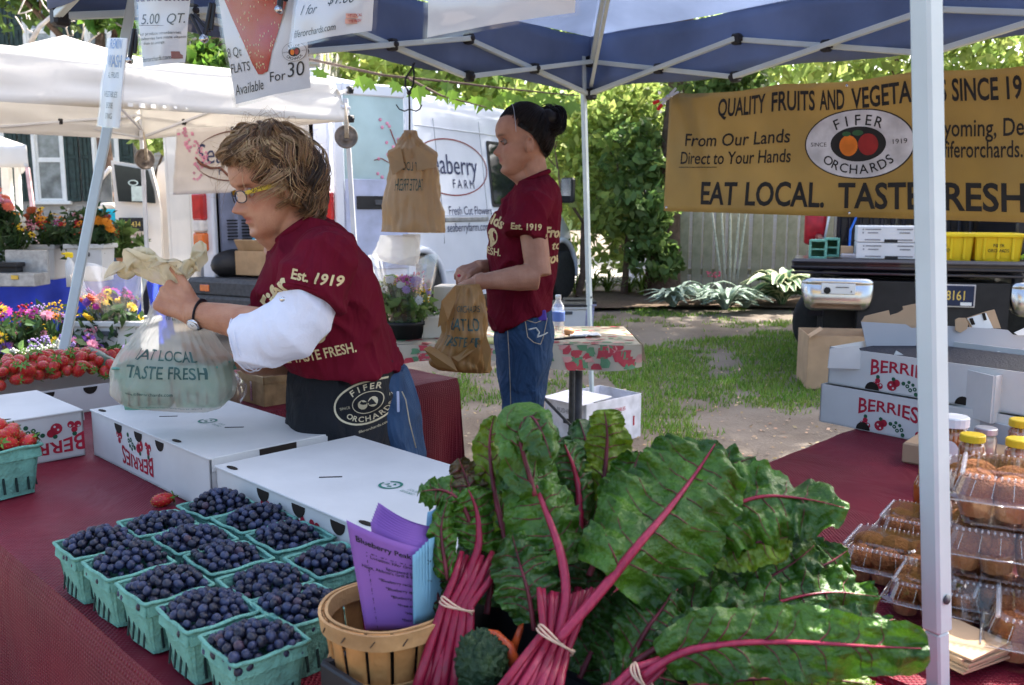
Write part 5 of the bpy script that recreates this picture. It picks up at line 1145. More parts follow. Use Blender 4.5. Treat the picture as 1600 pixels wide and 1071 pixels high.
mb=MB();rr=random.Random(9);PR=[M('print_rose',(.45,.05,.06),.5),M('print_leafgreen',(.12,.25,.12),.5),M('print_pinkish',(.6,.3,.25),.5),M('print_blueish',(.15,.25,.45),.5)]
def blotch(fn,u,v,ru,rv,mi):
 pts=[fn(max(0,min(1,u+ru*cos(a)*(1+.35*sin(3*a+u*50)))),max(0,min(1,v+rv*sin(a)*(1+.35*cos(2*a)))))for a in np.linspace(0,2*pi,11)[:-1]]
 mb.add(pts,[tuple(range(10))],mi)
top_=lambda u,v:V(fx0+(fe-fx0)*u,fy0+(fy1-fy0)*v,kf(fx0+(fe-fx0)*u,fy0+(fy1-fy0)*v)+.0025);fr_=lambda u,v:fdrop(u,v)+V(0,-.003,0)
for i in range(240):blotch(top_,rr.random(),rr.random(),rr.uniform(.006,.016),rr.uniform(.015,.05),rr.choice([0,0,1,1,2]))
for i in range(110):blotch(fr_,rr.random(),rr.random()*.95,rr.uniform(.008,.018),rr.uniform(.12,.32),rr.choice([0,0,1,1,2]))
part('flower_print',mb,PR,fc,kind='stuff')
m_cart=M('white_board',(.60,.59,.565),.6,ns=5,var=.05,bump=.16,bs=14);m_cartd=M('carton_inside',(.42,.30,.19),.85);m_hole=M('vent_dark',(.02,.014,.01),.9)
m_pred=M('carton_red',(.42,.015,.04),.6);m_pgrn=M('carton_green',(.02,.10,.05),.6)
def berry_art(mb,fn,x,y,s=1,flip=1):
 """little printed berries: a cherry pair, a vine of green berries, a strawberry and a trio"""
 def dot(cx,cy,r,mi,ry=None,k=12):
  pts=[fn(x+flip*s*(cx+r*cos(a)),y+flip*s*(cy+(ry or r)*sin(a)))for a in np.linspace(0,2*pi,k+1)[:-1]];mb.add(pts,[tuple(range(k))],mi)
 for cx,cy,r,mi in((-.075,-.004,.009,0),(-.058,-.006,.009,0),(-.066,.009,.008,0),(-.066,.02,.006,1),(-.022,.0,.015,0),(-.009,.01,.011,0),(-.018,.02,.006,1),(.012,.012,.006,1),(.024,.006,.006,1),(.033,-.004,.006,1),(.046,.0,.006,1),(.05,-.014,.006,1),(.04,.012,.005,1),(.028,.018,.005,1),(.095,-.004,.009,0),(.113,-.005,.009,0),(.104,.010,.008,0)):dot(cx,cy,r,mi)
 fn2=lambda u,v:fn(u,v,.0004)
 def dot2(cx,cy,r):
  pts=[fn(x+flip*s*(cx+r*cos(a)),y+flip*s*(cy+r*sin(a)),.0005)for a in np.linspace(0,2*pi,9)[:-1]];mb.add(pts,[tuple(range(8))],2)
 for cx,cy,r in((-.077,0,.003),(-.056,-.003,.003),(-.026,.003,.003),(-.018,-.006,.003),(.024,.006,.002),(.033,-.004,.002),(.046,0,.002),(.097,0,.003),(.114,-.002,.003)):dot2(cx,cy,r)
def flat_box(o,dl,L,W,h,lab,flip=True,lid=True,z0=TZ0+.001,grp='berry flats on the front table',printed=True,side_print=False,recyc=True,art_x=0,name='berry_carton'):
 """o = near corner on the ground plan where the long front side starts; dl = direction of that side; depth goes to its right-hand back"""
 dl=nrm(dl);dw=UZ.cross(dl).normalized();o=V(o.x,o.y,z0);R=basis(dl,dw,UZ);c=o+dl*L/2+dw*W/2
 t=thing(name,lab,'box',c,grp);th=.004
 Fb=lambda u,w_,z:o+dl*u+dw*w_+UZ*z
 mb=MB();e=.004
 def pan(pts,mi=0):hexa(mb,pts,mi)
 def wall(u0,w0,u1,w1,nx,nw):
  pan([Fb(u0,w0,0),Fb(u1,w1,0),Fb(u1+nx*th,w1+nw*th,0),Fb(u0+nx*th,w0+nw*th,0),Fb(u0,w0,h),Fb(u1,w1,h),Fb(u1+nx*th,w1+nw*th,h),Fb(u0+nx*th,w0+nw*th,h)])
 wall(0,0,L,0,0,1);wall(L,W,0,W,0,-1);wall(0,W,0,0,1,0);wall(L,0,L,W,-1,0);pan([Fb(0,0,.001),Fb(L,0,.001),Fb(L,W,.001),Fb(0,W,.001),Fb(0,0,.004),Fb(L,0,.004),Fb(L,W,.004),Fb(0,W,.004)])
 part('carton_wall',mb,[m_cart,m_cartd],t)
 if lid:
  mb=MB();box(mb,Fb(L/2,W/2,h+.0025),(L+.006,W+.006,.005),R,b=.002);part('lid',mb,m_cart,t)
  mb=MB();box(mb,Fb(L+.0045,W*.5,h-.012),(.002,W*.98,.026),R);part('lid_tab',mb,m_cart,t)
  mb=MB();box(mb,Fb(L+.0062,W*.52,h-.008),(.0012,W*.3,.022),R);part('hand_slot',mb,m_hole,t)
 front=lambda u,v,d=0:Fb(u,-.0009-d,v)
 for u in((.27,.45,.63)if flip else(.22,.62)):
  mb=MB();uu=u*L;pts=[(uu+.022*cos(a),(h-.005-.023*sin(a))if flip else(.002+.023*sin(a)))for a in(np.linspace(0,pi,12)if flip else np.linspace(pi,0,12))];poly(mb,pts,lambda a,b,d:front(a,b,-.0006+d),.0012);part('vent_hole',mb,m_hole,t)
 if lid:
  for u in(.06,.72):mb=MB();poly(mb,[(u*L+.02*cos(a),.014+.007*sin(a))for a in np.linspace(0,2*pi,12)[:-1]],lambda a,b,d:Fb(a,b,h+.0055+d),.0006);part('vent_hole',mb,m_hole,t)
  for u,w_ in((.34,.35),(.68,.55)):mb=MB();box(mb,Fb(u*L,w_*W,h+.0056),(.045,.005,.0008),R@rz(rad(50)));part('lid_slot',mb,m_hole,t)
  if recyc:
   mb=MB();lf=lambda u,v,d=0:Fb(.52*L-u*.7,.5*W-v,h+.0062+d)
   rc=M('recycle_green',(.02,.16,.11),.6);k=30
   for i in range(k-3):a0,a1=2*pi*i/k,2*pi*(i+1)/k;mb.add([lf(.034*cos(a0),.024*sin(a0)),lf(.034*cos(a1),.024*sin(a1)),lf(.027*cos(a1),.018*sin(a1)),lf(.027*cos(a0),.018*sin(a0))],[(0,1,2,3)])
   for i in range(3):
    a=2*pi*i/3;mb.add([lf(.016*cos(a-.5),.011*sin(a-.5)),lf(.019*cos(a+.5),.013*sin(a+.5)),lf(.010*cos(a+.6),.007*sin(a+.6)),lf(.008*cos(a-.4),.005*sin(a-.4))],[(0,1,2,3)])
   text(mb,'CORRUGATED',lf,.012,(-.085,.006),sx=.7);text(mb,'RECYCLES',lf,.012,(-.085,-.008),sx=.7);part('recycle_mark',mb,rc,t)
 if printed:
  mb=MB();sgn=-1 if flip else 1;cxx=L*(.43 if flip else.36)+art_x;cy=h*(.27 if flip else.70)
  fl=(lambda u,v,d=0:front(cxx-u,cy-v,d))if flip else(lambda u,v,d=0:front(cxx+u,cy+v,d))
  text(mb,'BERRIES',fl,.056,(0,-.004),bold=.018,sx=.95,sub=.3,warp=lambda u,v:(u,v*(.78+.55*(u/.1)**2)-.010*(u/.1)**2))
  part('lettering',mb,m_pred,t)
  mb=MB();ar=lambda u,v,d=0:front(cxx+(-u if flip else u),(h*.70-v)if flip else(h*.20+v),d);berry_art(mb,ar,.0,0,1.0,1);part('berry_print',mb,[m_pred,m_pgrn,m_cart],t,kind='stuff')
 return t,Fb
B2=G(325,720,.878);A2=G(142,638,.878);d2_=E1;L2=.665
o2=V(A2.x,A2.y,0)+E1*.0
box2,F2=flat_box(o2,E1,L2,.31,.118,'white berry carton with upside down lettering holding the bag, middle of three',z0=TZ0+.002)
o3=G(332,723,.878);box3,F3=flat_box(V(o3.x,o3.y,0)+E1*.015,E1,.70,.345,.118,'white berry carton nearest the flyers and blueberries',z0=TZ0+.002)
oK=V(-1.125,2.325,0);box1,F1=flat_box(oK-E2*.68,E2,.665,.36,.118,'white berry carton in front of the strawberry heap',z0=TZ0+.002,art_x=.29)
m_pint=M('pulp_basket_green',(.15,.36,.29),.9,ns=30,var=.12,bump=.5,bs=180);m_slot=M('slot_dark',(.012,.03,.028),.9)
BW,BB,BHt=.104,.082,.082
def pint_meshes():
 mb=MB();th=.0028;seg=10
 def side_pt(a,s,z,k):
  w_=(BB+(BW-BB)*z/BHt)/2-k;r=.25;x=s*w_;y=-w_
  c=abs(s)**10*.006;q=Vector((x*(1-.03*abs(s)**6),y+c+.0012*sin(z*90+s*3),z));return rz(a*pi/2)@q
 for a in range(4):
  grid(mb,lambda u,v:side_pt(a,-1+2*u,v*BHt,0),seg,6);grid(mb,lambda u,v:side_pt(a,1-2*u,v*BHt,th),seg,6)
 box(mb,(0,0,.002),(BB-.004,BB-.004,.004));wall=mesh_of('basket_wall',mb,m_pint)
 mb=MB();pts=[]
 for a in range(4):
  for i in range(10):
   s=-1+2*i/10;p=rz(a*pi/2)@Vector((s*BW/2*.985,-BW/2*(1-.015*abs(s)**8),BHt+.0012*sin(s*5+a*2)));pts.append(p)
 pts.append(pts[0]);pts.append(pts[1]);tube(mb,pts,.0034,6,flat=.8)
 for a in range(4):box(mb,rz(a*pi/2)@Vector((0,-BW/2*.955,BHt-.013)),(BW*.93,.0035,.015),rz(a*pi/2)@Matrix.Rotation(rad(-7),3,'X'),b=.001)
 rim=mesh_of('basket_rim',mb,m_pint)
 mb=MB()
 for a in range(4):
  for s in(-.6,-.22,.2,.6):
   z=.026;w_=(BB+(BW-BB)*z/BHt)/2+.0012;p=rz(a*pi/2)@Vector((s*w_,-w_,z));box(mb,p,(.0035,.002,.034),rz(a*pi/2)@Matrix.Rotation(rad(-7.6),3,'X'))
 return wall,rim,mesh_of('vent_slot',mb,m_slot)
PW,PR_,PS=pint_meshes()
def pint(c,lab,rot=pi/4,grp='green pulp baskets of blueberries',sc=1.0,tilt=0):
 t=thing('pulp_basket',lab,'basket',c,grp);t.rotation_euler=(tilt,0,rot);t.scale=(sc,sc,sc)
 part('basket_wall',PW,None,t);part('basket_rim',PR_,None,t);part('vent_slot',PS,None,t,kind='stuff');return t
rowpx=[[(152,854),(202,884),(258,918),(326,958),(398,1004)],[(247,822),(305,846),(358,876),(414,912),(476,950)],[(342,797),(398,818),(455,846),(518,882)]]
blab=[['blueberry basket furthest back in the outer row along the table edge','second blueberry basket from the back in the outer row','middle blueberry basket of the outer row along the table edge','blueberry basket just behind the nearest one','nearest blueberry basket of all'],
['blueberry basket furthest back in the middle row','second blueberry basket from the back in the middle row','middle blueberry basket of the middle row','fourth blueberry basket of the middle row','blueberry basket touching the wooden peach basket'],
['blueberry basket in the corner between two white cartons','heaped blueberry basket along the white carton','second heaped blueberry basket along the white carton','blueberry basket behind the purple flyers']]
baskets=[]
for i,rw in enumerate(rowpx):
 for j,(px,py)in enumerate(rw):
  g=G(px,py,TZ0+BHt);c=V(g.x,g.y,TZ0+.003);rot=pi/4+RND.uniform(-.05,.05);pint(c,blab[i][j],rot,tilt=RND.uniform(-.01,.01),sc=1.02 if i<2 else 1.06);baskets.append((c,rot,i,j))
m_blue1=M('blueberry_skin',(.009,.012,.035),.42,ns=90,col2=(.035,.046,.105),spec=.4,detail=3)
m_blue2=M('blueberry_skin_dark',(.006,.006,.014),.4,ns=80,col2=(.018,.021,.045),spec=.4,detail=3)
m_blue3=M('blueberry_skin_red',(.05,.02,.03),.42,ns=60,col2=(.05,.045,.08),spec=.4)
def bb_mesh(mat):
 mb=MB();nu,nv=12,9
 def f(d):return 1-.06*abs(d.z)-(.22*math.exp(-((1-d.z)/.06)**2))
 ell(mb,(0,0,0),(.0072,.0072,.0064),None,nu,nv,0,f)
 for i in range(5):
  a=2*pi*i/5;d=V(cos(a),sin(a),0);s=V(-sin(a),cos(a),0);mb.add([d*.0019-s*.0012+UZ*.0054,d*.0019+s*.0012+UZ*.0054,d*.0031+UZ*.0066],[(0,1,2)],0)
 return mesh_of('blueberry',mb,mat)
BBM=[bb_mesh(m_blue1),bb_mesh(m_blue1),bb_mesh(m_blue2),bb_mesh(m_blue2),bb_mesh(m_blue1)];BB3=bb_mesh(m_blue3)
allb=[];q=random.Random(12)
for c,rot,i,j in baskets:
 heap=(.022,.017,.026)[i]*q.uniform(.85,1.2);Rr=rz(rot);pts=[]
 hw=BW/2-.0035;offx,offy=q.uniform(-.012,.012),q.uniform(-.012,.012)
 for layer in range(2):
  tries=0;n0=len(pts)
  while tries<1500:
   tries+=1;x,y=q.uniform(-hw,hw),q.uniform(-hw,hw);r2=((x-offx)**2+(y-offy)**2)/(hw*hw)
   if layer==1 and r2>q.uniform(.4,1.5):continue
   z=BHt-.009+heap*max(0,1-r2*.7)+layer*.0095+q.uniform(-.002,.002)-(.004 if layer==0 else 0)
   ok=all((x-a)**2+(y-b)**2+(z-e)**2>.0120**2 for a,b,e in pts)
   if ok:pts.append((x,y,z))
 for p in pts:
  w3=c+Rr@Vector(p);allb.append((w3,q.uniform(.82,1.16),Vector((q.uniform(-1,1),q.uniform(-1,1),q.uniform(-.6,1)))))
allb.sort(key=lambda e:(e[0]-Vector((0,0,CAMZ))).length);print('blueberries',len(allb))
for k,(p,s,d)in enumerate(allb[:300]):
 o=bpy.data.objects.new('blueberry',BB3 if k%37==5 else BBM[k%5]);COL.objects.link(o);o.location=p;o.scale=(s,)*3;o.rotation_euler=d.to_track_quat('Z','Y').to_euler()
 tag(o,'dark blue blueberry heaped in one of the nearer green pulp baskets','blueberry','blueberries in the nearer baskets')
mb=MB();tm=MB();nu,nv=9,6
def f(d):return 1-.06*abs(d.z)-(.2*math.exp(-((1-d.z)/.06)**2))
for k,(p,s,d)in enumerate(allb[300:]):ell(mb,p,(.0072*s,.0072*s,.0065*s),d.to_track_quat('Z','Y').to_matrix(),nu,nv,2 if k%41==3 else k%2,f)
solo('blueberries',mb,[m_blue1,m_blue2,m_blue3],'blueberries heaped in the baskets further back','blueberries',kind='stuff')
m_str=M('strawberry_skin',(.62,.022,.014),.35,ns=60,col2=(.38,.008,.012),bump=.5,bs=520,coat=.4);m_cal=M('calyx_green',(.12,.24,.04),.6,ns=20)
def straw(scale_seed):
 q=random.Random(scale_seed);mb=MB();k1=q.uniform(.85,1.15)
 ell(mb,(0,0,0),(.0145,.014*k1,.0215),None,16,12,0,lambda d:(1+.20*d.z-.05*max(0,-d.z)+.05*noise.noise(d*2+V(scale_seed,0,0))))
 sd=MB()
 for i in range(46):
  z=1-2*(i+.5)/46;a=i*2.39996;r=math.sqrt(1-z*z);d=V(r*cos(a),r*sin(a),z);s=1+.20*z;ell(mb,(d.x*.0146*s,d.y*.0141*s*k1,d.z*.0216*s),.0011,None,4,3,1)
 body=mesh_of('strawberry',mb,[m_str,M('seed_gold',(.5,.3,.05),.5)])
 cb=MB()
 for i in range(7):
  a=2*pi*i/7+q.uniform(-.2,.2);d=V(cos(a),sin(a),0);s=V(-sin(a),cos(a),0);cb.add([UZ*.025,d*.008+s*.0035+UZ*.0262,d*.0175+UZ*q.uniform(.016,.028),d*.008-s*.0035+UZ*.0262],[(0,1,2,3)])
 tube(cb,[(0,0,.022),(.001,.001,.034)],.0012,5);return body,mesh_of('calyx',cb,m_cal)
SM=[straw(i)for i in range(4)]
def strawberry(p,s,d,lab,grp=None,k=0):
 o=bpy.data.objects.new('strawberry',SM[k%4][0]);COL.objects.link(o);o.location=p;o.scale=(s,)*3;o.rotation_euler=d.to_track_quat('Z','Y').to_euler();tag(o,lab,'strawberry',grp)
 c=bpy.data.objects.new('calyx',SM[k%4][1]);COL.objects.link(c);c.parent=o;return o
q=random.Random(21)
hc=P(70,595,2.86);hc.z=TZ0
tray,FT_=flat_box(V(hc.x,hc.y,0)-E2*.36+E1*.13,E2,.72,.30,.085,'open white flat under the big strawberry heap',lid=False,printed=False,z0=TZ0+.002)
pts=[];tries=0
while tries<16000 and len(pts)<210:
 tries+=1;u,w_=q.uniform(.02,.70),q.uniform(.03,.27);r2=((u-.36)/.36)**2+((w_-.15)/.15)**2
 lay=q.choice((0,0,1));
 if lay and r2>.9:continue
 z=.09+.06*max(0,1-r2*.7)+lay*.022+q.uniform(-.004,.004)
 if all((u-a)**2+(w_-b)**2+(z-e)**2>.0265**2 for a,b,e in pts):pts.append((u,w_,z))
for i,(u,w_,z)in enumerate(pts):strawberry(FT_(u,w_,z),q.uniform(.95,1.4),V(q.uniform(-1,1),q.uniform(-1,1),q.uniform(-1,.5)),'ripe red strawberry in the big heap at the table end','strawberries of the big heap',i)
g=G(-6,700,TZ0+.11);bc=V(g.x,g.y,TZ0+.003);pint(bc,'green pulp basket of strawberries at the outer end of the table',pi/4+.1,'green pulp baskets of strawberries',1.38)
pts=[];tries=0
while tries<4000 and len(pts)<34:
 tries+=1;x,y=q.uniform(-.052,.052),q.uniform(-.052,.052);z=.105+.03*(1-(x*x+y*y)/.0054)+q.choice((0,.018))*(1 if x*x+y*y<.0018 else 0)
 if all((x-a)**2+(y-b)**2+(z-e)**2>.0255**2 for a,b,e in pts):pts.append((x,y,z))
for i,p in enumerate(pts):strawberry(bc+rz(pi/4)@Vector(p),q.uniform(.95,1.3),V(q.uniform(-1,1),q.uniform(-1,1),q.uniform(-1,.5)),'ripe red strawberry in the green basket at the table end','strawberries in the end basket',i)
p=G(250,782,TZ0+.014);strawberry(p,1.15,V(.8,.35,.1),'single loose strawberry on the maroon cloth by the white cartons',None,1)
g=G(226,628,.885);bc2=V(g.x-.0,g.y+.04,.878);pint(bc2,'green pulp basket of strawberries on the white carton behind the plastic bag',pi/4-.2,'green pulp baskets of strawberries',1.32)
for i in range(12):
 x,y=(i%4-1.5)*.028,(i//4-1)*.034;strawberry(bc2+V(x,y,.112+q.uniform(0,.014)),q.uniform(.95,1.2),V(q.uniform(-1,1),q.uniform(-1,1),q.uniform(-1,.5)),'ripe strawberry in the basket behind the plastic bag','strawberries behind the bag',i)
m_zuc=M('zucchini_skin',(.012,.045,.02),.35,ns=60,col2=(.03,.08,.03),coat=.3)
def zuc(pts,r,lab):
 t=thing('zucchini',lab,'zucchini',pts[0]);mb=MB();k=len(pts);tube(mb,pts,[r*.6]+[r]*(k-2)+[r*.75],16);ell(mb,pts[0],r*.62,None,12,8);ell(mb,pts[-1],r*.75,None,12,8);part('skin',mb,m_zuc,t)
 mb=MB();d=(Vector(pts[0])-Vector(pts[1])).normalized();tube(mb,[Vector(pts[0])+d*r*.3,Vector(pts[0])+d*r*1.1],[r*.35,r*.4],6);part('stem_end',mb,m_cal,t)
zuc([P(128,552,3.02),P(140,557,3.0),P(155,564,2.97),P(170,573,2.94),P(176,578,2.93)],.032,'dark green zucchini lying on the strawberry heap')
zuc([P(208,535,3.1),P(203,548,3.08),P(198,566,3.05)],.018,'slender zucchini standing beside the plastic bag')
m_wood=M('veneer_wood',(.36,.22,.10),.7,ns=18,var=.2,bump=.2,bs=80)
for i,(px,py,w_)in enumerate(((432,625,.2),(345,640,.1),(450,588,.2))):
 g=G(px,py,TZ0);g=V(g.x,g.y,TZ0+.002);t=thing('wooden_basket',('brown wooden veneer basket behind the white sleeve','small wooden basket wrapped in clear film behind the plastic bag','brown wooden basket furthest back on the rear maroon table')[i],'basket',g,'wooden baskets on the rear table');mb=MB();h=.1
 for s in(-1,1):box(mb,g+E2*(s*w_*.45)+UZ*h/2,(.006,w_*.8,h),basis(E2,-E1,UZ));box(mb,g+E1*(s*w_*.4)+UZ*h/2,(w_*.9,.006,h),basis(E2,-E1,UZ))
 box(mb,g+UZ*.03,(w_*.88,w_*.78,.01),basis(E2,-E1,UZ));part('side',mb,m_wood,t)
 mb=MB();
 for s in(-1,1):box(mb,g+E1*(s*w_*.415)+UZ*(h-.012),(w_*.95,.006,.022),basis(E2,-E1,UZ));box(mb,g+E2*(s*w_*.465)+UZ*(h-.012),(.006,w_*.86,.022),basis(E2,-E1,UZ))
 part('rim_band',mb,m_wood,t)
 if i==1:mb=MB();ell(mb,g+UZ*.06,(.085,.075,.07),None,20,12,0,lambda d:1+.08*noise.noise(d*4));part('clear_wrap',mb,clearmat('wrap_film',film=.12,bump=.5),t)
 mb=MB();box(mb,g-E2*(w_*.462)+UZ*.05,(.003,.014,.08),basis(E2,-E1,UZ));part('metal_clip',mb,m_chrome,t)
mb=MB();c=G(455,585,TZ0);box(mb,V(c.x,c.y+.05,TZ0+.13),(.24,.2,.05),rz(rad(45)),b=.004);solo('wooden_tray',mb,m_wood,'flat brown wooden tray resting on the rear wooden basket','tray')
def puff(rows,th,n=36,wr=.006,fr=6,seed=0,squish=2.6,closed=True,pleat=0,pfun=None,sub=4):
 """rows = [((xl, yl), (xr, yr), D, depth_scale)] of pixel outlines; real width from the pixels, real depth th*scale"""
 R_=[]
 for(a,b,D,k)in rows:R_.append((P(a[0],a[1],D),P(b[0],b[1],D),k))
 m_=(len(R_)-1)*sub+1;idx=np.linspace(0,len(R_)-1,m_)
 def cat(vals,x):
  i=min(int(x),len(vals)-2);t=x-i;p0=vals[max(0,i-1)];p1=vals[i];p2=vals[i+1];p3=vals[min(len(vals)-1,i+2)]
  return p1+(p2-p0)*.5*t+(p0*2-p1*5+p2*4-p3)*.5*t*t+(p1*3-p2*3+p3-p0)*.5*t**3
 Ls=[r[0]for r in R_];Rs=[r[1]for r in R_];Ks=[r[2]for r in R_]
 def fn(u,v):
  x=v*(len(R_)-1);a=cat(Ls,x);b=cat(Rs,x);k=float(cat(Ks,x));c=(a+b)/2;h=(b-a)/2;w_=h.length
  dep=V(0,1,0);an=2*pi*u;cx,cy=-cos(an),-sin(an);e=2/squish
  sx=math.copysign(abs(cx)**e,cx);sy=math.copysign(abs(cy)**e,cy)
  pl=1+(pleat*(pfun(v)if pfun else 1))*sin(u*2*pi*fr*3+4*noise.noise((u*4,v,seed)))
  p=c+h*(sx*pl)+dep*(th*k*sy*pl)
  o=noise.noise((cos(an)*fr*.35+seed,sin(an)*fr*.35,v*fr))+.5*noise.noise((cos(an)*fr+seed,sin(an)*fr,v*fr*2.2))
  nn=(h.normalized()*sx+dep*sy).normalized();return p+nn*(wr*o*min(1,6*min(v,1-v)+.3))
 fn.sq=squish
 mb=MB();vs=[fn(i/n,j/(m_-1))for j in range(m_)for i in range(n)]
 fs=[(j*n+i,j*n+(i+1)%n,(j+1)*n+(i+1)%n,(j+1)*n+i)for j in range(m_-1)for i in range(n)]
 if closed:fs+=[tuple(range(n-1,-1,-1)),tuple((m_-1)*n+i for i in range(n))]
 mb.add(vs,fs,0,True);return mb,fn
def on_puff(fn,u0,v0,ulen,vlen,lift=.0015):
 """text plane wrapped on the front of a puff: u0,v0 centre"""
 sq=getattr(fn,'sq',2.2);X0=-cos(2*pi*u0)
 def g(a,b,d=0):
  X=max(-.985,min(.985,X0+a/(ulen*.30)));cx=math.copysign(abs(X)**(sq/2),X);u=math.acos(-cx)/(2*pi);v=v0-b/vlen;p=fn(u,v);e=.004;n_=(fn(u+e,v)-fn(u-e,v)).cross(fn(u,v+e)-fn(u,v-e));n_=n_.normalized()if n_.length>0 else V(0,-1,0)
  if n_.y>0:n_=-n_
  return p+n_*(lift+d)
 return g
def film(name,col,op,tr=.5,rough=.35):
 if name in MATS:return MATS[name]
 m=bpy.data.materials.new(name);m.use_nodes=True;N=m.node_tree.nodes;L=m.node_tree.links;b=N['Principled BSDF'];b.inputs['Base Color'].default_value=(*col,1);b.inputs['Roughness'].default_value=rough
 tl=N.new('ShaderNodeBsdfTranslucent');tl.inputs[0].default_value=(*col,1);tp=N.new('ShaderNodeBsdfTransparent');tp.inputs[0].default_value=(min(1,col[0]*1.3+.2),min(1,col[1]*1.3+.2),min(1,col[2]*1.3+.2),1)
 a=N.new('ShaderNodeMixShader');a.inputs[0].default_value=tr;c=N.new('ShaderNodeMixShader')
 tc=N.new('ShaderNodeTexCoord');no=N.new('ShaderNodeTexNoise');no.inputs['Scale'].default_value=14;mr=N.new('ShaderNodeMapRange');mr.inputs['To Min'].default_value=op-.12;mr.inputs['To Max'].default_value=min(1,op+.12)
 L.new(tc.outputs['Object'],no.inputs[0]);L.new(no.outputs[0],mr.inputs[0]);bp=N.new('ShaderNodeBump');bp.inputs['Strength'].default_value=.35;bp.inputs['Distance'].default_value=.01;n2=N.new('ShaderNodeTexNoise');n2.inputs['Scale'].default_value=38;n2.inputs['Detail'].default_value=5
 L.new(tc.outputs['Object'],n2.inputs[0]);L.new(n2.outputs[0],bp.inputs['Height']);L.new(bp.outputs[0],b.inputs['Normal'])
 L.new(b.outputs[0],a.inputs[1]);L.new(tl.outputs[0],a.inputs[2]);L.new(mr.outputs[0],c.inputs[0]);L.new(tp.outputs[0],c.inputs[1]);L.new(a.outputs[0],c.inputs[2]);L.new(c.outputs[0],N['Material Output'].inputs[0]);MATS[name]=m;return m
m_bagb=film('beige_bag_film',(.82,.76,.64),.42,.5);m_bagt=film('tan_bag_film',(.46,.26,.09),.93,.35);m_bagc=film('clear_bag_film',(.8,.8,.78),.55,.6,.2)
m_bagp=film('brown_bag_film',(.50,.35,.19),.97,.3);m_bagh=film('cream_bag_film',(.80,.70,.48),.85,.4);m_bink2=M('bag_ink',(.05,.10,.09),.6)
BD=2.03
bag=thing('plastic_bag','translucent beige plastic bag with green baskets inside held over the white carton','bag',P(272,640,BD))
rows=[((252,452),(282,458),BD,.22),((246,470),(292,478),BD,.3),((236,495),(312,505),BD,.5),((212,530),(338,540),BD,.8),((193,556),(355,566),BD,1.0),((184,585),(361,590),BD,1.08),((183,608),(360,616),BD,1.05),((200,626),(352,632),BD,.9),((232,634),(335,640),BD,.55)]
mb,bf=puff(rows,.088,110,.008,8,2,2.9,True,.10,lambda v:max(.12,1-v*1.3));part('bag_body',mb,m_bagb,bag)
mb=MB();tf=on_puff(bf,.27,.50,.42,.32,.002);text(mb,'EAT LOCAL',tf,.034,(-.008,.02),sx=.85,bold=.012,sub=.3);text(mb,'TASTE FRESH',tf,.038,(-.004,-.018),sx=.78,bold=.012,sub=.3)
tf2=on_puff(bf,.27,.22,.3,.32,.002);part('bag_slogan',mb,m_bink2,bag);mb=MB();text(mb,'FIFER',tf2,.02,(0,.0),sx=.8,bold=.01,sub=.3);tf3=on_puff(bf,.25,.8,.42,.32,.002);text(mb,'www.fiferorchards.com',tf3,.011,(-.02,.03));text(mb,'please return to a participating store for recycling',tf3,.007,(.02,-.012));part('bag_print',mb,m_bink2,bag)
mb=MB()
neck=P(268,445,BD-.005)
def topf(u,v,k=1):
 a=2*pi*u;rx_=.022+.072*v**.8;ry_=.018+.06*v;z=.075*v-.06*max(0,v-.55)**2*2
 f_=1+.16*sin(a*7+3*v)*v+.1*sin(a*13+1)
 return neck+V(cos(a)*rx_*f_-.018*v,sin(a)*ry_*f_,z+.022*sin(a*3+.6)*v+.012*sin(a*9)*v)+Vector((noise.noise((cos(a)*4,sin(a)*4,v*5)),noise.noise((cos(a)*4,sin(a)*4+9,v*5)),noise.noise((cos(a)*4+7,sin(a)*4,v*5))))*(.03*v)
grid(mb,topf,110,16);part('bag_handles',mb,m_bagh,bag)
for i,(dx,dy)in enumerate(((-.052,0),(.062,.02))):
 c=P(272,636,BD);pint(V(c.x+dx,c.y+dy,c.z+.004),('green basket inside the plastic bag','second green basket inside the plastic bag')[i],.12-.2*i,'baskets inside the bag',1.18)
HDp=4.5
hk=thing('bag_hook','black wire hook tied to the tent frame holding the brown bags','hook',P(640,205,HDp));mb=MB()
tube(mb,[P(648,98,HDp),P(642,110,HDp),P(634,122,HDp),P(633,134,HDp),P(639,145,HDp)],.005,6);tube(mb,[P(645,100,HDp),P(647,118,HDp),P(646,132,HDp),P(640,145,HDp)],.005,6);tube(mb,[P(639,143,HDp),P(640,172,HDp),P(640,210,HDp)],.005,6)
tube(mb,[P(619,164,HDp),P(624,171,HDp),P(632,174,HDp),P(640,171,HDp),P(650,174,HDp),P(656,171,HDp),P(659,164,HDp)],.0035,6);ell(mb,P(639,145,HDp),.012,None,8,6);part('wire',mb,m_blk,hk)
hb=thing('brown_bag_bundle','bundle of brown plastic bags hanging from the tent frame','bags',P(645,365,HDp),None)
rows=[((631,204),(650,204),HDp,.3),((628,214),(653,216),HDp,.5),((620,226),(664,226),HDp,.6),((607,240),(682,243),HDp,.75),((608,262),(684,266),HDp,.9),((603,300),(686,300),HDp,1),((598,340),(691,340),HDp,1.1),((596,362),(694,364),HDp,1.1)]
mb,hf=puff(rows,.08,90,.022,7,5,2.1,True,.03);part('bag_body',mb,m_bagp,hb)
mb=MB();D_=HDp-.07
for pts in([(606,240),(626,230),(633,262),(614,274)],[(650,228),(684,246),(680,262),(652,268)]):poly(mb,[(i,0)for i in range(4)],lambda u,v,d,pts=pts:P(pts[int(u)][0],pts[int(u)][1],D_)+V(0,-d-.004*(int(u)%2),0),.012)
part('folded_handle',mb,m_bagp,hb)
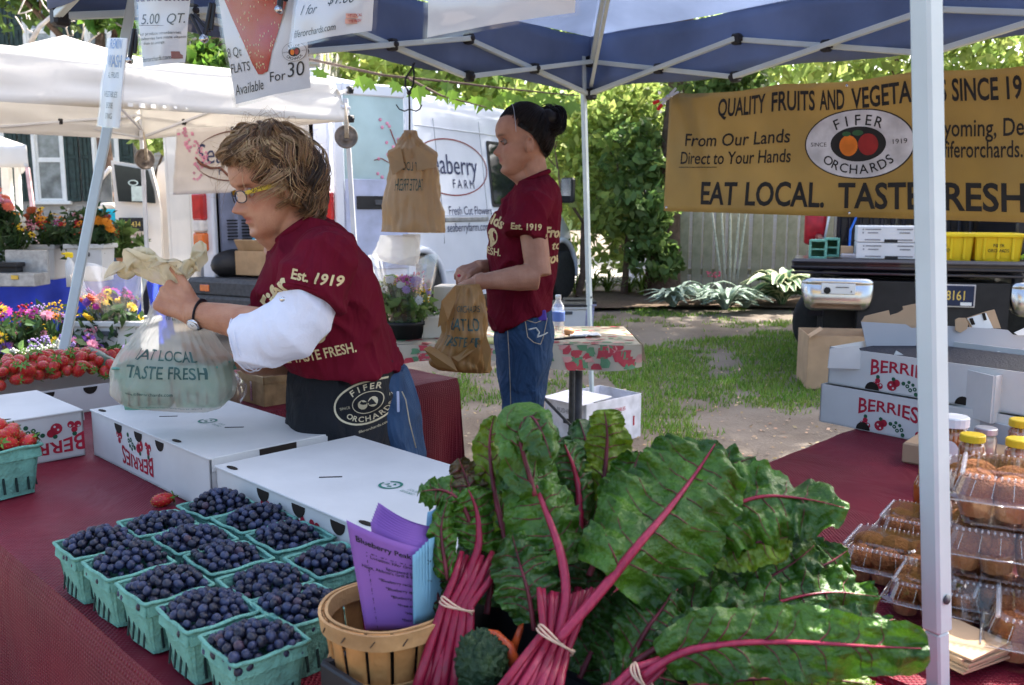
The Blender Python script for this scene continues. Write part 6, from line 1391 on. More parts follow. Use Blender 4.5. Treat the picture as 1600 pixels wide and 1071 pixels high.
mb=MB();tf=on_puff(hf,.24,.62,.483,.5,.002);text(mb,'EAT LOCAL',lambda a,b,d=0:tf(-a,b,d),.05,(0,.03),sx=.62,sub=.3);text(mb,'TASTE FRESH',lambda a,b,d=0:tf(-a,b,d),.05,(0,-.03),sx=.55,sub=.3);part('bag_print',mb,m_bink2,hb)
rows=[((594,368),(650,368),HDp+.03,.8),((588,385),(655,385),HDp+.03,1),((583,402),(650,405),HDp+.03,1),((612,412),(650,416),HDp+.03,.6)]
mb,_=puff(rows,.03,40,.008,5,9,2.2,True);rows=[((630,366),(657,366),HDp+.05,.8),((630,395),(656,395),HDp+.05,.8),((634,414),(654,412),HDp+.05,.5)]
m2,_=puff(rows,.03,30,.006,5,4,2.2,True);mb.add(m2.v,m2.f,0,True);solo('clear_bag_bundle',mb,m_bagc,'clear plastic bags hanging under the brown bag bundle','bags')
YD=2.82
tbg=thing('tan_bag','crumpled tan plastic bag being opened by the young woman','bag',P(720,582,YD))
rows=[((712,446),(748,444),YD,.5),((700,462),(756,462),YD,.8),((692,490),(760,492),YD,1),((690,520),(760,525),YD,1.1),((680,545),(762,550),YD,1.1),((672,565),(764,570),YD,1.0),((686,578),(762,583),YD,.5)]
mb,tf_=puff(rows,.05,90,.014,7,13,2.1,True,.06);part('bag_body',mb,m_bagt,tbg)
mb=MB()
for pts in([(712,448),(690,470),(684,512),(700,500),(712,470)],[(672,540),(662,545),(682,572),(715,580),(705,560)],[(752,540),(760,580),(766,584),(768,548),(758,520)],[(706,558),(738,535),(744,545),(716,565)]):
 k=len(pts);poly(mb,[(i,0)for i in range(k)],lambda u,v,d,pts=pts:P(pts[int(u)][0],pts[int(u)][1],YD-.055-.012*(int(u)%2))+V(0,-d,0),.006)
part('bag_flap',mb,m_bagt,tbg)
mb=MB();tf=on_puff(tf_,.26,.53,.27,.28,.002);text(mb,'EAT LO',tf,.038,(0,.034),sx=.8,bold=.01,sub=.3);text(mb,'TASTE FR',tf,.038,(-.01,-.008),sx=.8,bold=.01,sub=.3);text(mb,'ORCHARDS',tf,.022,(.01,.07),sx=.7,sub=.3);part('bag_print',mb,m_bink2,tbg)
m_bsk=M('basket_wood',(.42,.20,.065),.6,ns=9,var=.25,bump=.25,bs=70);m_hoop=M('basket_hoop',(.52,.30,.13),.55,ns=14,var=.2,bump=.2,bs=80);m_stp=M('staple',(.06,.04,.03),.5)
kc=P(606,948,1.09);kz=TZ0+.002;RT_,RBm,KH=.083,.062,kz and(kc.z-TZ0)
kb=V(kc.x,kc.y,kz);t=thing('peach_basket','round wooden peach basket holding purple and blue flyers','basket',kb)
for i in range(16):
 a=2*pi*i/16;w_=.0265;mb=MB()
 def fn(u,v,a=a):
  r=RBm+(RT_-RBm)*v**.85;aa=a+(u-.5)*(.335+.0*v)*(1 if i%5 else.8);return kb+V(cos(aa)*r,sin(aa)*r,KH*v)
 grid(mb,fn,4,6,thick=.0022);part('slat',mb,m_bsk,t)
mb=MB();lathe(mb,[(.002,.003),(RBm-.002,.003),(RBm-.002,.008),(.002,.008)],kb,24);part('basket_bottom',mb,m_bsk,t)
def hoop(z0,z1,k,th=.004):
 mb=MB();q=lambda z:RBm+(RT_-RBm)*(max(0,z)/KH)**.85;n=56;vs=[]
 for j in range(n):
  a=2*pi*j/n+.6;r0,r1=q(z0)+k,q(z1)+k
  for r,z in((r0,z0),(r0+th,z0),(r1+th,z1),(r1,z1)):vs.append(kb+V(cos(a)*r,sin(a)*r,z+.0008*sin(a*5)))
 mb.add(vs,[(j*4+i,((j+1)%n)*4+i,((j+1)%n)*4+(i+1)%4,j*4+(i+1)%4)for j in range(n)for i in range(4)],0,False);return part('hoop',mb,m_hoop,t)
h1=hoop(KH-.02,KH+.001,.001);hoop(KH-.018,KH+.002,-.0075);h2=hoop(KH*.42,KH*.42+.015,.001);hoop(.004,.02,.001)
for hp_,zc in((h1,KH-.010),(h2,KH*.42+.007)):
 mb=MB()
 for i in range(14):
  a=2*pi*i/14+.15;r=RBm+(RT_-RBm)*(zc/KH)**.85+.0058;p=kb+V(cos(a)*r,sin(a)*r,zc);s=V(-sin(a),cos(a),0);bar(mb,p-s*.003-UZ*.004,p+s*.003+UZ*.004,.0012)
 part('staple',mb,m_stp,hp_,kind='stuff')
m_purp=M('purple_paper',(.27,.12,.42),.7,ns=3,var=.03,trans=.15);m_aqua=M('pale_blue_paper',(.22,.46,.60),.7,ns=3,var=.03,trans=.15)
def paper(cs4,D4,mat,lab,bend=0.0,n=14,name='flyer',grp=None):
 q=[P(x,y,d)for(x,y),d in zip(cs4,D4)];nn=(q[1]-q[0]).cross(q[3]-q[0]).normalized();nn=nn if nn.y<0 else-nn;W_=(q[1]-q[0]).length;H_=(q[3]-q[0]).length
 fn=lambda u,v,d=0:q[0].lerp(q[1],u).lerp(q[3].lerp(q[2],u),v)+nn*(bend*sin(pi*u)*v+d)
 mb=MB();grid(mb,lambda u,v:fn(u,v),n,n,thick=.0006);o=solo(name,mb,mat,lab,'flyer',grp);return o,(lambda a,b,d=0:fn(a/W_,b/H_,.0012+d)),W_,H_
fo,ff,W_,H_=paper([(571,985),(668,985),(664,858),(541,813)],[1.06,1.075,1.075,1.055],m_purp,'front purple flyer standing in the peach basket',.012)
mb=MB();sk=lambda u,v:(u,v)
text(mb,'Blueberry Peak Party',ff,.0112,(W_*.58,H_*.865),sx=.82,bold=.018,sub=.4);part('headline',mb,m_ink,fo)
mb=MB()
for s,y,x in(('Location: Fifer Orchards',.735,.62),('Sponsored by',.665,.66),("Nage, Abbott's Grill & Restaurant",.625,.62),('*Blueberry recipe ideas',.53,.68),('*Blueberry specials',.45,.7),('*Blueberry u-pick',.37,.74),('*Free samples',.285,.78),('*Hayrides',.2,.82),('*Face painting',.12,.82)):
 text(mb,s,ff,.0066,(W_*(x-.02),H_*y),sx=.85,bold=.008,sub=.5)
for i in range(16):a=ff(W_*.2,H_*(.74-i*.046));bar(mb,a,ff(W_*.2,H_*(.74-i*.046-(.028 if i%2 else.008))),.0006,up=(0,1,0))
for i in range(12):a=ff(W_*(.2+i*.064),H_*(.77-.0*i));bar(mb,a,ff(W_*(.2+i*.064+(.04 if i%2 else.012)),H_*.77),.0006,up=(0,1,0))
part('lettering',mb,m_ink,fo)
for i in range(8):
 k=i/7;paper([(590+3*i,960),(672+1.4*i,960),(668+2.6*i,852-4*i),(579+1.6*i,815-4.2*i)],[1.085+.006*i]*4,m_purp,'purple flyer in the fanned stack behind the front one',.012+.002*i,8,grp='fanned stack of purple flyers')
o,f2,W_,H_=paper([(600,950),(682,950),(690,826),(593,787)],[1.15]*4,m_purp,'tallest purple flyer at the back of the peach basket',.018,grp=None)
mb=MB();text(mb,'Peak Party',f2,.013,(W_*.74,H_*.8),sx=.8,bold=.02,sub=.4);part('headline',mb,m_ink,o)
for i in range(6):
 mb=MB();a,b,c,d=P(646+5*i,976-i,1.055+.004*i),P(692,960,1.10+.004*i),P(694,838-2*i,1.12+.004*i),P(645+5*i,868-5*i,1.055+.004*i)
 grid(mb,lambda u,v:a.lerp(b,u).lerp(d.lerp(c,u),v)+V(0,-.006*sin(pi*u),0),8,8,thick=.0006);solo('flyer',mb,m_aqua,'folded pale blue flyer at the chard side of the peach basket','flyer','folded pale blue flyers')
o,_,_,_=paper([(655,930),(692,930),(690,786),(668,800)],[1.17]*4,m_aqua,'single blue flyer rising behind the purple ones',.01)
def chmat(name,c,c2,tr=.18):
 if name in MATS:return MATS[name]
 m=M(name,c,.36,ns=16,col2=c2,trans=tr,bump=.9,bs=70,spec=.42,detail=6,attr='shade');return m
m_ch=[chmat('chard_leaf',(.07,.185,.013),(.025,.085,.010)),chmat('chard_leaf_dark',(.035,.105,.014),(.016,.06,.010),.12),chmat('chard_leaf_yellow',(.17,.26,.014),(.075,.17,.014),.35),chmat('chard_leaf_bronze',(.10,.045,.02),(.05,.07,.015))]
m_vein=M('chard_vein',(.13,.02,.03),.5,ns=30,var=.3)
def stalkmat(name,c,c2):
 m=M(name,c,.35,ns=3,col2=c2,coat=.15,detail=2)
 if 'done' not in m:
  m['done']=1;N=m.node_tree.nodes;mp_=N.new('ShaderNodeMapping');mp_.inputs['Scale'].default_value=(60,60,14)
  tc=[n for n in N if n.type=='TEX_COORD'][0];nz=[n for n in N if n.type=='TEX_NOISE'][0];m.node_tree.links.new(tc.outputs['Object'],mp_.inputs[0]);m.node_tree.links.new(mp_.outputs[0],nz.inputs['Vector'])
 return m
m_st1=stalkmat('chard_stalk_crimson',(.26,.010,.035),(.19,.008,.028));m_st2=stalkmat('chard_stalk_pink',(.34,.025,.06),(.24,.015,.045));m_st3=stalkmat('chard_stalk_orange',(.6,.1,.02),(.4,.05,.02))
def curve3(pts,k):
 n=len(pts);out=[]
 for j in range(k+1):
  x=j/k*(n-1);i=min(int(x),n-2);t=x-i;p0,p1,p2,p3=pts[max(0,i-1)],pts[i],pts[i+1],pts[min(n-1,i+2)]
  out.append(p1+(p2-p0)*.5*t+(p0*2-p1*5+p2*4-p3)*.5*t*t+(p1*3-p2*3+p3-p0)*.5*t**3)
 return out
def chard_leaf(par,path,wpx,mat=0,nh=(0,-.75,.65),curl=.25,ruff=.16,seed=0,asym=0,start=0.0,stalk=None,sr=.0045,tipr=.5,seg=54,veins=6,droop=0,lab=None,edge=1.0):
 """path = [(px, py, D)]; wpx = half width in photo pixels at its widest; start = fraction of the path that is bare stalk"""
 q=random.Random(seed);base=[P(*p)for p in path];L=curve3(base,seg);blade0=int(start*seg)
 T=[(L[min(seg,i+1)]-L[max(0,i-1)]).normalized()for i in range(seg+1)];nh=nrm(nh)
 S=[T[i].cross(nh).normalized()for i in range(seg+1)];N=[S[i].cross(T[i]).normalized()for i in range(seg+1)]
 Dm=sum(p[2]for p in path)/len(path);W0=wpx/FPX*Dm*1.08
 ph=q.uniform(0,6);f1=q.uniform(2.4,3.4)
 Ltot=sum((L[i+1]-L[i]).length for i in range(blade0,seg))or.1
 def width(t):return W0*(max(0,sin(pi*min(1,(t*.94+.05))**.85))**tipr)*(1+.08*sin(t*17+ph))
 def fn(U,t):
  x=blade0+t*(seg-blade0);i=min(int(x),seg-1);f=x-i;p=L[i].lerp(L[i+1],f);s=S[i].lerp(S[i+1],f);n_=N[i].lerp(N[i+1],f)
  w_=width(t)*(1+asym*(1 if U>0 else-1));au=abs(U);sg=1 if U>0 else-1
  rf=1.35*ruff*W0*au**2.2*(sin(t*2*pi*f1*1.7+ph*sg+1.3*sg)+.6*sin(t*2*pi*f1*3.9+ph+sg)+.25*sin(t*2*pi*f1*8+sg))
  cu=-curl*W0*au**1.7
  bl=.0045*(noise.noise(V(U*w_*55+seed,t*Ltot*55,seed))+.6*noise.noise(V(U*w_*130,t*Ltot*130+seed,2)))*min(1,au*7)
  vn=-.0016*(math.cos((t*(veins+1)-au*.9+.12*noise.noise(V(au*3,t*4,seed)))*pi)**8)*min(1,au*4)
  bl+=.0085*noise.noise(V(U*w_*16+seed,t*Ltot*16,seed+5))*min(1,au*3)+.55*W0*.3*noise.noise(V(U*1.3+seed,t*2.2,seed))
  tt=t+.16*au*(1-t)*0
  return p+s*(U*w_)+n_*(cu+rf+bl*1.9+vn)-UZ*(droop*W0*t*t)
 mb=MB();nu=30;nv=54;k=nu+1;vs=[];shade=[]
 for j in range(nv+1):
  for i in range(k):
   U=-1+2*i/nu;U=math.copysign(abs(U)**.9,U);t=j/nv;e=1+(.03*sin(j*2.1+seed)if i in(0,nu)else 0);vs.append(fn(U*e,t))
   d=abs((t*(veins+1)-abs(U)*.9)%1-.5);shade.append((abs(U),t,d))
 mb.add(vs,[(j*k+i,j*k+i+1,(j+1)*k+i+1,(j+1)*k+i)for j in range(nv)for i in range(nu)],0,True)
 o=part('leaf',mb,m_ch[mat],par,lab);ca=o.data.color_attributes.new('shade','FLOAT_COLOR','POINT');arr=[]
 for(au,t,d),p in zip(shade,vs):
  pale=.85+.5*max(0,noise.noise(V(p.x*22,p.y*22,p.z*22+seed)))+.25*(1 if d<.06 else 0)*(1-au);arr+=[pale*(1.05 if mat!=3 else 1),pale,pale*.9,1]
 ca.data.foreach_set('color',arr)
 st_m=stalk or m_vein;mb=MB();pts=[];rs=[]
 for i in range(0,seg+1,2):
  u=i/seg;
  if u>.97:break
  wb=smooth((i-blade0)/5)if i>blade0 else 0;pb_=fn(0,(i-blade0)/(seg-blade0))if i>blade0 else L[i];pts.append(L[i].lerp(pb_,wb)+N[i]*(.0016*wb));rs.append(sr*(1 if i<blade0 else max(.1,1-(i-blade0)/(seg-blade0+1))**.9))
 tube(mb,pts,rs,8,flat=.75);so_=part('stalk',mb,st_m,o)
 mb=MB()
 for kk in range(1,veins+1):
  for sg in(-1,1):
   t0=(kk-.35)/(veins+1)*.92+q.uniform(-.03,.03);vp=[]
   for a in range(7):au=a/6*.84;vp.append(fn(sg*max(.01,au),min(.985,t0+au*.17*(1-t0)+.01*sin(a+seed)))+N[min(seg,int(blade0+t0*(seg-blade0)))]*.0007)
   tube(mb,vp,[.0008*(1-a/8)*(1+.5*(1-t0))for a in range(7)],4,cap=False)
 part('vein',mb,m_vein,o,kind='stuff');return o
def band(par,c,d,r,flat=.8):
 """rubber band round the stalks, d = stalk direction"""
 d=nrm(d);s=d.cross(V(0,-1,0)).normalized();n_=s.cross(d);mb=MB()
 for k in range(3):
  pts=[Vector(c)+s*(cos(a)*r)+n_*(sin(a)*r*flat)+d*(.0022*k-.002+.0025*sin(a*2+k))for a in np.linspace(0,2*pi,30)];tube(mb,pts,.0013,6,cap=False)
 return part('rubber_band',mb,M('rubber_band',(.6,.42,.30),.5),par)
c2_=thing('chard_bunch','centre chard bunch with pink stalks tied by a tan rubber band','chard',P(868,1002,1.0))
LV=[
([(868,1002,1.0),(884,930,1.03),(872,850,1.07),(838,765,1.12),(806,700,1.17)],56,dict(start=.42,mat=0,seed=1,stalk=m_st2,sr=.0062,curl=.25,asym=-.1,tipr=.45,lab='large leaf with a thick pink rib on the peach basket side',nh=(.1,-.85,.45))),
([(836,775,1.10),(815,712,1.12),(812,672,1.14),(830,652,1.12),(848,680,1.09),(862,722,1.07)],38,dict(start=.0,mat=0,seed=2,curl=.4,nh=(.2,-.6,.7))),
([(890,960,1.06),(896,860,1.13),(888,760,1.2),(850,668,1.25)],40,dict(start=.5,mat=1,seed=3,stalk=m_st1,sr=.006)),
([(900,960,1.06),(905,860,1.12),(903,760,1.16),(880,690,1.17)],34,dict(start=.55,mat=1,seed=4,stalk=m_st1,sr=.0055,curl=.5)),
([(905,900,1.12),(915,800,1.2),(922,720,1.24),(905,655,1.27)],48,dict(start=.3,mat=1,seed=5,curl=.3,nh=(-.3,-.7,.6))),
([(915,880,1.1),(938,780,1.17),(948,700,1.2),(944,640,1.21)],36,dict(start=.35,mat=2,seed=6,curl=.15,asym=.1,tipr=.35,lab='yellow green leaf standing highest in front of the ground carton')),
([(920,900,1.08),(955,820,1.12),(985,750,1.15),(1000,705,1.17)],40,dict(start=.3,mat=0,seed=7,curl=.3)),
([(872,1000,.98),(925,940,1.0),(985,868,1.03),(1042,800,1.06),(1090,735,1.09),(1120,690,1.11)],98,dict(start=.30,mat=0,seed=8,stalk=m_st2,sr=.0075,curl=.3,ruff=.12,tipr=.42,lab='widest leaf fanning out at the middle with a crimson rib',nh=(0,-.8,.6),veins=7)),
([(1000,860,1.1),(1060,790,1.13),(1120,735,1.16),(1180,715,1.18)],50,dict(start=.15,mat=0,seed=9,curl=.35,asym=.1)),
([(800,880,1.1),(775,780,1.14),(765,700,1.18),(772,650,1.2)],27,dict(start=.2,mat=2,seed=10,curl=.35)),
([(835,985,1.03),(826,930,1.04),(812,880,1.06),(800,835,1.08)],50,dict(start=.1,mat=1,seed=11,curl=.3,nh=(0,-.9,.4))),
([(860,985,1.04),(870,930,1.07),(880,880,1.09),(905,820,1.12)],45,dict(start=.05,mat=1,seed=12,curl=.35)),
([(1010,800,1.13),(1040,760,1.16),(1050,725,1.19),(1075,700,1.2)],42,dict(start=.05,mat=2,seed=13,curl=.3)),
([(740,900,1.12),(750,830,1.15),(765,770,1.18),(790,720,1.2)],38,dict(start=.05,mat=0,seed=14,curl=.35)),
([(880,985,1.08),(910,900,1.12),(940,850,1.14),(960,800,1.16)],50,dict(start=.1,mat=1,seed=29,curl=.3)),
([(840,970,1.08),(850,900,1.12),(855,850,1.15),(870,800,1.18)],46,dict(start=.05,mat=0,seed=61,curl=.55)),
([(960,900,1.1),(985,850,1.13),(1000,800,1.16),(1030,760,1.18)],52,dict(start=.05,mat=0,seed=62,curl=.55)),
([(790,760,1.2),(800,720,1.21),(820,680,1.23),(850,650,1.25)],42,dict(start=.0,mat=1,seed=63,curl=.6)),
]
for path,w_,kw in LV:chard_leaf(c2_,path,w_,**kw)
q=random.Random(4);sd=(P(800,1085,.93)-P(868,1002,1.0)).normalized()
for i in range(13):
 o1=V(q.uniform(-1,1)*.017,q.uniform(-1,1)*.011,q.uniform(-1,1)*.006);mb=MB();e=P(760+9*i+q.uniform(-6,6),1110,.92+.006*(i%4));b_=P(868,1002,1.0)+(P(884,1015,1.0)-P(852,990,1.0))*((i/12-.5)*1.15)+V(0,.008*(i%3),0)
 tp_=P(884+(i-6)*7,930-abs(i-6)*2,1.03+.01*(i%3));tube(mb,[e,e.lerp(b_,.6)+o1*.1,b_,b_.lerp(tp_,.6),tp_],[.0056,.0056,.005,.0045,.003],9,flat=.8);part('stalk',mb,m_st2 if i%3 else m_st1,c2_)
band(c2_,P(867,1002,.992),P(884,975,1.0)-P(850,1028,.98),.026,.75)
c1_=thing('chard_bunch','chard bunch with deep crimson stalks nearest the peach basket','chard',P(712,950,1.06))
for path,w_,kw in[
([(714,950,1.06),(735,890,1.08),(748,850,1.1),(745,800,1.12),(730,762,1.13)],40,dict(start=.45,mat=0,seed=21,stalk=m_st1,sr=.006,curl=.35)),
([(700,905,1.08),(692,860,1.09),(690,820,1.1),(700,780,1.12)],22,dict(start=.0,mat=0,seed=22,curl=.5)),
([(745,850,1.12),(722,790,1.13),(690,765,1.13),(656,770,1.12)],30,dict(start=.1,mat=0,seed=23,curl=.35,lab='leaf tip reaching over the white carton')),
([(745,820,1.14),(738,780,1.15),(728,745,1.16),(716,716,1.17)],30,dict(start=.1,mat=3,seed=24,curl=.3,lab='reddish brown wilted leaf')),
([(710,1000,1.08),(690,950,1.09),(680,910,1.1),(690,870,1.11)],26,dict(start=.1,mat=1,seed=25,curl=.4)),
([(760,960,1.1),(770,900,1.12),(775,850,1.14),(780,800,1.16)],34,dict(start=.1,mat=1,seed=26,curl=.4))]:chard_leaf(c1_,path,w_,**kw)
for i in range(9):
 mb=MB();e=P(640+11*i,1110,.98+.006*(i%3));b_=P(692+5.4*i,950-abs(i-4),1.05+.012*(i%2));tp_=P(722+8*i,862+6*(i%3),1.09+.012*(i%2));tube(mb,[e,e.lerp(b_,.55),b_,b_.lerp(tp_,.5)+V(.002,0,0),tp_],[.007,.0066,.0055,.005,.0035],9,flat=.8);part('stalk',mb,m_st1,c1_)
band(c1_,P(713,949,1.045),P(735,900,1.07)-P(690,1010,1.03),.0215,.8)
c3_=thing('chard_bunch','chard bunch with long broad leaves reaching the near tent pole','chard',P(1003,1058,.95))
for path,w_,kw in[
([(1075,835,1.08),(1110,812,1.09),(1160,785,1.1),(1215,773,1.1),(1268,778,1.09),(1325,800,1.07)],70,dict(start=.05,mat=0,seed=31,stalk=m_st1,sr=.005,curl=.3,ruff=.14,asym=.05,tipr=.4,lab='rounded leaf overlapping the side table cloth',nh=(.1,-.7,.7))),
([(1070,850,1.07),(1130,850,1.08),(1190,848,1.08),(1238,838,1.08)],44,dict(start=.02,mat=2,seed=32,curl=.2,ruff=.1)),
([(1040,985,1.04),(1110,950,1.06),(1180,915,1.08),(1240,880,1.1),(1275,850,1.12)],60,dict(start=.05,mat=0,seed=33,curl=.3,ruff=.14)),
([(1080,1000,1.02),(1160,960,1.04),(1240,935,1.06),(1310,925,1.07),(1375,935,1.07)],68,dict(start=.05,mat=0,seed=34,curl=.3,ruff=.2,asym=.15,stalk=m_st1,sr=.004,veins=7)),
([(1200,930,1.1),(1250,900,1.11),(1295,880,1.12),(1325,860,1.13)],62,dict(start=.0,mat=0,seed=35,curl=.5,ruff=.2)),
([(990,1035,.98),(1070,990,.99),(1160,975,.99),(1260,975,1.0),(1350,975,1.01),(1400,968,1.02)],40,dict(start=.12,mat=1,seed=36,curl=.3,ruff=.22,lab='dark glossy leaf folded along its length')),
([(1003,1058,.94),(1060,1022,.94),(1140,1006,.93),(1240,1004,.92),(1350,1010,.9),(1452,1014,.88)],56,dict(start=.14,mat=0,seed=37,stalk=m_st2,sr=.0062,curl=.12,ruff=.14,tipr=.34,lab='long bright leaf crossing in front of the tent pole',nh=(0,-.85,.5),veins=9)),
([(980,1040,1.0),(1010,985,1.01),(1035,950,1.02),(1055,915,1.04)],50,dict(start=.05,mat=0,seed=38,curl=.35)),
([(1060,1080,.95),(1150,1062,.95),(1260,1062,.95),(1370,1070,.95)],34,dict(start=.1,mat=2,seed=39,curl=.4)),
([(950,1060,1.02),(980,1010,1.04),(1010,960,1.06),(1050,930,1.08)],62,dict(start=.05,mat=1,seed=40,curl=.3)),
([(1090,930,1.12),(1150,890,1.14),(1210,850,1.16),(1250,820,1.18)],60,dict(start=.05,mat=1,seed=41,curl=.3)),
([(905,1060,1.04),(930,1010,1.06),(965,965,1.08),(990,930,1.1)],55,dict(start=.05,mat=1,seed=42,curl=.4)),
([(1120,1000,1.06),(1180,960,1.08),(1240,925,1.1),(1290,900,1.12)],50,dict(start=.0,mat=0,seed=64,curl=.55)),
([(1150,900,1.14),(1200,870,1.15),(1250,860,1.16),(1310,870,1.16)],50,dict(start=.0,mat=0,seed=65,curl=.5)),
([(940,1075,.98),(980,1060,.98),(1020,1060,.98),(1070,1070,.98)],45,dict(start=.05,mat=1,seed=43,curl=.4))]:chard_leaf(c3_,path,w_,**kw)
for i in range(5):
 mb=MB();e=P(925+14*i,1110,.92);b_=P(1000,1056,.95)+(P(1012,1068,.95)-P(990,1046,.95))*(i/4-.5);tp_=P(1045,1026+i*2,.945);tube(mb,[e,b_,tp_],[.0062,.0056,.004],8,flat=.8);part('stalk',mb,m_st2,c3_)
band(c3_,P(1001,1057,.943),P(1040,1035,.94)-P(965,1085,.94),.016,.8)
kt=thing('kale_bunch','dark crinkled kale bunch with an orange stem between the two chard bunches','kale',P(752,1040,1.0));mb=MB()
q=random.Random(6);ell(mb,P(752,1040,1.0),(.030,.03,.04),None,60,44,0,lambda d:1+.22*noise.noise(d*5)+.16*noise.noise(d*11)+.1*noise.noise(d*23));part('crinkled_leaf',mb,M('kale_dark',(.012,.035,.016),.5,ns=50,bump=.5,col2=(.03,.06,.02)),kt)
mb=MB();tube(mb,[P(738,1000,1.03),P(752,988,1.03),P(775,992,1.03),P(795,1012,1.02),P(805,1040,1.01)],[.004,.005,.006,.0075,.008],10);tube(mb,[P(820,960,1.05),P(812,985,1.04),P(800,1020,1.03)],[.002,.004,.006],8);part('stalk',mb,m_st3,kt)
mb=MB();c=V(.09,.93,TZ0+.004);Rb=basis(E1,E2,UZ)
t=thing('produce_bin','low black produce bin under the chard bunches','bin',c);box(mb,c+UZ*.005,(.62,.3,.01),Rb)
for s in(-1,1):box(mb,c+E1*(s*.31)+UZ*.045,(.01,.3,.09),Rb,b=.003);box(mb,c+E2*(s*.15)+UZ*.045,(.62,.01,.09),Rb,b=.003)
part('bin_wall',mb,m_blk,t)
m_clam=clearmat('clamshell_plastic',gloss=.05,rough=.04);m_rib=clearmat('clamshell_rib',gloss=.2,rough=.12,film=.04)
m_muf=M('muffin_crust',(.36,.13,.04),.8,ns=45,col2=(.2,.06,.02),bump=.8,bs=150);m_cup=M('muffin_side',(.42,.2,.08),.85,ns=30,col2=(.3,.13,.05),bump=.5,bs=90)
mm=MB();ell(mm,(0,0,.036),(.034,.034,.02),None,20,12,0,lambda d:1+.07*noise.noise(d*3)+.04*noise.noise(d*9));MUFT=mesh_of('muffin_top',mm,m_muf)
mm=MB();pr=[(.023,0),(.026,.01),(.029,.034)];n_m=28;vs=[(r*(1+.035*(j%2))*cos(2*pi*j/n_m),r*(1+.035*(j%2))*sin(2*pi*j/n_m),z)for r,z in pr for j in range(n_m)]
mm.add(vs,[(i*n_m+j,i*n_m+(j+1)%n_m,(i+1)*n_m+(j+1)%n_m,(i+1)*n_m+j)for i in range(2)for j in range(n_m)]);MUFS=mesh_of('muffin_cup',mm,m_cup)
CWd,CHt=.155,.072
def clam_meshes():
 a=MB()
 def prof(w0,w1,z0,z1,mb,n=7,closed_at=None):
  def sq(w_,z):
   pts=[];r=w_*.16
   for(sx,sy,a0)in((1,1,0),(-1,1,90),(-1,-1,180),(1,-1,270)):
    for k in range(5):an=rad(a0+22.5*k);pts.append(V(sx*(w_/2-r)+r*cos(an),sy*(w_/2-r)+r*sin(an),z))
   return pts
  r0,r1=sq(w0,z0),sq(w1,z1);k=len(r0);mb.add(r0+r1,[(i,(i+1)%k,k+(i+1)%k,k+i)for i in range(k)],0,False)
  if closed_at is not None:mb.add(sq(*closed_at),[tuple(range(k))])
 prof(CWd*.8,CWd*.94,0,.034,a,closed_at=(CWd*.8,0));prof(CWd*.94,CWd*1.06,.034,.036,a);tray_=mesh_of('clamshell_tray',a,m_clam)
 b=MB();prof(CWd*1.06,CWd*.95,.038,.04,b);prof(CWd*.95,CWd*.84,.04,CHt-.006,b);prof(CWd*.84,CWd*.78,CHt-.006,CHt,b,closed_at=(CWd*.78,CHt));prof(CWd*.62,CWd*.58,CHt,CHt+.003,b,closed_at=(CWd*.58,CHt+.003));lid_=mesh_of('clamshell_lid',b,m_clam)
 r=MB()
 for sd_ in range(4):
  R=rz(sd_*pi/2)
  for i in range(15):
   x=(i-7)*CWd*.78/15.5;ell(r,R@V(x,-CWd*.415,CHt-.003),(.0023,.004,.0034),R,6,4)
   if i%3==1:tube(r,[R@V(x,-CWd*.43,CHt-.008),R@V(x*1.12,-CWd*.478,.042)],.0007,4,cap=False)
  tube(r,[R@V(-CWd*.5,-CWd*.53,.037),R@V(CWd*.5,-CWd*.53,.037)],.0016,5)
 return tray_,lid_,mesh_of('clamshell_rib',r,m_rib)
CT,CL,CR=clam_meshes();q=random.Random(31);nclam=[0]
def clam(c,rot,lab,sc=1.0,brown=1):
 t=thing('muffin_clamshell',lab,'clamshell',c,'clear muffin clamshells on the side table');t.rotation_euler=(0,0,rot);t.scale=(sc,)*3
 part('clamshell_tray',CT,None,t);part('clamshell_lid',CL,None,t);part('clamshell_rib',CR,None,t,kind='stuff')
 for i,(x,y)in enumerate(((-1.3,-1),(0,-1),(1.3,-1),(-1.3,1),(0,1),(1.3,1))):
  o=thing('muffin','brown muffin inside the '+lab.replace('clear ','').replace('clamshell of muffins','clamshell'),'muffin',Vector(c)+rz(rot)@V(x*.035*sc,y*.027*sc,.004),'muffins in '+lab);o.rotation_euler=(q.uniform(-.12,.12),q.uniform(-.12,.12),q.uniform(0,6));o.scale=(sc*q.uniform(.78,.86),sc*q.uniform(.78,.86),sc*q.uniform(1.05,1.2))
  part('muffin_top',MUFT,None,o);part('muffin_cup',MUFS,None,o)
def cb(px,py,z):g=G(px,py,z);return V(g.x,g.y,z)
z1=TZ0+.003;hS=CHt+.005
clam(cb(1388,905,z1),-.62,'clear clamshell of muffins beside the chard');clam(cb(1436,855,z1),-.62,'clear clamshell of muffins behind the near tent pole',.96)
clam(cb(1462,960,z1),-.6,'clear clamshell of muffins at the foot of the near tent pole',.9)
s1=cb(1556,965,z1);clam(s1,-.5,'clear clamshell of muffins at the bottom of the three high stack',1.1);clam(s1+UZ*hS*1.1+V(-.005,.005,0),-.45,'clear clamshell of muffins in the middle of the three high stack',1.1);clam(s1+UZ*hS*2.2+V(.01,0,0),-.5,'clear clamshell of muffins on top of the three high stack',1.1)
s2=cb(1532,850,z1);clam(s2,-.55,'clear clamshell of muffins under the honey jars',1.05);clam(s2+UZ*hS*1.05,-.52,'clear clamshell of muffins level with the yellow jar lids',1.05)
s3=cb(1640,850,z1);clam(s3,-.5,'clear clamshell of muffins behind the high stack',1.0);clam(s3+UZ*hS,-.5,'clear clamshell of muffins behind and above the high stack',1.0)
s4=cb(1640,1030,z1);clam(s4,-.5,'clear clamshell of muffins nearest the lens at the frame edge',1.1)
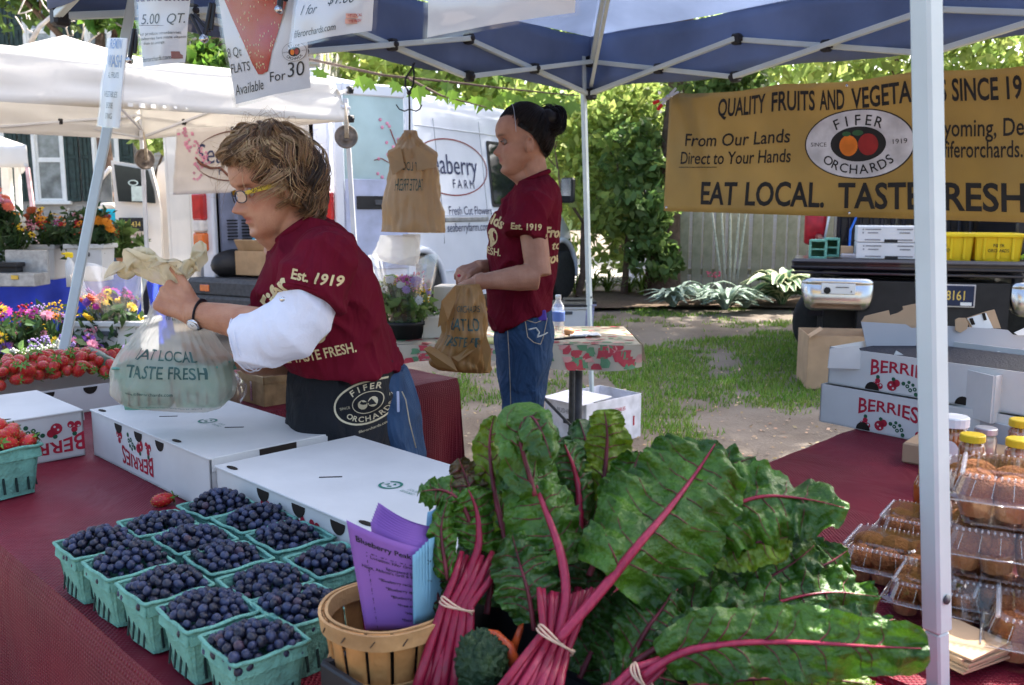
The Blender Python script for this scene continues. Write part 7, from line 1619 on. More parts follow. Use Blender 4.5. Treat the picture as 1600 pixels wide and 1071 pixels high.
mb=MB();c=cb(1500,1018,TZ0+.02)
for i in range(6):box(mb,c+V(q.uniform(-.004,.004),q.uniform(-.004,.004),.004*i),(.1-.004*(i%2),.09,.0032),rz(.5+q.uniform(-.1,.1)))
solo('card_stack',mb,m_card,'small stack of torn brown card on the maroon cloth by the tent pole','card')
m_hon=M('honey',(.32,.07,.008),.12,ns=5,col2=(.5,.13,.01),coat=1,spec=.8);m_jglass=clearmat('jar_glass',gloss=.12,rough=.02);m_lidy=M('yellow_lid',(.72,.50,.03),.35,ns=8,var=.04);m_lidw=M('white_lid',(.75,.75,.74),.35)
def jar(px,py,D,r,h,lidm,lab,fill=m_hon,label=False,zb=None):
 p=P(px,py,D);b=V(p.x,p.y,zb if zb is not None else TZ0+.002);t=thing('honey_jar',lab,'jar',b,'jars on the side table');mb=MB()
 lathe(mb,[(r*.85,.001),(r*.96,.006),(r*.97,h*.72),(r*.8,h*.8)],b,28);part('honey_fill',mb,fill,t)
 mb=MB();lathe(mb,[(r*.9,0),(r,.005),(r*1.01,h*.72),(r*.86,h*.84),(r*.86,h*.9)],b,28);part('glass',mb,m_jglass,t)
 mb=MB();n=36;vs=[];
 for rr_,z in((r*.95,h*.84),(r*.98,h*.85),(r*.98,h*.98),(r*.9,h)):
  for j in range(n):k=1+(.012 if j%2 else 0);vs.append(b+V(rr_*k*cos(2*pi*j/n),rr_*k*sin(2*pi*j/n),z))
 mb.add(vs,[(i*n+j,i*n+(j+1)%n,(i+1)*n+(j+1)%n,(i+1)*n+j)for i in range(3)for j in range(n)]+[tuple(3*n+j for j in range(n))]);part('jar_lid',mb,lidm,t)
 if label:mb=MB();grid(mb,lambda u,v:b+V(-cos(.3+u*1.5)*r*1.03,-sin(.3+u*1.5)*r*1.03,h*(.15+.5*v*sin(.15+pi*.9*u)**.5)),12,6);part('paper_label',mb,m_white,t)
 return t
jar(1486,700,2.05,.036,.15,m_lidw,'tall honey jar with a white lid beside the tent pole',label=True,zb=TZ0+.02)
jar(1517,720,1.88,.026,.10,m_lidy,'small honey jar with a yellow lid next to the white lidded jar',zb=TZ0+.07);jar(1538,705,2.1,.026,.10,m_rim,'clear jar with a silver gold lid between the yellow lids',fill=M('cream_fill',(.5,.42,.33),.3),zb=TZ0+.03)
jar(1590,735,1.86,.028,.105,m_lidy,'nearer yellow lidded jar at the frame edge',zb=TZ0+.06);jar(1594,705,2.1,.03,.11,m_lidy,'yellow lidded jar behind another at the frame edge',zb=TZ0+.04)
mb=MB();c=cb(1566,775,TZ0+.002);box(mb,V(c.x+.12,c.y+.16,TZ0+.03),(.5,.14,.055),rz(rad(-40)),b=.005);solo('jar_riser',mb,m_card,'low brown shelf box under the row of honey jars','box')
mb=MB();b=cb(1441,800,TZ0+.002);lathe(mb,[(.02,0),(.022,.06),(.012,.085)],b,14);t=solo('small_bottle',mb,m_hon,'small amber bottle half hidden behind the tent pole','bottle');mb=MB();lathe(mb,[(.013,.085),(.013,.105),(.004,.115)],b,12);part('bottle_cap',mb,m_lidy,t)
oB=G(1280,659,TZ0);dB=nrm((.62,-.78,0))
bx1,FB1=flat_box(V(oB.x,oB.y,0),dB,.66,.40,.118,'lower berry carton at the far end of the side table',flip=False,lid=False,grp='berry cartons on the side table',art_x=-.02)
bx2,FB2=flat_box(V(oB.x,oB.y,0)+dB*.015+V(.01,.01,0),dB,.66,.40,.112,'upper open berry carton stacked on the far end of the side table',flip=False,lid=False,z0=TZ0+.122,grp='berry cartons on the side table',art_x=-.01)
def panel(name,pts,D,mat,par,th=.004,lab=None):
 mb=MB();q_=[P(x,y,D if not isinstance(D,(list,tuple))else D[i])for i,(x,y)in enumerate(pts)];poly(mb,[(i,0)for i in range(len(q_))],lambda u,v,d:q_[int(u)]+V(0,-d,0),th);return part(name,mb,mat,par,lab)
m_cin=M('carton_grey_side',(.42,.42,.44),.7,ns=4,var=.03)
panel('end_flap',[(1296,545),(1340,540),(1348,560),(1391,566),(1400,548),(1430,566),(1440,572),(1440,580),(1293,575)],2.62,m_cart,bx2)
mb=MB();box(mb,FB2(.33,.2,.085),(.6,.34,.03),basis(dB,UZ.cross(dB),UZ));part('dark_contents',mb,M('dark_fruit',(.02,.022,.035),.6,ns=60,bump=1,bs=120),bx2)
rt=thing('berry_carton','large open white carton behind the pole with its grey back flap raised','box',P(1480,600,2.75));rt['group']='berry cartons on the side table'
panel('raised_flap',[(1345,503),(1415,507),(1424,513),(1432,512),(1440,507),(1556,514),(1574,516),(1582,523),(1594,524),(1640,520),(1640,582),(1357,560)],2.80,m_cin,rt)
panel('kraft_flap',[(1345,503),(1351,494),(1388,485),(1390,493),(1403,489),(1411,484),(1410,479),(1438,473),(1450,512),(1424,513)],2.84,m_card,rt)
panel('kraft_flap',[(1492,500),(1497,497),(1508,497),(1512,506),(1510,514),(1500,520),(1492,516)],2.79,m_card,rt)
panel('kraft_flap',[(1510,497),(1540,487),(1553,484),(1563,513),(1515,513)],2.84,m_card,rt);panel('white_flap',[(1511,498),(1540,489),(1551,513),(1520,513)],2.833,m_white,rt)
panel('tab_slot',[(1514,498),(1519,497),(1523,507),(1518,508)],2.828,m_hole,rt);panel('tab_slot',[(1534,490),(1538,489),(1541,500),(1537,501)],2.828,m_hole,rt)
panel('white_flap',[(1584,520),(1602,512),(1640,508),(1640,524),(1590,524)],2.79,m_white,rt)
oR=P(1549,655,2.28);Rr_=thing('berry_carton','white carton with check boxes printed on its end at the frame edge','box',V(oR.x,oR.y,TZ0+.12));Rr_['group']='berry cartons on the side table'
A1=P(1478,641,2.45);A1.z=oR.z-.0;zb_,zt_=oR.z-.012,P(1549,588,2.28).z;e_=P(1610,634,2.46);e_.z=oR.z;bk=A1+(e_-oR)
def wallp(a,b,name='carton_wall',z0=zb_,z1=zt_,mat=m_cart,par=Rr_):
 mb=MB();n_=(b-a).cross(UZ).normalized()*.004;hexa(mb,[V(a.x,a.y,z0),V(b.x,b.y,z0),V(b.x,b.y,z0)+n_,V(a.x,a.y,z0)+n_,V(a.x,a.y,z1),V(b.x,b.y,z1),V(b.x,b.y,z1)+n_,V(a.x,a.y,z1)+n_]);return part(name,mb,mat,par)
wallp(A1,oR);wallp(oR,e_+(e_-oR)*.6);wallp(bk,A1);wallp(bk+(e_-oR)*.6,bk)
mb=MB();cc=(A1+e_)/2;box(mb,V(cc.x,cc.y,zt_-.02),(.3,.2,.02),rz(rad(-45)));part('dark_contents',mb,M('dark_fruit',(.02,.022,.035)),Rr_)
mb=MB();dd=(e_-oR).normalized();pf=plane_fn(V(oR.x,oR.y,oR.z)+dd*.0,dd,UZ,UZ.cross(dd)*-1,.002);hh=zt_-zb_
for s,y,b in(('STRAWBERRIES',.78,1),('BLUEBERRIES',.5,1),('PRODUCE OF USA',.16,0)):
 text(mb,s,pf,.014,(.028,hh*y-.012),align='LEFT',sx=.75,bold=.01)
 if b:
  for(u,v,a,b2)in((.013,0,.0012,.01),(.023,0,.0012,.01),(.018,.005,.01,.0012),(.018,-.005,.01,.0012)):box(mb,pf(u,hh*y-.012+v),(a,.0006,b2),basis(dd,UZ.cross(dd),UZ))
part('end_print',mb,M('grey_print',(.2,.2,.22),.7),Rr_)
lowr=thing('berry_carton','plain white carton under the check box carton behind the jars','box',V(cc.x,cc.y,TZ0));lowr['group']='berry cartons on the side table'
a_,b_,c_=A1+V(-.03,.0,0),oR+V(.04,-.03,0),e_+V(.2,.1,0);wallp(a_,b_,z0=TZ0+.002,z1=zb_-.002,par=lowr,mat=m_cin);wallp(b_,c_,z0=TZ0+.002,z1=zb_-.002,par=lowr)
mb=MB();hexa(mb,[V(a_.x,a_.y,zb_-.006),V(b_.x,b_.y,zb_-.006),V(c_.x,c_.y,zb_-.006),V(a_.x+.2,a_.y+.2,zb_-.006),V(a_.x,a_.y,zb_-.002),V(b_.x,b_.y,zb_-.002),V(c_.x,c_.y,zb_-.002),V(a_.x+.2,a_.y+.2,zb_-.002)]);part('lid',mb,m_cart,lowr)
g=G(1268,612,0);h0=.42;t=thing('cardboard_box','open brown cardboard box standing on the grass by the truck','box',g);R=rz(-.15)
mb=MB();c=V(g.x+.27,g.y+.25,0)
for s in(-1,1):box(mb,c+R@V(0,s*.24,h0/2+.01),(.52,.006,h0),R);box(mb,c+R@V(s*.26,0,h0/2+.01),(.006,.48,h0),R)
box(mb,c+UZ*.02,(.5,.46,.01),R);part('carton_wall',mb,m_card,t);mb=MB();box(mb,c+R@V(-.21,-.2,h0+.03),(.12,.14,.005),R@Matrix.Rotation(rad(-35),3,'Y'),0);part('flap',mb,m_card,t)
g1,g2=G(915,706,0),G(1000,684,0);dx=nrm((g2.x-g1.x,g2.y-g1.y,0));dyv=UZ.cross(dx);Lb=(g2-g1).length;Wb=.34;Hb=.275
o=V(g1.x,g1.y,.004);t=thing('bushel_box','white vegetable box with its lid slid open on the ground','box',o+dx*Lb/2+dyv*Wb/2);R=basis(dx,dyv,UZ);mb=MB()
for w0 in(0,Wb):box(mb,o+dx*Lb/2+dyv*w0+UZ*Hb/2,(Lb,.006,Hb),R)
for l0 in(0,Lb):box(mb,o+dx*l0+dyv*Wb/2+UZ*Hb/2,(.006,Wb,Hb),R)
box(mb,o+dx*Lb/2+dyv*Wb/2+UZ*.005,(Lb,Wb,.01),R);part('carton_wall',mb,M('bright_white_board',(.72,.72,.78),.6),t)
mb=MB();box(mb,o+dx*.1+dyv*(Wb/2)+UZ*(Hb+.004),(.26,Wb*.95,.006),R@Matrix.Rotation(rad(-4),3,'Y'));part('lid',mb,M('bright_white_board',(.7,.7,.76)),t)
mb=MB();box(mb,o+dx*.17+dyv*.1+UZ*(Hb-.03),(.2,.2,.04),R@Matrix.Rotation(rad(8),3,'Y'));part('dark_contents',mb,m_blk,t)
mb=MB();pf=plane_fn(o-dyv*.004,dx,UZ,-dyv,.001);text(mb,'VEGETABLES',pf,.032,(Lb*.55,Hb*.74),sx=.8,bold=.005);box(mb,pf(Lb*.86,Hb*.42),(.012,.001,.06),R);part('lettering',mb,m_pred,t)
mb=MB();pf=plane_fn(o+dyv*Wb-dx*.004,-dyv,UZ,-dx,.001);text(mb,'1 BUSHEL',pf,.04,(Wb*.45,Hb*.76),sx=.9);part('lettering',mb,M('grey_print',(.2,.2,.22)),t);mb=MB();box(mb,pf(Wb*.6,Hb*.55),(.002,.09,.03),R);part('hand_slot',mb,m_hole,t)
for px,w_,lab,mt in((884,.42,'white storage bin with a black lid by the van wheel',m_tub),(906,.3,'lilac tinted storage bin with a black lid right of the white one',M('lilac_tub',(.45,.45,.66),.5))):
 p=P(px,400,9.6 if w_>.4 else 9.9);b=V(p.x,p.y,0.0);t=tub(b,w_,.4,.38,lab,.9,True,'storage bins on the ground',mt);mb=MB();box(mb,b+UZ*.39,(w_+.05,.46,.03),b=.01);part('tub_lid',mb,m_blk,t)
mb=MB();c=P(694,497,4.62);c=V(c.x,c.y,fz+.006);box(mb,c+UZ*.055,(.22,.2,.11),rz(.1),b=.004);solo('cream_box',mb,M('cream_board',(.55,.50,.40),.7,var=.04),'cream box on the floral table behind the tan bag','box')
mb=MB();c=P(712,480,4.72);box(mb,V(c.x,c.y,fz+.2),(.2,.16,.12),rz(-.15),b=.004);box(mb,V(c.x,c.y,fz+.07),(.18,.14,.13),rz(-.15),b=.004);solo('cream_box',mb,M('cream_board2',(.6,.56,.47),.7,var=.04),'second cream box stacked behind the first on the floral table','box')
mb=MB();c=P(762,560,4.4);box(mb,V(c.x,c.y,fz+.012),(.16,.14,.014),rz(.2),b=.003);solo('yellow_notepad',mb,M('yellow_pad',(.6,.58,.22),.7),'pale yellow pad lying at the edge of the floral table','notepad')
c=P(632,515,4.55);bucket(V(c.x,c.y,fz+.006),.11,.09,'low black tub under the cellophane wrapped bouquet')
bouquet(V(c.x,c.y,fz+.05),.14,.12,.28,['white','pink','white','lilac','yellow','magenta'],40,'cellophane wrapped bouquet of white and pink flowers on the floral table',.03,61,green=L_MID,kinds=('pom','spray','daisy'))
mb=MB();cc2=V(c.x,c.y,fz+.1);grid(mb,lambda u,v:cc2+V(cos(u*6.28)*(.1+.07*v+.01*sin(u*40)),sin(u*6.28)*(.1+.05*v),v*.3+.03*sin(u*17)*v),60,8);solo('cellophane_sleeve',mb,clearmat('cellophane'),'clear cellophane round the bouquet on the floral table','wrapping')
p=P(872,500,4.55);b=V(p.x,p.y,fz+.006);t=thing('water_bottle','clear plastic water bottle with a blue label on the floral table','bottle',b);mb=MB();lathe(mb,[(.03,0),(.034,.01),(.032,.03),(.034,.05),(.032,.07),(.034,.09),(.034,.14),(.03,.165),(.014,.19),(.0135,.205)],b,24);part('bottle_body',mb,clearmat('pet',film=.08,gloss=.2),t)
mb=MB();lathe(mb,[(.0345,.085),(.0348,.09),(.0348,.13),(.0345,.135)],b,24);part('bottle_label',mb,M('label_blue',(.12,.2,.5),.4),t);mb=MB();lathe(mb,[(.015,.2),(.015,.218),(.012,.22)],b,16);part('bottle_cap',mb,m_white,t)
mb=MB();p=P(888,497,4.6);ell(mb,V(p.x,p.y,fz+.03),(.035,.03,.02),None,12,8);solo('orange_cup',mb,M('peach_plastic',(.6,.28,.12),.5),'small orange lid beside the water bottle','lid')
mb=MB();p=P(905,512,4.6);grid(mb,lambda u,v:V(p.x-.05+.16*u,p.y-.05+.12*v,fz+.012+.02*abs(noise.noise((u*4,v*4,2)))),10,10,thick=.001);solo('white_tissue',mb,m_white,'crumpled white tissue on the floral table','tissue')
mb=MB();tube(mb,[P(862,518,4.4),P(915,514,4.4)],.006,6);o=solo('black_pen',mb,m_blk,'black pen lying across the floral table edge','pen');o.location.z=fz+.012
def skinmat(name,c,c2):return M(name,c,.5,ns=22,col2=c2,bump=.22,bs=260,sss=.12,attr='tone',spec=.35)
FZ=[0,.006,.02,.035,.05,.065,.08,.095,.11,.125,.14,.155,.175,.195,.212,.225,.232]
FF_=[.050,.070,.079,.076,.079,.080,.078,.076,.074,.080,.090,.092,.088,.076,.056,.030,.004]
FB_=[.015,.012,.005,-.01,-.035,-.055,-.068,-.078,-.086,-.092,-.096,-.097,-.094,-.083,-.064,-.038,-.010]
FW_=[.014,.030,.043,.051,.057,.061,.064,.067,.069,.071,.073,.074,.073,.066,.053,.032,.008]
def head(mb,W,age=0,mouth=0,ns_=1):
 """closed head form in local metres; W maps local->world"""
 n=96;zs=list(np.linspace(0,.232,78));vs=[]
 for z in zs:
  f=interp(z,FZ,FF_);b=interp(z,FZ,FB_);w_=interp(z,FZ,FW_)
  for j in range(n):
   a=2*pi*j/n;ca,sa=cos(a),sin(a);ex=2/2.3;x=w_*math.copysign(abs(sa)**ex,sa);c_=math.copysign(abs(ca)**ex,ca)
   mid=(f+b)/2;hy=(f-b)/2;y=mid+hy*c_
   if ca>0:
    ax=abs(x)
    N_=interp(z,[.064,.069,.074,.080,.086,.098,.112,.122,.132],[0,.012,.024,.034,.031,.020,.010,.006,0]);sN=interp(z,[.066,.076,.09,.12],[.016,.0155,.011,.0085]);y+=ns_*N_*math.exp(-(ax/sN)**2)
    y+=.006*math.exp(-((ax-.012)/.006)**2-((z-.075)/.006)**2)
    y+=.0075*math.exp(-((z-.0605)/.005)**2-(ax/.020)**2)+.0078*math.exp(-((z-.0485)/.0055)**2-(ax/.018)**2)-(.004+mouth*.006)*math.exp(-((z-.0545)/.0022)**2-(ax/.021)**2)
    y+=.005*math.exp(-((z-.018)/.010)**2-(ax/.018)**2)-.003*math.exp(-((z-.036)/.005)**2-(ax/.02)**2)
    y-=.0125*math.exp(-((ax-.031)/.0135)**2-((z-.116)/.0095)**2)
    y+=.0035*math.exp(-((ax-.028)/.02)**2-((z-.134)/.006)**2)+(.004+.003*age)*math.exp(-((ax-.042)/.014)**2-((z-.088)/.012)**2)
    if age:y-=.0022*math.exp(-((ax-(.020+(.078-z)*.35))/.003)**2)*(1 if.045<z<.08 else 0);y-=.0012*math.exp(-((z-.103)/.0025)**2-((ax-.031)/.012)**2)
    if age:y+=.004*math.exp(-((ax-.04)/.012)**2-((z-.035)/.014)**2)
   vs.append(W(V(x,y,z)))
 k=len(zs);fs=[(i*n+j,i*n+(j+1)%n,(i+1)*n+(j+1)%n,(i+1)*n+j)for i in range(k-1)for j in range(n)]+[tuple(range(n-1,-1,-1)),tuple((k-1)*n+j for j in range(n))]
 mb.add(vs,fs,0,True)
 for s in(-1,1):
  c=V(s*.073,-.008,.098);
  rimp=[c+V(s*(.004+.006*sin(a/2)),-.014*sin(a)*.9-.004,-.026*cos(a))for a in np.linspace(.2,2*pi-.9,14)];tube(mb,[W(p)for p in rimp],.0038,6)
  ell(mb,W(c+V(s*.0,.0,-.004)),(.012,.012,.019),None,10,8);ell(mb,W(c+V(s*.003,.004,-.022)),(.0055,.0055,.0075),None,8,6)
def tone_mesh(me,inv,lips=(.80,.42,.42),blush=1,world_off=Vector()):
 """skin tone variation: lips, cheeks, nose, ears, knuckles"""
 n=len(me.vertices);co=np.empty(n*3,dtype=np.float32);me.vertices.foreach_get('co',co);co=co.reshape(-1,3);A=np.ones((n,4),dtype=np.float32)
 I=np.array(inv[0]);O=np.array(inv[1]);loc=(co-O)@I
 x,y,z=np.abs(loc[:,0]),loc[:,1],loc[:,2];face=(y>.02)&(z>0)&(z<.24)
 lip=np.exp(-((z-.0548)/.0085)**4-(x/(.024))**4)*face*(y>.06)
 ch=np.exp(-((x-.043)/.018)**2-((z-.083)/.016)**2)*face*.55*blush+np.exp(-((x)/.014)**2-((z-.08)/.010)**2)*face*.5*blush
 br=np.exp(-((x-.033)/.0175)**4-((z-.1325-.08*(x-.033)*(x<.033))/.0036)**2)*face*(y>.05)
 ey=np.exp(-((x-.031)/.016)**2-((z-.118)/.010)**2)*face*.25
 for k in range(3):
  A[:,k]*=1-lip*(1-lips[k]);A[:,k]*=1-ch*(0.0,.22,.2)[k];A[:,k]*=1-br*(.72,.76,.78)[k];A[:,k]*=1-ey*(.3,.4,.35)[k]
 ca=me.color_attributes.new('tone','FLOAT_COLOR','POINT');ca.data.foreach_set('color',A.ravel())
def frame_of(f,up=(0,0,1),roll=0):
 f=nrm(f);r=f.cross(Vector(up)).normalized();u=r.cross(f).normalized();return Matrix((r,f,u)).transposed()
def hand(mb,wrist,palmdir,backn,curl=1.0,s=1.0,side=1,spread=.0,fist=True,thumb_dir=None):
 """five fingered hand. palmdir: wrist->knuckles, backn: normal of the back of the hand, side=+1 thumb on palmdir x backn side"""
 d=nrm(palmdir);n=nrm(backn);t=d.cross(n).normalized()*side;n=t.cross(d).normalized()*side;n=n if n.dot(Vector(backn))>0 else-n
 wv=Vector(wrist);L=.088*s
 for k in(-1,0,1):
  a=wv+t*(k*.014*s);b=wv+d*L+t*(k*.025*s)-n*.002*s;tube(mb,[a-d*.02*s,a+d*L*.35,a.lerp(b,.7)+n*.003*s,b],[.016*s,.0175*s,.017*s,.0135*s],12)
 lens=(.070,.078,.072,.056);
 for i in range(4):
  k=(1.5-i);base=wv+d*(L*(1-.05*abs(k-.5)))+t*(k*.0195*s);dirs=nrm(d+t*(k*spread));ang=0;p=base-d*.01*s;pts=[p,base];cur=base;l=lens[i]*s
  for j,(fr,da)in enumerate(((.45,1.15),(.32,1.35),(.23,.9))):
   ang+=da*curl*(1+.06*i*(1 if fist else.5));dd=dirs*cos(ang)-n*sin(ang);mid=cur+dd*(l*fr*.5);cur=cur+dd*(l*fr);pts+=[mid,cur]
  r=(.0088,.009,.0086,.0076)[i]*s;tube(mb,pts,[r*1.1,r*1.12]+[r*(1-.05*q_)for q_ in range(len(pts)-2)],10)
  ell(mb,pts[-1],r*.92,None,8,6);ell(mb,base+n*.003*s,r*1.18,None,8,6)
 tb=wv+d*.022*s+t*.022*s-n*.006*s;td=nrm(thumb_dir)if thumb_dir is not None else nrm(d*.75+t*.6-n*.55)
 p1=tb+td*.034*s;p2=p1+nrm(td+d*.25-n*.25-t*.1)*.03*s;p3=p2+nrm(td+d*.3-n*.4-t*.3)*.024*s
 tube(mb,[tb-d*.012*s,tb,p1,p2,p3],[.014*s,.014*s,.011*s,.0098*s,.008*s],10);ell(mb,p3,.0078*s,None,8,6)
def eyeballs(par,W,mats,open_=.5):
 for s in(-1,1):
  c=W(V(s*.031,.0665,.116));mb=MB();ell(mb,c,.0118,None,20,14,0);eb=part('eye',mb,mats[0],par)
  fwd=(W(V(0,1,-.12))-W(V(0,0,0))).normalized();R=fwd.to_track_quat('Z','Y').to_matrix();mb=MB();lathe(mb,[(.0001,.0121),(.003,.0120),(.0058,.0108),(.0058,.0104)],c,18,R,0);lathe(mb,[(.0001,.01235),(.0024,.0122),(.0026,.0120)],c,14,R,1);part('iris',mb,[mats[1],m_ink],eb)
  mb=MB();ll=lambda a,e,r:W(V(s*.031+r*sin(a)*cos(e),.0665+r*cos(a)*cos(e),.116+r*sin(e)))
  grid(mb,lambda u,v:ll(rad(-75+150*u),rad(14-10*open_*0+66*v)-.0-(1-open_)*.25*cos(rad(-75+150*u)),.0131),14,5,0);grid(mb,lambda u,v:ll(rad(-75+150*u),rad(-16-50*v),.0129),14,4,0);part('eyelid',mb,mats[2],par)
  mb=MB();tube(mb,[ll(a,rad(14)-(1-open_)*.25*cos(a),.0137)for a in np.linspace(rad(-65),rad(65),9)],.0008,4);part('eyelash',mb,m_ink,par)
def torso_rows(rows,th,**k):return puff(rows,th,**k)
m_shirt=M('maroon_tshirt',(.135,.006,.018),.9,ns=3,var=.12,bump=.25,bs=500,spec=.1,fold=.55,fs=8);m_print=M('shirt_print_cream',(.62,.50,.26),.7);m_wsl=M('white_cotton',(.70,.70,.76),.85,ns=4,var=.03,bump=.15,bs=200,fold=.28,fs=8)
m_den=M('denim',(.02,.055,.13),.85,ns=9,col2=(.045,.10,.20),bump=.4,wave=(160,0,160),fold=.6,fs=10);m_apr=M('black_apron',(.012,.013,.016),.85,ns=6,bump=.3,bs=300,fold=.5,fs=7);m_stit=M('stitch_thread',(.5,.42,.28),.7)
def fold(co,seed,amp=.006,sc=9,dirn=(0,0,1)):
 p=Vector(co);w_=V(noise.noise(p*5+V(seed,0,0)),0,noise.noise(p*5+V(0,seed,4)))*.09;p=p+w_
 q=V((p.x+p.z*.5)*sc+seed,p.y*sc*.8,(p.z-p.x*.35)*sc*.5);a=noise.noise(q);b=noise.noise(q*2.3+V(3,1,7));return((1-min(1,abs(a)*3.2))**1.5-.35)*amp*1.6+b*amp*.5
def displace(me,seed,amp=.006,sc=9):
 me.update();ns=[v.normal.copy()for v in me.vertices]
 for v,n in zip(me.vertices,ns):v.co+=n*fold(v.co,seed,amp,sc)
 return me
def sleeve(mb,pts,rs,n=28,flat=1):tube(mb,pts,rs,n,flat=flat)
def body_part(name,mb,vox,sm,mat,par,seed=0,amp=.005,sc=9,lab=None):
 me=remesh(mb,vox,sm);
 if amp:displace(me,seed,amp,sc)
 keep=BVHTree.FromPolygons([v.co.copy()for v in me.vertices],[tuple(p.vertices)for p in me.polygons]);o=me_to_part(name,me,mat,par,lab);return o,keep
def shirt_text(par,items,bvh,mat=None,name='shirt_print',nvec=(0,-1,0),parent_vec=None):
 mb=MB()
 for(s,px,py,D,size,ang,kw)in items:
  o=P(px,py,D);x=V(cos(ang),0,sin(ang));y=V(-sin(ang),0,cos(ang));text(mb,s,plane_fn(o,x,y,V(0,-1,0),0),size,(0,0),sub=.12,**kw)
 project(mb,bvh,None,nvec,.0016,.3)
 if mb.f:return part(name,mb,mat or m_print,par)
LD=2.12
lady=thing('person','woman with short tousled blonde hair and glasses in a maroon shirt tying a plastic bag','person',V(-.30,2.32,0))
RL=frame_of((-.81,-.52,-.235));EYE=P(386,301,LD-.06);OL=EYE-RL@V(-.025,.070,.116)
WL=lambda p:OL+RL@(Vector(p)*1.0)
mb=MB();head(mb,WL,1,1)
nb1=WL(V(0,-.03,.06));nb0=P(478,395,LD+.03);tube(mb,[WL(V(0,-.01,.10)),WL(V(0,-.012,.045)),nb0.lerp(nb1,.45),nb0,nb0-UZ*.06+RX*.02],[.055,.056,.056,.062,.075],24)
tube(mb,[WL(V(0,.055,.02)),WL(V(0,.02,-.005)),P(440,388,LD+.02)],[.026,.038,.045],16)
tube(mb,[P(490,400,LD+.03),P(500,460,LD+.05),P(520,540,LD+.1),P(545,590,LD+.12),P(560,660,LD+.14)],[.08,.115,.115,.10,.09],20)
hip=P(560,660,LD+.14)
for dy in(-.09,.09):tube(mb,[hip+V(0,dy,0),V(hip.x+.04,hip.y+dy,.45),V(hip.x+.06,hip.y+dy,.06)],[.085,.055,.04],16);ell(mb,V(hip.x-.02,hip.y+dy,.04),(.13,.05,.04),None,14,8)
shL=P(508,400,LD-.12);elL=P(462,519,LD-.20);wrL=P(306,490,LD-.15)
tube(mb,[P(500,400,LD),shL,shL.lerp(elL,.5),elL],[.05,.045,.04,.036],18)
tube(mb,[elL+RX*.01,elL.lerp(wrL,.12),elL.lerp(wrL,.35)-UZ*.004,elL.lerp(wrL,.7),wrL,wrL-RX*.02],[.040,.043,.044,.035,.0265,.026],20)
hand(mb,wrL+V(-.002,0,.0),P(240,452,LD-.14)-wrL,(.10,-1,.25),1.0,.98,1,fist=True,thumb_dir=(-.35,-.1,1))
shR=P(520,400,LD+.22);elR=P(452,562,LD+.17);wrR=P(385,568,LD+.02)
tube(mb,[P(500,400,LD+.1),shR,shR.lerp(elR,.5),elR],[.06,.055,.045,.04],16);tube(mb,[elR,elR.lerp(wrR,.4),wrR],[.04,.038,.028],18)
hand(mb,wrR,P(340,566,LD-.02)-wrR,(.1,-.2,-1),.25,.95,-1,fist=False)
me=remesh(mb,.0034,3);tone_mesh(me,([list(r)for r in RL],list(OL)),(.75,.38,.38));m_sk1=skinmat('tanned_skin',(.50,.255,.15),(.39,.17,.095));skin1=me_to_part('body',me,m_sk1,lady)
m_eyew=M('eye_white',(.6,.58,.55),.2);m_irisb=M('iris_blue',(.10,.14,.18),.2);m_lid1=M('eyelid_skin',(.40,.18,.12),.6,ns=20,sss=.1);eyeballs(lady,WL,(m_eyew,m_irisb,m_lid1),.35)
mb=MB();gz,gy=.110,.0905
for s in(-1,1):
 rimp=[WL(V(s*(.0315+.0225*math.copysign(abs(cos(a))**.8,cos(a))),gy-.010*(cos(a)*1.0+.3)*.6,gz+.0135*math.copysign(abs(sin(a))**.8,sin(a))))for a in np.linspace(0,2*pi,29)];tube(mb,rimp,.0013,6,cap=False)
tube(mb,[WL(V(-.010,gy+.003,gz+.003)),WL(V(0,gy+.008,gz+.005)),WL(V(.010,gy+.003,gz+.003))],.0016,6);gl=part('glasses_frame',mb,M('gunmetal',(.05,.045,.05),.3,metal=.7),lady)
for s in(-1,1):
 mb=MB();poly(mb,[(s*.0315+.0215*cos(a),gz+.0128*sin(a))for a in np.linspace(0,2*pi,25)[:-1]],lambda u,v,d:WL(V(u,gy-.003-.006*(abs(u)-.0315)/.0225,v)));part('lens',mb,clearmat('spectacle_lens',tint=(.82,.84,.86),gloss=.12,rough=.02),gl)
 mb=MB();hs=WL(V(s*.0545,gy-.008,gz+.007));m1=WL(V(s*.076,.05,gz+.010));m2=WL(V(s*.081,.0,gz+.009));
 for a_,b_ in((hs,m1),(m1,m2)):bar(mb,a_,b_,.0022,.010,bev=.0006,up=(RL@V(0,0,1)))
 tp=part('temple',mb,M('gold_temple',(.62,.45,.05),.35,ns=400,col2=(.45,.30,.02)),gl)
 mb=MB();q=random.Random(2)
 for i in range(26):t0=q.random();p=hs.lerp(m1,t0)+(RL@V(s*.0014,0,q.uniform(-.004,.004)));ell(mb,p,(.0013,.0013,.0013),None,5,4)
 part('temple_fleck',mb,M('dark_fleck',(.06,.04,.02),.6),tp,kind='stuff')
def hair_lock(mb,pts,r,mi,n=5):tube(mb,pts,[r*k for k in np.interp(np.linspace(0,1,len(pts)),[0,.2,.75,1],[.6,1,.85,.12])],n,mi,flat=.45)
HC=V(0,-.008,.128);HR=V(.079,.098,.108)
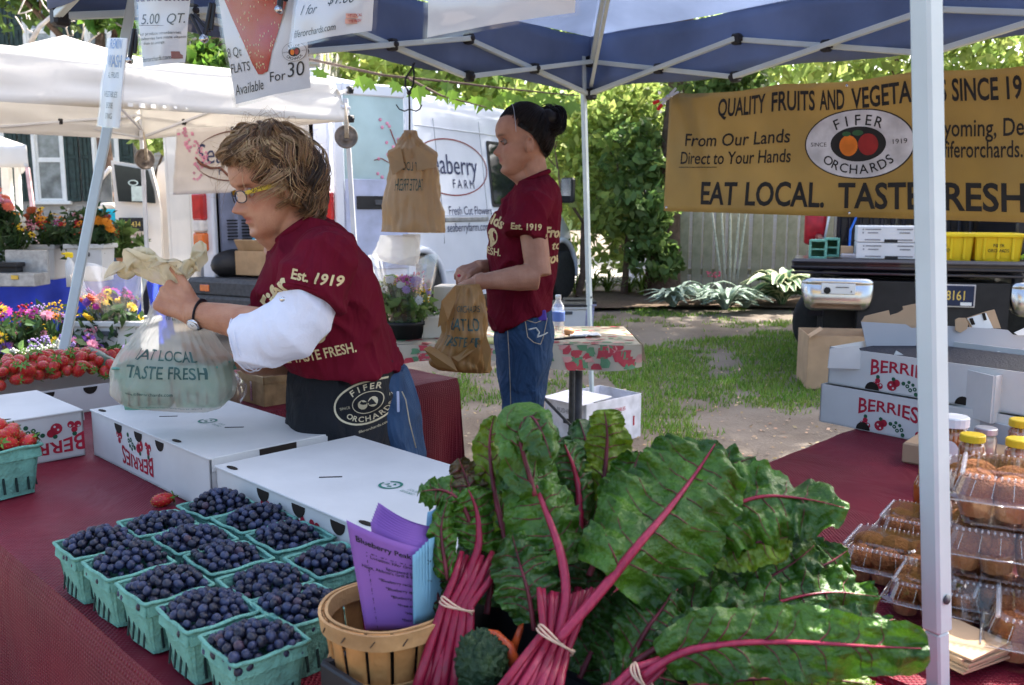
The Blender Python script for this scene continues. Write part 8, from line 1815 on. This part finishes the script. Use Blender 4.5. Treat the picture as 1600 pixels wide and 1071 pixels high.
def lady_hair():
 mb=MB();q=random.Random(17)
 base=lambda d,k=1.0:WL(HC+V(d.x*HR.x,d.y*HR.y,d.z*HR.z)*k)
 cap=MB()
 def okd(th,ph):
  c=cos(ph);return np.interp(c,[-1,-.35,-.08,.2,.45,1],[140,130,110,72,56,52])
 n=60;m_=22;vs=[]
 for j in range(m_+1):
  for i in range(n):ph=2*pi*i/n;th=rad(okd(0,ph))*j/m_;d=V(sin(th)*sin(ph),sin(th)*cos(ph),cos(th));k=1.09+.22*(j/m_)*(1-max(0,cos(ph))*.7)+.03*noise.noise(d*4);vs.append(base(d,k))
 cap.add(vs,[(j*n+i,j*n+(i+1)%n,(j+1)*n+(i+1)%n,(j+1)*n+i)for j in range(m_)for i in range(n)],0,True)
 for g in range(430):
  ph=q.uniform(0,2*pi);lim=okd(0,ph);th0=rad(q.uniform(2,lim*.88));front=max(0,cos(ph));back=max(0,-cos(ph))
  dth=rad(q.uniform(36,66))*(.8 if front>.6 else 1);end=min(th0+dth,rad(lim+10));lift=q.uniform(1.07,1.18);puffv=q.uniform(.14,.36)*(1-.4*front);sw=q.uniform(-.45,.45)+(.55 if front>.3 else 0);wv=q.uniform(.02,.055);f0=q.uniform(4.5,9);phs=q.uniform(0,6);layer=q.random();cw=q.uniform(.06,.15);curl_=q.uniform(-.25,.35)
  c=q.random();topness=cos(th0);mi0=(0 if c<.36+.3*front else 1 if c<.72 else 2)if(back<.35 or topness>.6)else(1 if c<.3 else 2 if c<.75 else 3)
  for k in range(17):
   ox,oy=q.gauss(0,cw),q.gauss(0,.035);le=q.uniform(.82,1.06);pts=[]
   for i in range(9):
    u=i/8;spread=1-.55*u;th=th0+(end-th0)*u*le+oy*spread;p2=ph+ox*spread+sw*u*.6+.24*sin(u*f0+phs)*u+curl_*u*u+(.35*u if front>.5 else 0);d=V(sin(th)*sin(p2),sin(th)*cos(p2),cos(th))
    kk=lift+oy*.4+puffv*layer*sin(pi*min(1,u*.8))+wv*sin(u*f0*1.2+phs)-.22*max(0,u-.6)*(1-front*.6)
    pts.append(base(d,kk))
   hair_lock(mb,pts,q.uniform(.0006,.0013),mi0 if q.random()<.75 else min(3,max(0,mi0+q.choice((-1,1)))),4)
 for k in range(150):
  ph=q.uniform(0,2*pi);th=rad(q.uniform(5,80));d=V(sin(th)*sin(ph),sin(th)*cos(ph),cos(th));d2=nrm(d+V(q.uniform(-.8,.8),q.uniform(-.8,.8),q.uniform(-.6,.3)));hair_lock(mb,[base(d,1.15),base(d.lerp(d2,.4),1.42),base(d.lerp(d2,.8),1.42+q.uniform(0,.2)),base(d2,1.3+q.uniform(0,.3))],.0005,q.choice((0,1)),3)
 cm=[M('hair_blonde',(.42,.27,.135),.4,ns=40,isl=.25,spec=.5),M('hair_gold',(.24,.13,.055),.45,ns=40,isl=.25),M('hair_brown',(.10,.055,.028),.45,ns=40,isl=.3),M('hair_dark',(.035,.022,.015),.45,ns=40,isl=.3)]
 h=part('hair',mb,cm,lady);part('hair_undercoat',cap,M('hair_base_brown',(.045,.026,.015),.8,ns=60,bump=.8,bs=120),h)  # undercoat is a dark brown cap beneath the locks
lady_hair()
rows=[((437,380),(491,336),LD+.03,.34),((427,391),(517,345),LD+.03,.55),((419,408),(543,374),LD+.03,.8),((408,432),(572,410),LD+.03,.95),((398,460),(593,446),LD+.04,1.0),((394,492),(603,486),LD+.06,1),((400,520),(609,520),LD+.08,1),((428,545),(615,545),LD+.1,1.02),((448,562),(622,562),LD+.11,1.05),((456,572),(627,576),LD+.12,1.05)]
mb,_=puff(rows,.195,72,.002,3,31,2.15,True,0,None,5)
slp=[P(512,392,LD-.06),P(503,415,LD-.13),P(490,450,LD-.16),P(480,476,LD-.18)];tube(mb,slp,[.072,.079,.080,.078],36)
tube(mb,[P(520,395,LD+.14),P(505,430,LD+.22),P(488,470,LD+.23)],[.075,.082,.08],28)
sh1,bv1=body_part('shirt',mb,.0055,4,m_shirt,lady,3,.0085,9)
mb=MB();c0,c1=P(435,381,LD+.03),P(493,337,LD+.03);cc=(c0+c1)/2;hx_=(c1-c0)/2
tube(mb,[cc+hx_*(cos(a)*1.04)+V(0,1,0)*(sin(a)*.074)-UZ*.004 for a in np.linspace(0,2*pi,40)],.0075,8,flat=1.4);part('collar',mb,m_shirt,sh1)
mb=MB();e=slp[-1];dd=(slp[-1]-slp[-2]).normalized();s1_=dd.cross(V(0,-1,0)).normalized();s2_=s1_.cross(dd);tube(mb,[e-dd*.012+s1_*(cos(a)*.076)+s2_*(sin(a)*.076)for a in np.linspace(0,2*pi,40)],.0022,6);part('sleeve_hem',mb,m_shirt,sh1)
mb=MB();tube(mb,[P(486,458,LD-.17),P(474,492,LD-.18),P(452,515,LD-.19),P(425,525,LD-.19),P(400,532,LD-.185),P(381,536,LD-.18)],[.062,.068,.068,.066,.065,.064],36)
ws,bw_=body_part('undersleeve',mb,.0045,4,m_wsl,lady,9,.0045,11)
mb=MB();e=P(383,536,LD-.18);dd=(P(381,536,LD-.18)-P(425,525,LD-.19)).normalized();s1_=dd.cross(V(0,-1,0)).normalized();s2_=s1_.cross(dd)
for k in(0,.012):tube(mb,[e-dd*k+s1_*(cos(a)*.0655)+s2_*(sin(a)*.0655)for a in np.linspace(0,2*pi,40)],.0016,5)
part('cuff_seam',mb,m_wsl,ws);mb=MB();c=P(441,468,LD-.275);lathe(mb,[(.001,.003),(.004,.003),(.0055,.001),(.0055,-.001)],c,14,Matrix.Rotation(rad(90),3,'X'));part('snap_button',mb,m_chrome,sh1)
mb=MB();tube(mb,[P(470,480,LD+.25),P(455,520,LD+.22),P(420,545,LD+.15)],[.07,.07,.06],28);body_part('undersleeve',mb,.006,3,m_wsl,lady,12,.004,12)
shirt_text(sh1,[('Est. 1919',481,440,LD-.30,.030,rad(-11),dict(bold=.03,sx=.95))],bv1)
shirt_text(sh1,[('Fifer',418,470,LD-.25,.075,rad(48),dict(bold=.03,sx=.75)),('EAT LOCAL. TASTE FRESH.',440,574,LD-.2,.034,rad(10),dict(bold=.02,sx=.72)),('F',584,428,LD-.2,.06,rad(-65),dict(bold=.03)),('From',606,500,LD-.2,.05,rad(-75),dict(bold=.03))],bv1)
mb=MB()
for cx,cy,rx_,ry_ in((466,533,.022,.026),(480,528,.018,.022),(473,541,.02,.016)):
 o=P(cx,cy,LD-.25);mb.add([o+V(rx_*cos(a),0,ry_*sin(a))for a in np.linspace(0,2*pi,17)[:-1]]+[o],[(i,(i+1)%16,16)for i in range(16)])
project(mb,bv1,None,(0,-1,0),.0016,.3);part('peach_print',mb,m_print,sh1)
hb_=LD+.15
rows=[((565,578),(632,575),hb_+.03,.9),((565,600),(642,600),hb_+.03,1),((566,650),(655,650),hb_+.03,1.05),((566,700),(662,700),hb_+.03,1.02),((566,740),(662,740),hb_+.03,.95)]
mb,_=puff(rows,.155,60,.002,4,8,2.2,True)
for dy in(-.085,.085):tube(mb,[P(560,720,hb_)+V(.02,dy,0),V(-.33,hb_+dy,.42),V(-.30,hb_+dy,.10)],[.095,.07,.06],24)
j1,_=body_part('jeans',mb,.007,2,m_den,lady,14,.004,10)
mb=MB();tube(mb,[P(628,612,hb_-.1),P(634,625,hb_-.1),P(640,660,hb_-.12),P(650,700,hb_-.12)],.0016,5);part('seam',mb,m_stit,j1);mb=MB();box(mb,P(622,628,hb_-.19),(.006,.004,.05),b=.001);part('pen_clip',mb,m_lavp,j1)
rows=[((462,560),(610,545),LD+.12,.9),((458,580),(618,566),LD+.12,1.0),((457,612),(622,600),LD+.12,1.06),((455,650),(624,645),LD+.12,1.08),((454,690),(626,690),LD+.12,1.1),((456,730),(626,730),LD+.13,1.1),((470,760),(620,760),LD+.13,1.0)]
mb,_=puff(rows,.17,60,.002,4,18,2.3,True);ap,bva=body_part('apron',mb,.006,3,m_apr,lady,21,.006,9)
o=P(556,655,LD-.2);fa=lambda u,v,d=0:o+V(u*cos(.17)-v*sin(.17),0,u*sin(.17)+v*cos(.17))
mb=MB();k=40
for(rx_,ry_,th)in((.077,.052,.0045),(.034,.026,.002)):
 for i in range(k):a0,a1=2*pi*i/k,2*pi*(i+1)/k;mb.add([fa(rx_*cos(a0),ry_*sin(a0)),fa(rx_*cos(a1),ry_*sin(a1)),fa((rx_-th)*cos(a1),(ry_-th)*sin(a1)),fa((rx_-th)*cos(a0),(ry_-th)*sin(a0))],[(0,1,2,3)])
for cx in(-.011,.011):mb.add([fa(cx+.0105*cos(a),-.001+.012*sin(a))for a in np.linspace(0,2*pi,13)[:-1]],[tuple(range(12))])
arc_text(mb,'FIFER',fa,.020,.052,.036,pi/2,1.1,bold=.02,sub=.3);arc_text(mb,'ORCHARDS',fa,.018,.055,.039,-pi/2,1.9,inward=True,bold=.02,sub=.3);text(mb,'SINCE',fa,.009,(-.051,0),sub=.3);text(mb,'1919',fa,.009,(.051,0),sub=.3);text(mb,'fiferorchards.com',fa,.009,(0,-.064),sub=.3)
project(mb,bva,None,(0,-1,0),.0016,.3);part('apron_badge',mb,M('badge_cream',(.55,.48,.32),.7),ap)
wd=(elL-wrL).normalized();wc_=wrL+wd*.012;s1_=wd.cross(V(0,-1,0)).normalized();s2_=s1_.cross(wd);mb=MB()
pts=[wc_+s1_*(cos(a)*.031)+s2_*(sin(a)*.029)for a in np.linspace(0,2*pi,40)];tube(mb,pts,.0055,8,flat=.35,up=wd);wt=part('watch_strap',mb,m_blkc,lady)
fd=nrm(V(.08,-.8,-.6));fd=nrm(fd-wd*fd.dot(wd));fc_=wc_+fd*.033;Rw=fd.to_track_quat('Z','Y').to_matrix();mb=MB();lathe(mb,[(.013,-.004),(.0148,0),(.0142,.004),(.012,.005)],fc_,28,Rw);part('watch_case',mb,m_chrome,wt);mb=MB();lathe(mb,[(.0005,.0053),(.0118,.0053),(.0118,.005)],fc_,28,Rw);part('watch_dial',mb,m_white,wt)
mb=MB();bar(mb,fc_+fd*.0062,fc_+fd*.0062+Rw@V(.006,.002,0),.0009);bar(mb,fc_+fd*.0062,fc_+fd*.0062+Rw@V(-.002,.007,0),.0007);part('watch_hand',mb,m_ink,wt)
YDp=3.03
yw=thing('person','young woman with a dark hair bun, maroon shirt and jeans opening a tan bag','person',V(.06,YDp,0))
RY=frame_of((-.985,-.12,-.06));NT=P(768,239,YDp-.01);OY=NT-RY@V(0,.106,.080);WY=lambda p:OY+RY@(Vector(p)*.97)
mb=MB();head(mb,WY,0,0,.85)
nk=P(838,292,YDp+.02);tube(mb,[WY(V(0,-.03,.10)),WY(V(0,-.028,.05)),WY(V(0,-.034,.01)),nk,nk-UZ*.05],[.048,.045,.044,.051,.07],24);tube(mb,[WY(V(0,.055,.02)),WY(V(0,.015,.0)),nk+V(-.02,0,.0)],[.02,.03,.035],14)
tube(mb,[P(825,315,YDp+.02),P(820,380,YDp+.03),P(815,450,YDp+.04),P(818,520,YDp+.05)],[.08,.10,.095,.10],20)
for dy in(-.085,.085):tube(mb,[P(820,530,YDp+.05)+V(0,dy,0),V(.05,YDp+.05+dy,.48),V(.055,YDp+.05+dy,.08)],[.07,.045,.035],14);ell(mb,V(.01,YDp+.05+dy,.04),(.12,.042,.038),None,14,8)
s_,e_,w_=P(828,320,YDp-.13),P(842,432,YDp-.17),P(752,440,YDp-.19)
tube(mb,[P(828,315,YDp),s_,s_.lerp(e_,.5),e_],[.055,.048,.0445,.041],18);tube(mb,[e_-UZ*.004,e_.lerp(w_,.12),e_.lerp(w_,.35),e_.lerp(w_,.75),w_,w_-RX*.02],[.041,.043,.042,.030,.0245,.025],18)
hand(mb,w_,P(722,458,YDp-.17)-w_,(.15,-1,.45),.8,.86,1,fist=False,thumb_dir=(-.75,-.25,-.45))
s2,e2,w2=P(820,320,YDp+.18),P(815,420,YDp+.2),P(745,418,YDp+.02)
tube(mb,[P(825,315,YDp+.1),s2,s2.lerp(e2,.5),e2],[.055,.046,.042,.038],14);tube(mb,[e2,e2.lerp(w2,.35),w2],[.038,.036,.025],16);hand(mb,w2,P(715,432,YDp-.06)-w2,(.3,-.3,1),.7,.86,-1,fist=False)
me=remesh(mb,.0038,3);tone_mesh(me,([list(r)for r in RY],list(OY)),(.78,.42,.42),.8);me_to_part('body',me,skinmat('olive_skin',(.46,.235,.15),(.36,.17,.105)),yw)
eyeballs(yw,WY,(M('eye_white_shaded',(.28,.24,.22),.3),M('iris_brown',(.05,.025,.012),.2),M('eyelid_skin2',(.36,.17,.11),.6)),.0)
mb=MB();ell(mb,WY(V(.074,-.004,.070)),.0032,None,8,6);part('earring',mb,m_chrome,yw)
m_hb=[M('hair_black',(.008,.005,.004),.45,ns=90,isl=.3,spec=.2),M('hair_black_brown',(.020,.010,.007),.45,ns=90,isl=.3,spec=.2)]
def young_hair():
 mb=MB();cap=MB();q=random.Random(23);Hc=V(0,-.010,.135);Hr=V(.078,.096,.104);base=lambda d,k=1.0:WY(Hc+V(d.x*Hr.x,d.y*Hr.y,d.z*Hr.z)*k);ax=nrm(V(0,-.62,.78))
 n,m_=60,24;vs=[];lim=lambda ph:np.interp(cos(ph),[-1,-.55,-.1,.3,.7,1],[142,124,92,78,68,65])
 for j in range(m_+1):
  for i in range(n):ph=2*pi*i/n;th=rad(lim(ph))*j/m_;d=V(sin(th)*sin(ph),sin(th)*cos(ph),cos(th));vs.append(base(d,1.055-.04*(j/m_)**6))
 cap.add(vs,[(j*n+i,j*n+(i+1)%n,(j+1)*n+(i+1)%n,(j+1)*n+i)for j in range(m_)for i in range(n)],0,True)
 for k in range(1100):
  ph=q.uniform(0,2*pi);th=rad(lim(ph))*q.uniform(.55,1.0)**.7;d0=V(sin(th)*sin(ph),sin(th)*cos(ph),cos(th));pts=[]
  for i in range(7):u=i/6*.93;d=nrm(d0.lerp(ax,u));pts.append(base(d,1.04+.035*sin(pi*min(1,u*1.1))+.008*sin(k+u*5)))
  hair_lock(mb,pts,q.uniform(.0014,.0028),k%3==0 and 1 or 0,4)
 bc=P(853,187,YDp)
 for k in range(260):
  a0=q.uniform(0,6.28);tilt=q.uniform(-.6,.6);r=q.uniform(.022,.047);pts=[];w0=V(q.uniform(-.014,.02),q.uniform(-.012,.012),q.uniform(-.014,.014))
  for i in range(9):a=a0+i/8*q.uniform(2.2,3);pts.append(bc+w0+V(cos(a)*r*1.15,sin(a+tilt)*r*.8,sin(a)*r*.85+.01*sin(a*2)))
  hair_lock(mb,pts,q.uniform(.0018,.0036),k%3==0 and 1 or 0,4)
 ell(cap,bc,(.042,.034,.034),None,20,12,0,lambda d:1+.15*noise.noise(d*3));ell(cap,P(838,200,YDp),(.03,.03,.024),None,14,8)
 for k in range(60):
  s0=P(862+q.uniform(-6,8),196,YDp);hair_lock(mb,[s0,s0+V(.01+q.uniform(-.01,.02),0,-.02),s0+V(q.uniform(-.02,.022),0,-.04-q.uniform(0,.02))],.0016,k%2,4)
 for k in range(8):s0=base(nrm(V(.6,-.6,.2-.15*k)),1.06);hair_lock(mb,[s0,s0+V(.012,0,-.01),s0+V(.02,0,-.035)],.0005,0,3)
 h=part('hair',mb,m_hb,yw);part('hair_undercoat',cap,m_hb[0],h);mb2=MB();tube(mb2,[base(nrm(V(sin(a)*.98,.42,cos(a))),1.09)for a in np.linspace(-1.5,1.5,20)],.001,5);part('hair_band',mb2,m_rim,h)
young_hair()
rows=[((812,287),(856,268),YDp+.02,.36),((803,296),(864,276),YDp+.02,.6),((786,314),(871,292),YDp+.02,.92),((772,336),(874,320),YDp+.02,1),((765,362),(874,350),YDp+.02,1.0),((762,400),(870,396),YDp+.03,.95),((762,435),(866,432),YDp+.04,.92),((761,465),(861,455),YDp+.04,.95),((764,492),(860,468),YDp+.05,1),((771,516),(859,478),YDp+.05,1)]
mb,_=puff(rows,.165,60,.002,3,41,2.15,True,0,None,5)
tube(mb,[P(834,305,YDp-.05),P(830,328,YDp-.13),P(822,352,YDp-.155),P(819,371,YDp-.165)],[.062,.066,.066,.066],32);tube(mb,[P(830,305,YDp+.12),P(822,340,YDp+.18),P(816,366,YDp+.19)],[.058,.064,.064],24)
sh2,bv2=body_part('shirt',mb,.0055,4,m_shirt,yw,13,.0085,10)
mb=MB();c0,c1=P(810,288,YDp+.02),P(858,268,YDp+.02);cc=(c0+c1)/2;hx_=(c1-c0)/2;tube(mb,[cc+hx_*cos(a)+V(0,1,0)*(sin(a)*.062)for a in np.linspace(0,2*pi,40)],.0065,8,flat=1.3);part('collar',mb,m_shirt,sh2)
shirt_text(sh2,[('Est. 1919',823,356,YDp-.3,.028,rad(-3),dict(bold=.03,sx=.95)),('Fields',766,343,YDp-.2,.05,rad(-25),dict(bold=.03,sx=.8)),('FRESH.',762,397,YDp-.2,.034,rad(-4),dict(bold=.02,sx=.8)),('From',872,366,YDp-.2,.045,rad(-4),dict(bold=.04,sx=.8,shear=.2)),('to',873,387,YDp-.2,.04,0,dict(bold=.02,shear=.2)),('your',871,408,YDp-.2,.05,rad(6),dict(bold=.03,sx=.8,shear=.2))],bv2)
mb=MB()
for cx,cy,rx_,ry_ in((768,372,.017,.028),(764,380,.015,.02)):o=P(cx,cy,YDp-.2);mb.add([o+V(rx_*cos(a),0,ry_*sin(a))for a in np.linspace(0,2*pi,17)[:-1]]+[o],[(i,(i+1)%16,16)for i in range(16)])
project(mb,bv2,None,(0,-1,0),.0016,.3);
if mb.f:part('peach_print',mb,m_print,sh2)
rows=[((776,508),(857,466),YDp+.05,.85),((773,525),(862,488),YDp+.05,.98),((774,548),(865,520),YDp+.05,1.05),((777,575),(863,552),YDp+.05,1.05),((780,600),(857,585),YDp+.05,1.0),((784,622),(850,615),YDp+.05,.9)]
mb,_=puff(rows,.16,60,.0015,4,51,2.3,True)
for dy in(-.08,.08):tube(mb,[P(818,585,YDp+.05)+V(0,dy,0),P(817,640,YDp+.05)+V(0,dy,0),V(.045,YDp+.05+dy,.46),V(.05,YDp+.05+dy,.07)],[.080,.070,.055,.05],24)
j2,bvj=body_part('jeans',mb,.006,2,m_den,yw,24,.0035,11)
def surf_line(pts,bvh,r,name,mat,par,D=YDp-.3):
 mb=MB();
 dense=[]
 for(a,b),(c,d)in zip(pts[:-1],pts[1:]):dense+=[(a+(c-a)*t/4,b+(d-b)*t/4)for t in range(4)]
 dense.append(pts[-1]);w=[]
 for x,y in dense:
  p=P(x,y,D);h=bvh.ray_cast(p,V(0,1,0),1);
  if h[0]is not None:w.append(h[0]+V(0,-.0012,0))
 if len(w)>1:tube(mb,w,r,5);part(name,mb,mat,par)
surf_line([(822,513),(826,540),(836,549),(848,553),(853,541),(860,512),(840,518),(822,513)],bvj,.0014,'pocket_stitching',m_stit,j2);surf_line([(828,528),(840,526),(846,534),(842,541),(855,538),(860,536)],bvj,.0026,'pocket_embroidery',M('thread_cream',(.55,.55,.5),.7),j2)
surf_line([(778,520),(800,512),(830,502),(862,489)],bvj,.0014,'waist_seam',m_stit,j2);surf_line([(792,520),(795,570),(797,620),(798,660)],bvj,.0012,'side_seam',m_stit,j2)
mb=MB();h=bvj.ray_cast(P(849,507,YDp-.3),V(0,1,0),1);pc=h[0]if h[0]is not None else P(849,507,YDp-.1);box(mb,pc+V(0,-.004,.0),(.036,.012,.035),Matrix.Rotation(-.12,3,'Y'),b=.004);solo('purple_phone',mb,M('purple_case',(.10,.05,.35),.4),'purple phone sticking out of the jeans back pocket','phone')
mb=MB();c=P(717,431,YDp-.12);ell(mb,c,(.006,.004,.005),None,8,6);part('fingernail',mb,M('nail_red',(.5,.02,.06),.25),yw)
pb=P(176,400,13.4);pz=thing('person','person in a turquoise top mostly hidden behind the cream van door','person',V(pb.x,pb.y,0));c=V(pb.x,pb.y,0);mb=MB()
tube(mb,[c+UZ*z for z in(.85,1.1,1.3,1.42,1.47,1.55)],[.14,.13,.15,.13,.06,.055],18);ell(mb,c+UZ*1.64,(.075,.09,.11),None,16,12)
for s in(-1,1):tube(mb,[c+V(s*.09,0,.85),c+V(s*.1,.02,.45),c+V(s*.1,0,.05)],[.085,.06,.045],14);tube(mb,[c+V(s*.16,0,1.38),c+V(s*.21,-.02,1.1),c+V(s*.2,-.08,.86)],[.05,.04,.03],12);ell(mb,c+V(s*.2,-.09,.80),(.03,.035,.05),None,10,8);ell(mb,c+V(s*.1,-.05,.04),(.05,.12,.04),None,10,6)
me=remesh(mb,.02,1);me_to_part('body',me,M('skin_far',(.45,.25,.17),.6),pz)
mb=MB();tube(mb,[c+UZ*z for z in(.82,1.1,1.3,1.41,1.46)],[.165,.15,.17,.14,.07],20);
for s in(-1,1):tube(mb,[c+V(s*.13,0,1.38),c+V(s*.2,-.01,1.18)],[.07,.065],14)
part('shirt',mb,M('turquoise_cotton',(.01,.35,.5),.8),pz);mb=MB()
for s in(-1,1):tube(mb,[c+V(s*.09,0,.86),c+V(s*.1,.02,.45),c+V(s*.1,0,.08)],[.10,.075,.06],14)
part('trousers',mb,m_den,pz);mb=MB();ell(mb,c+V(0,.02,1.68),(.085,.09,.09),None,16,10);part('hair',mb,m_hb[1],pz)
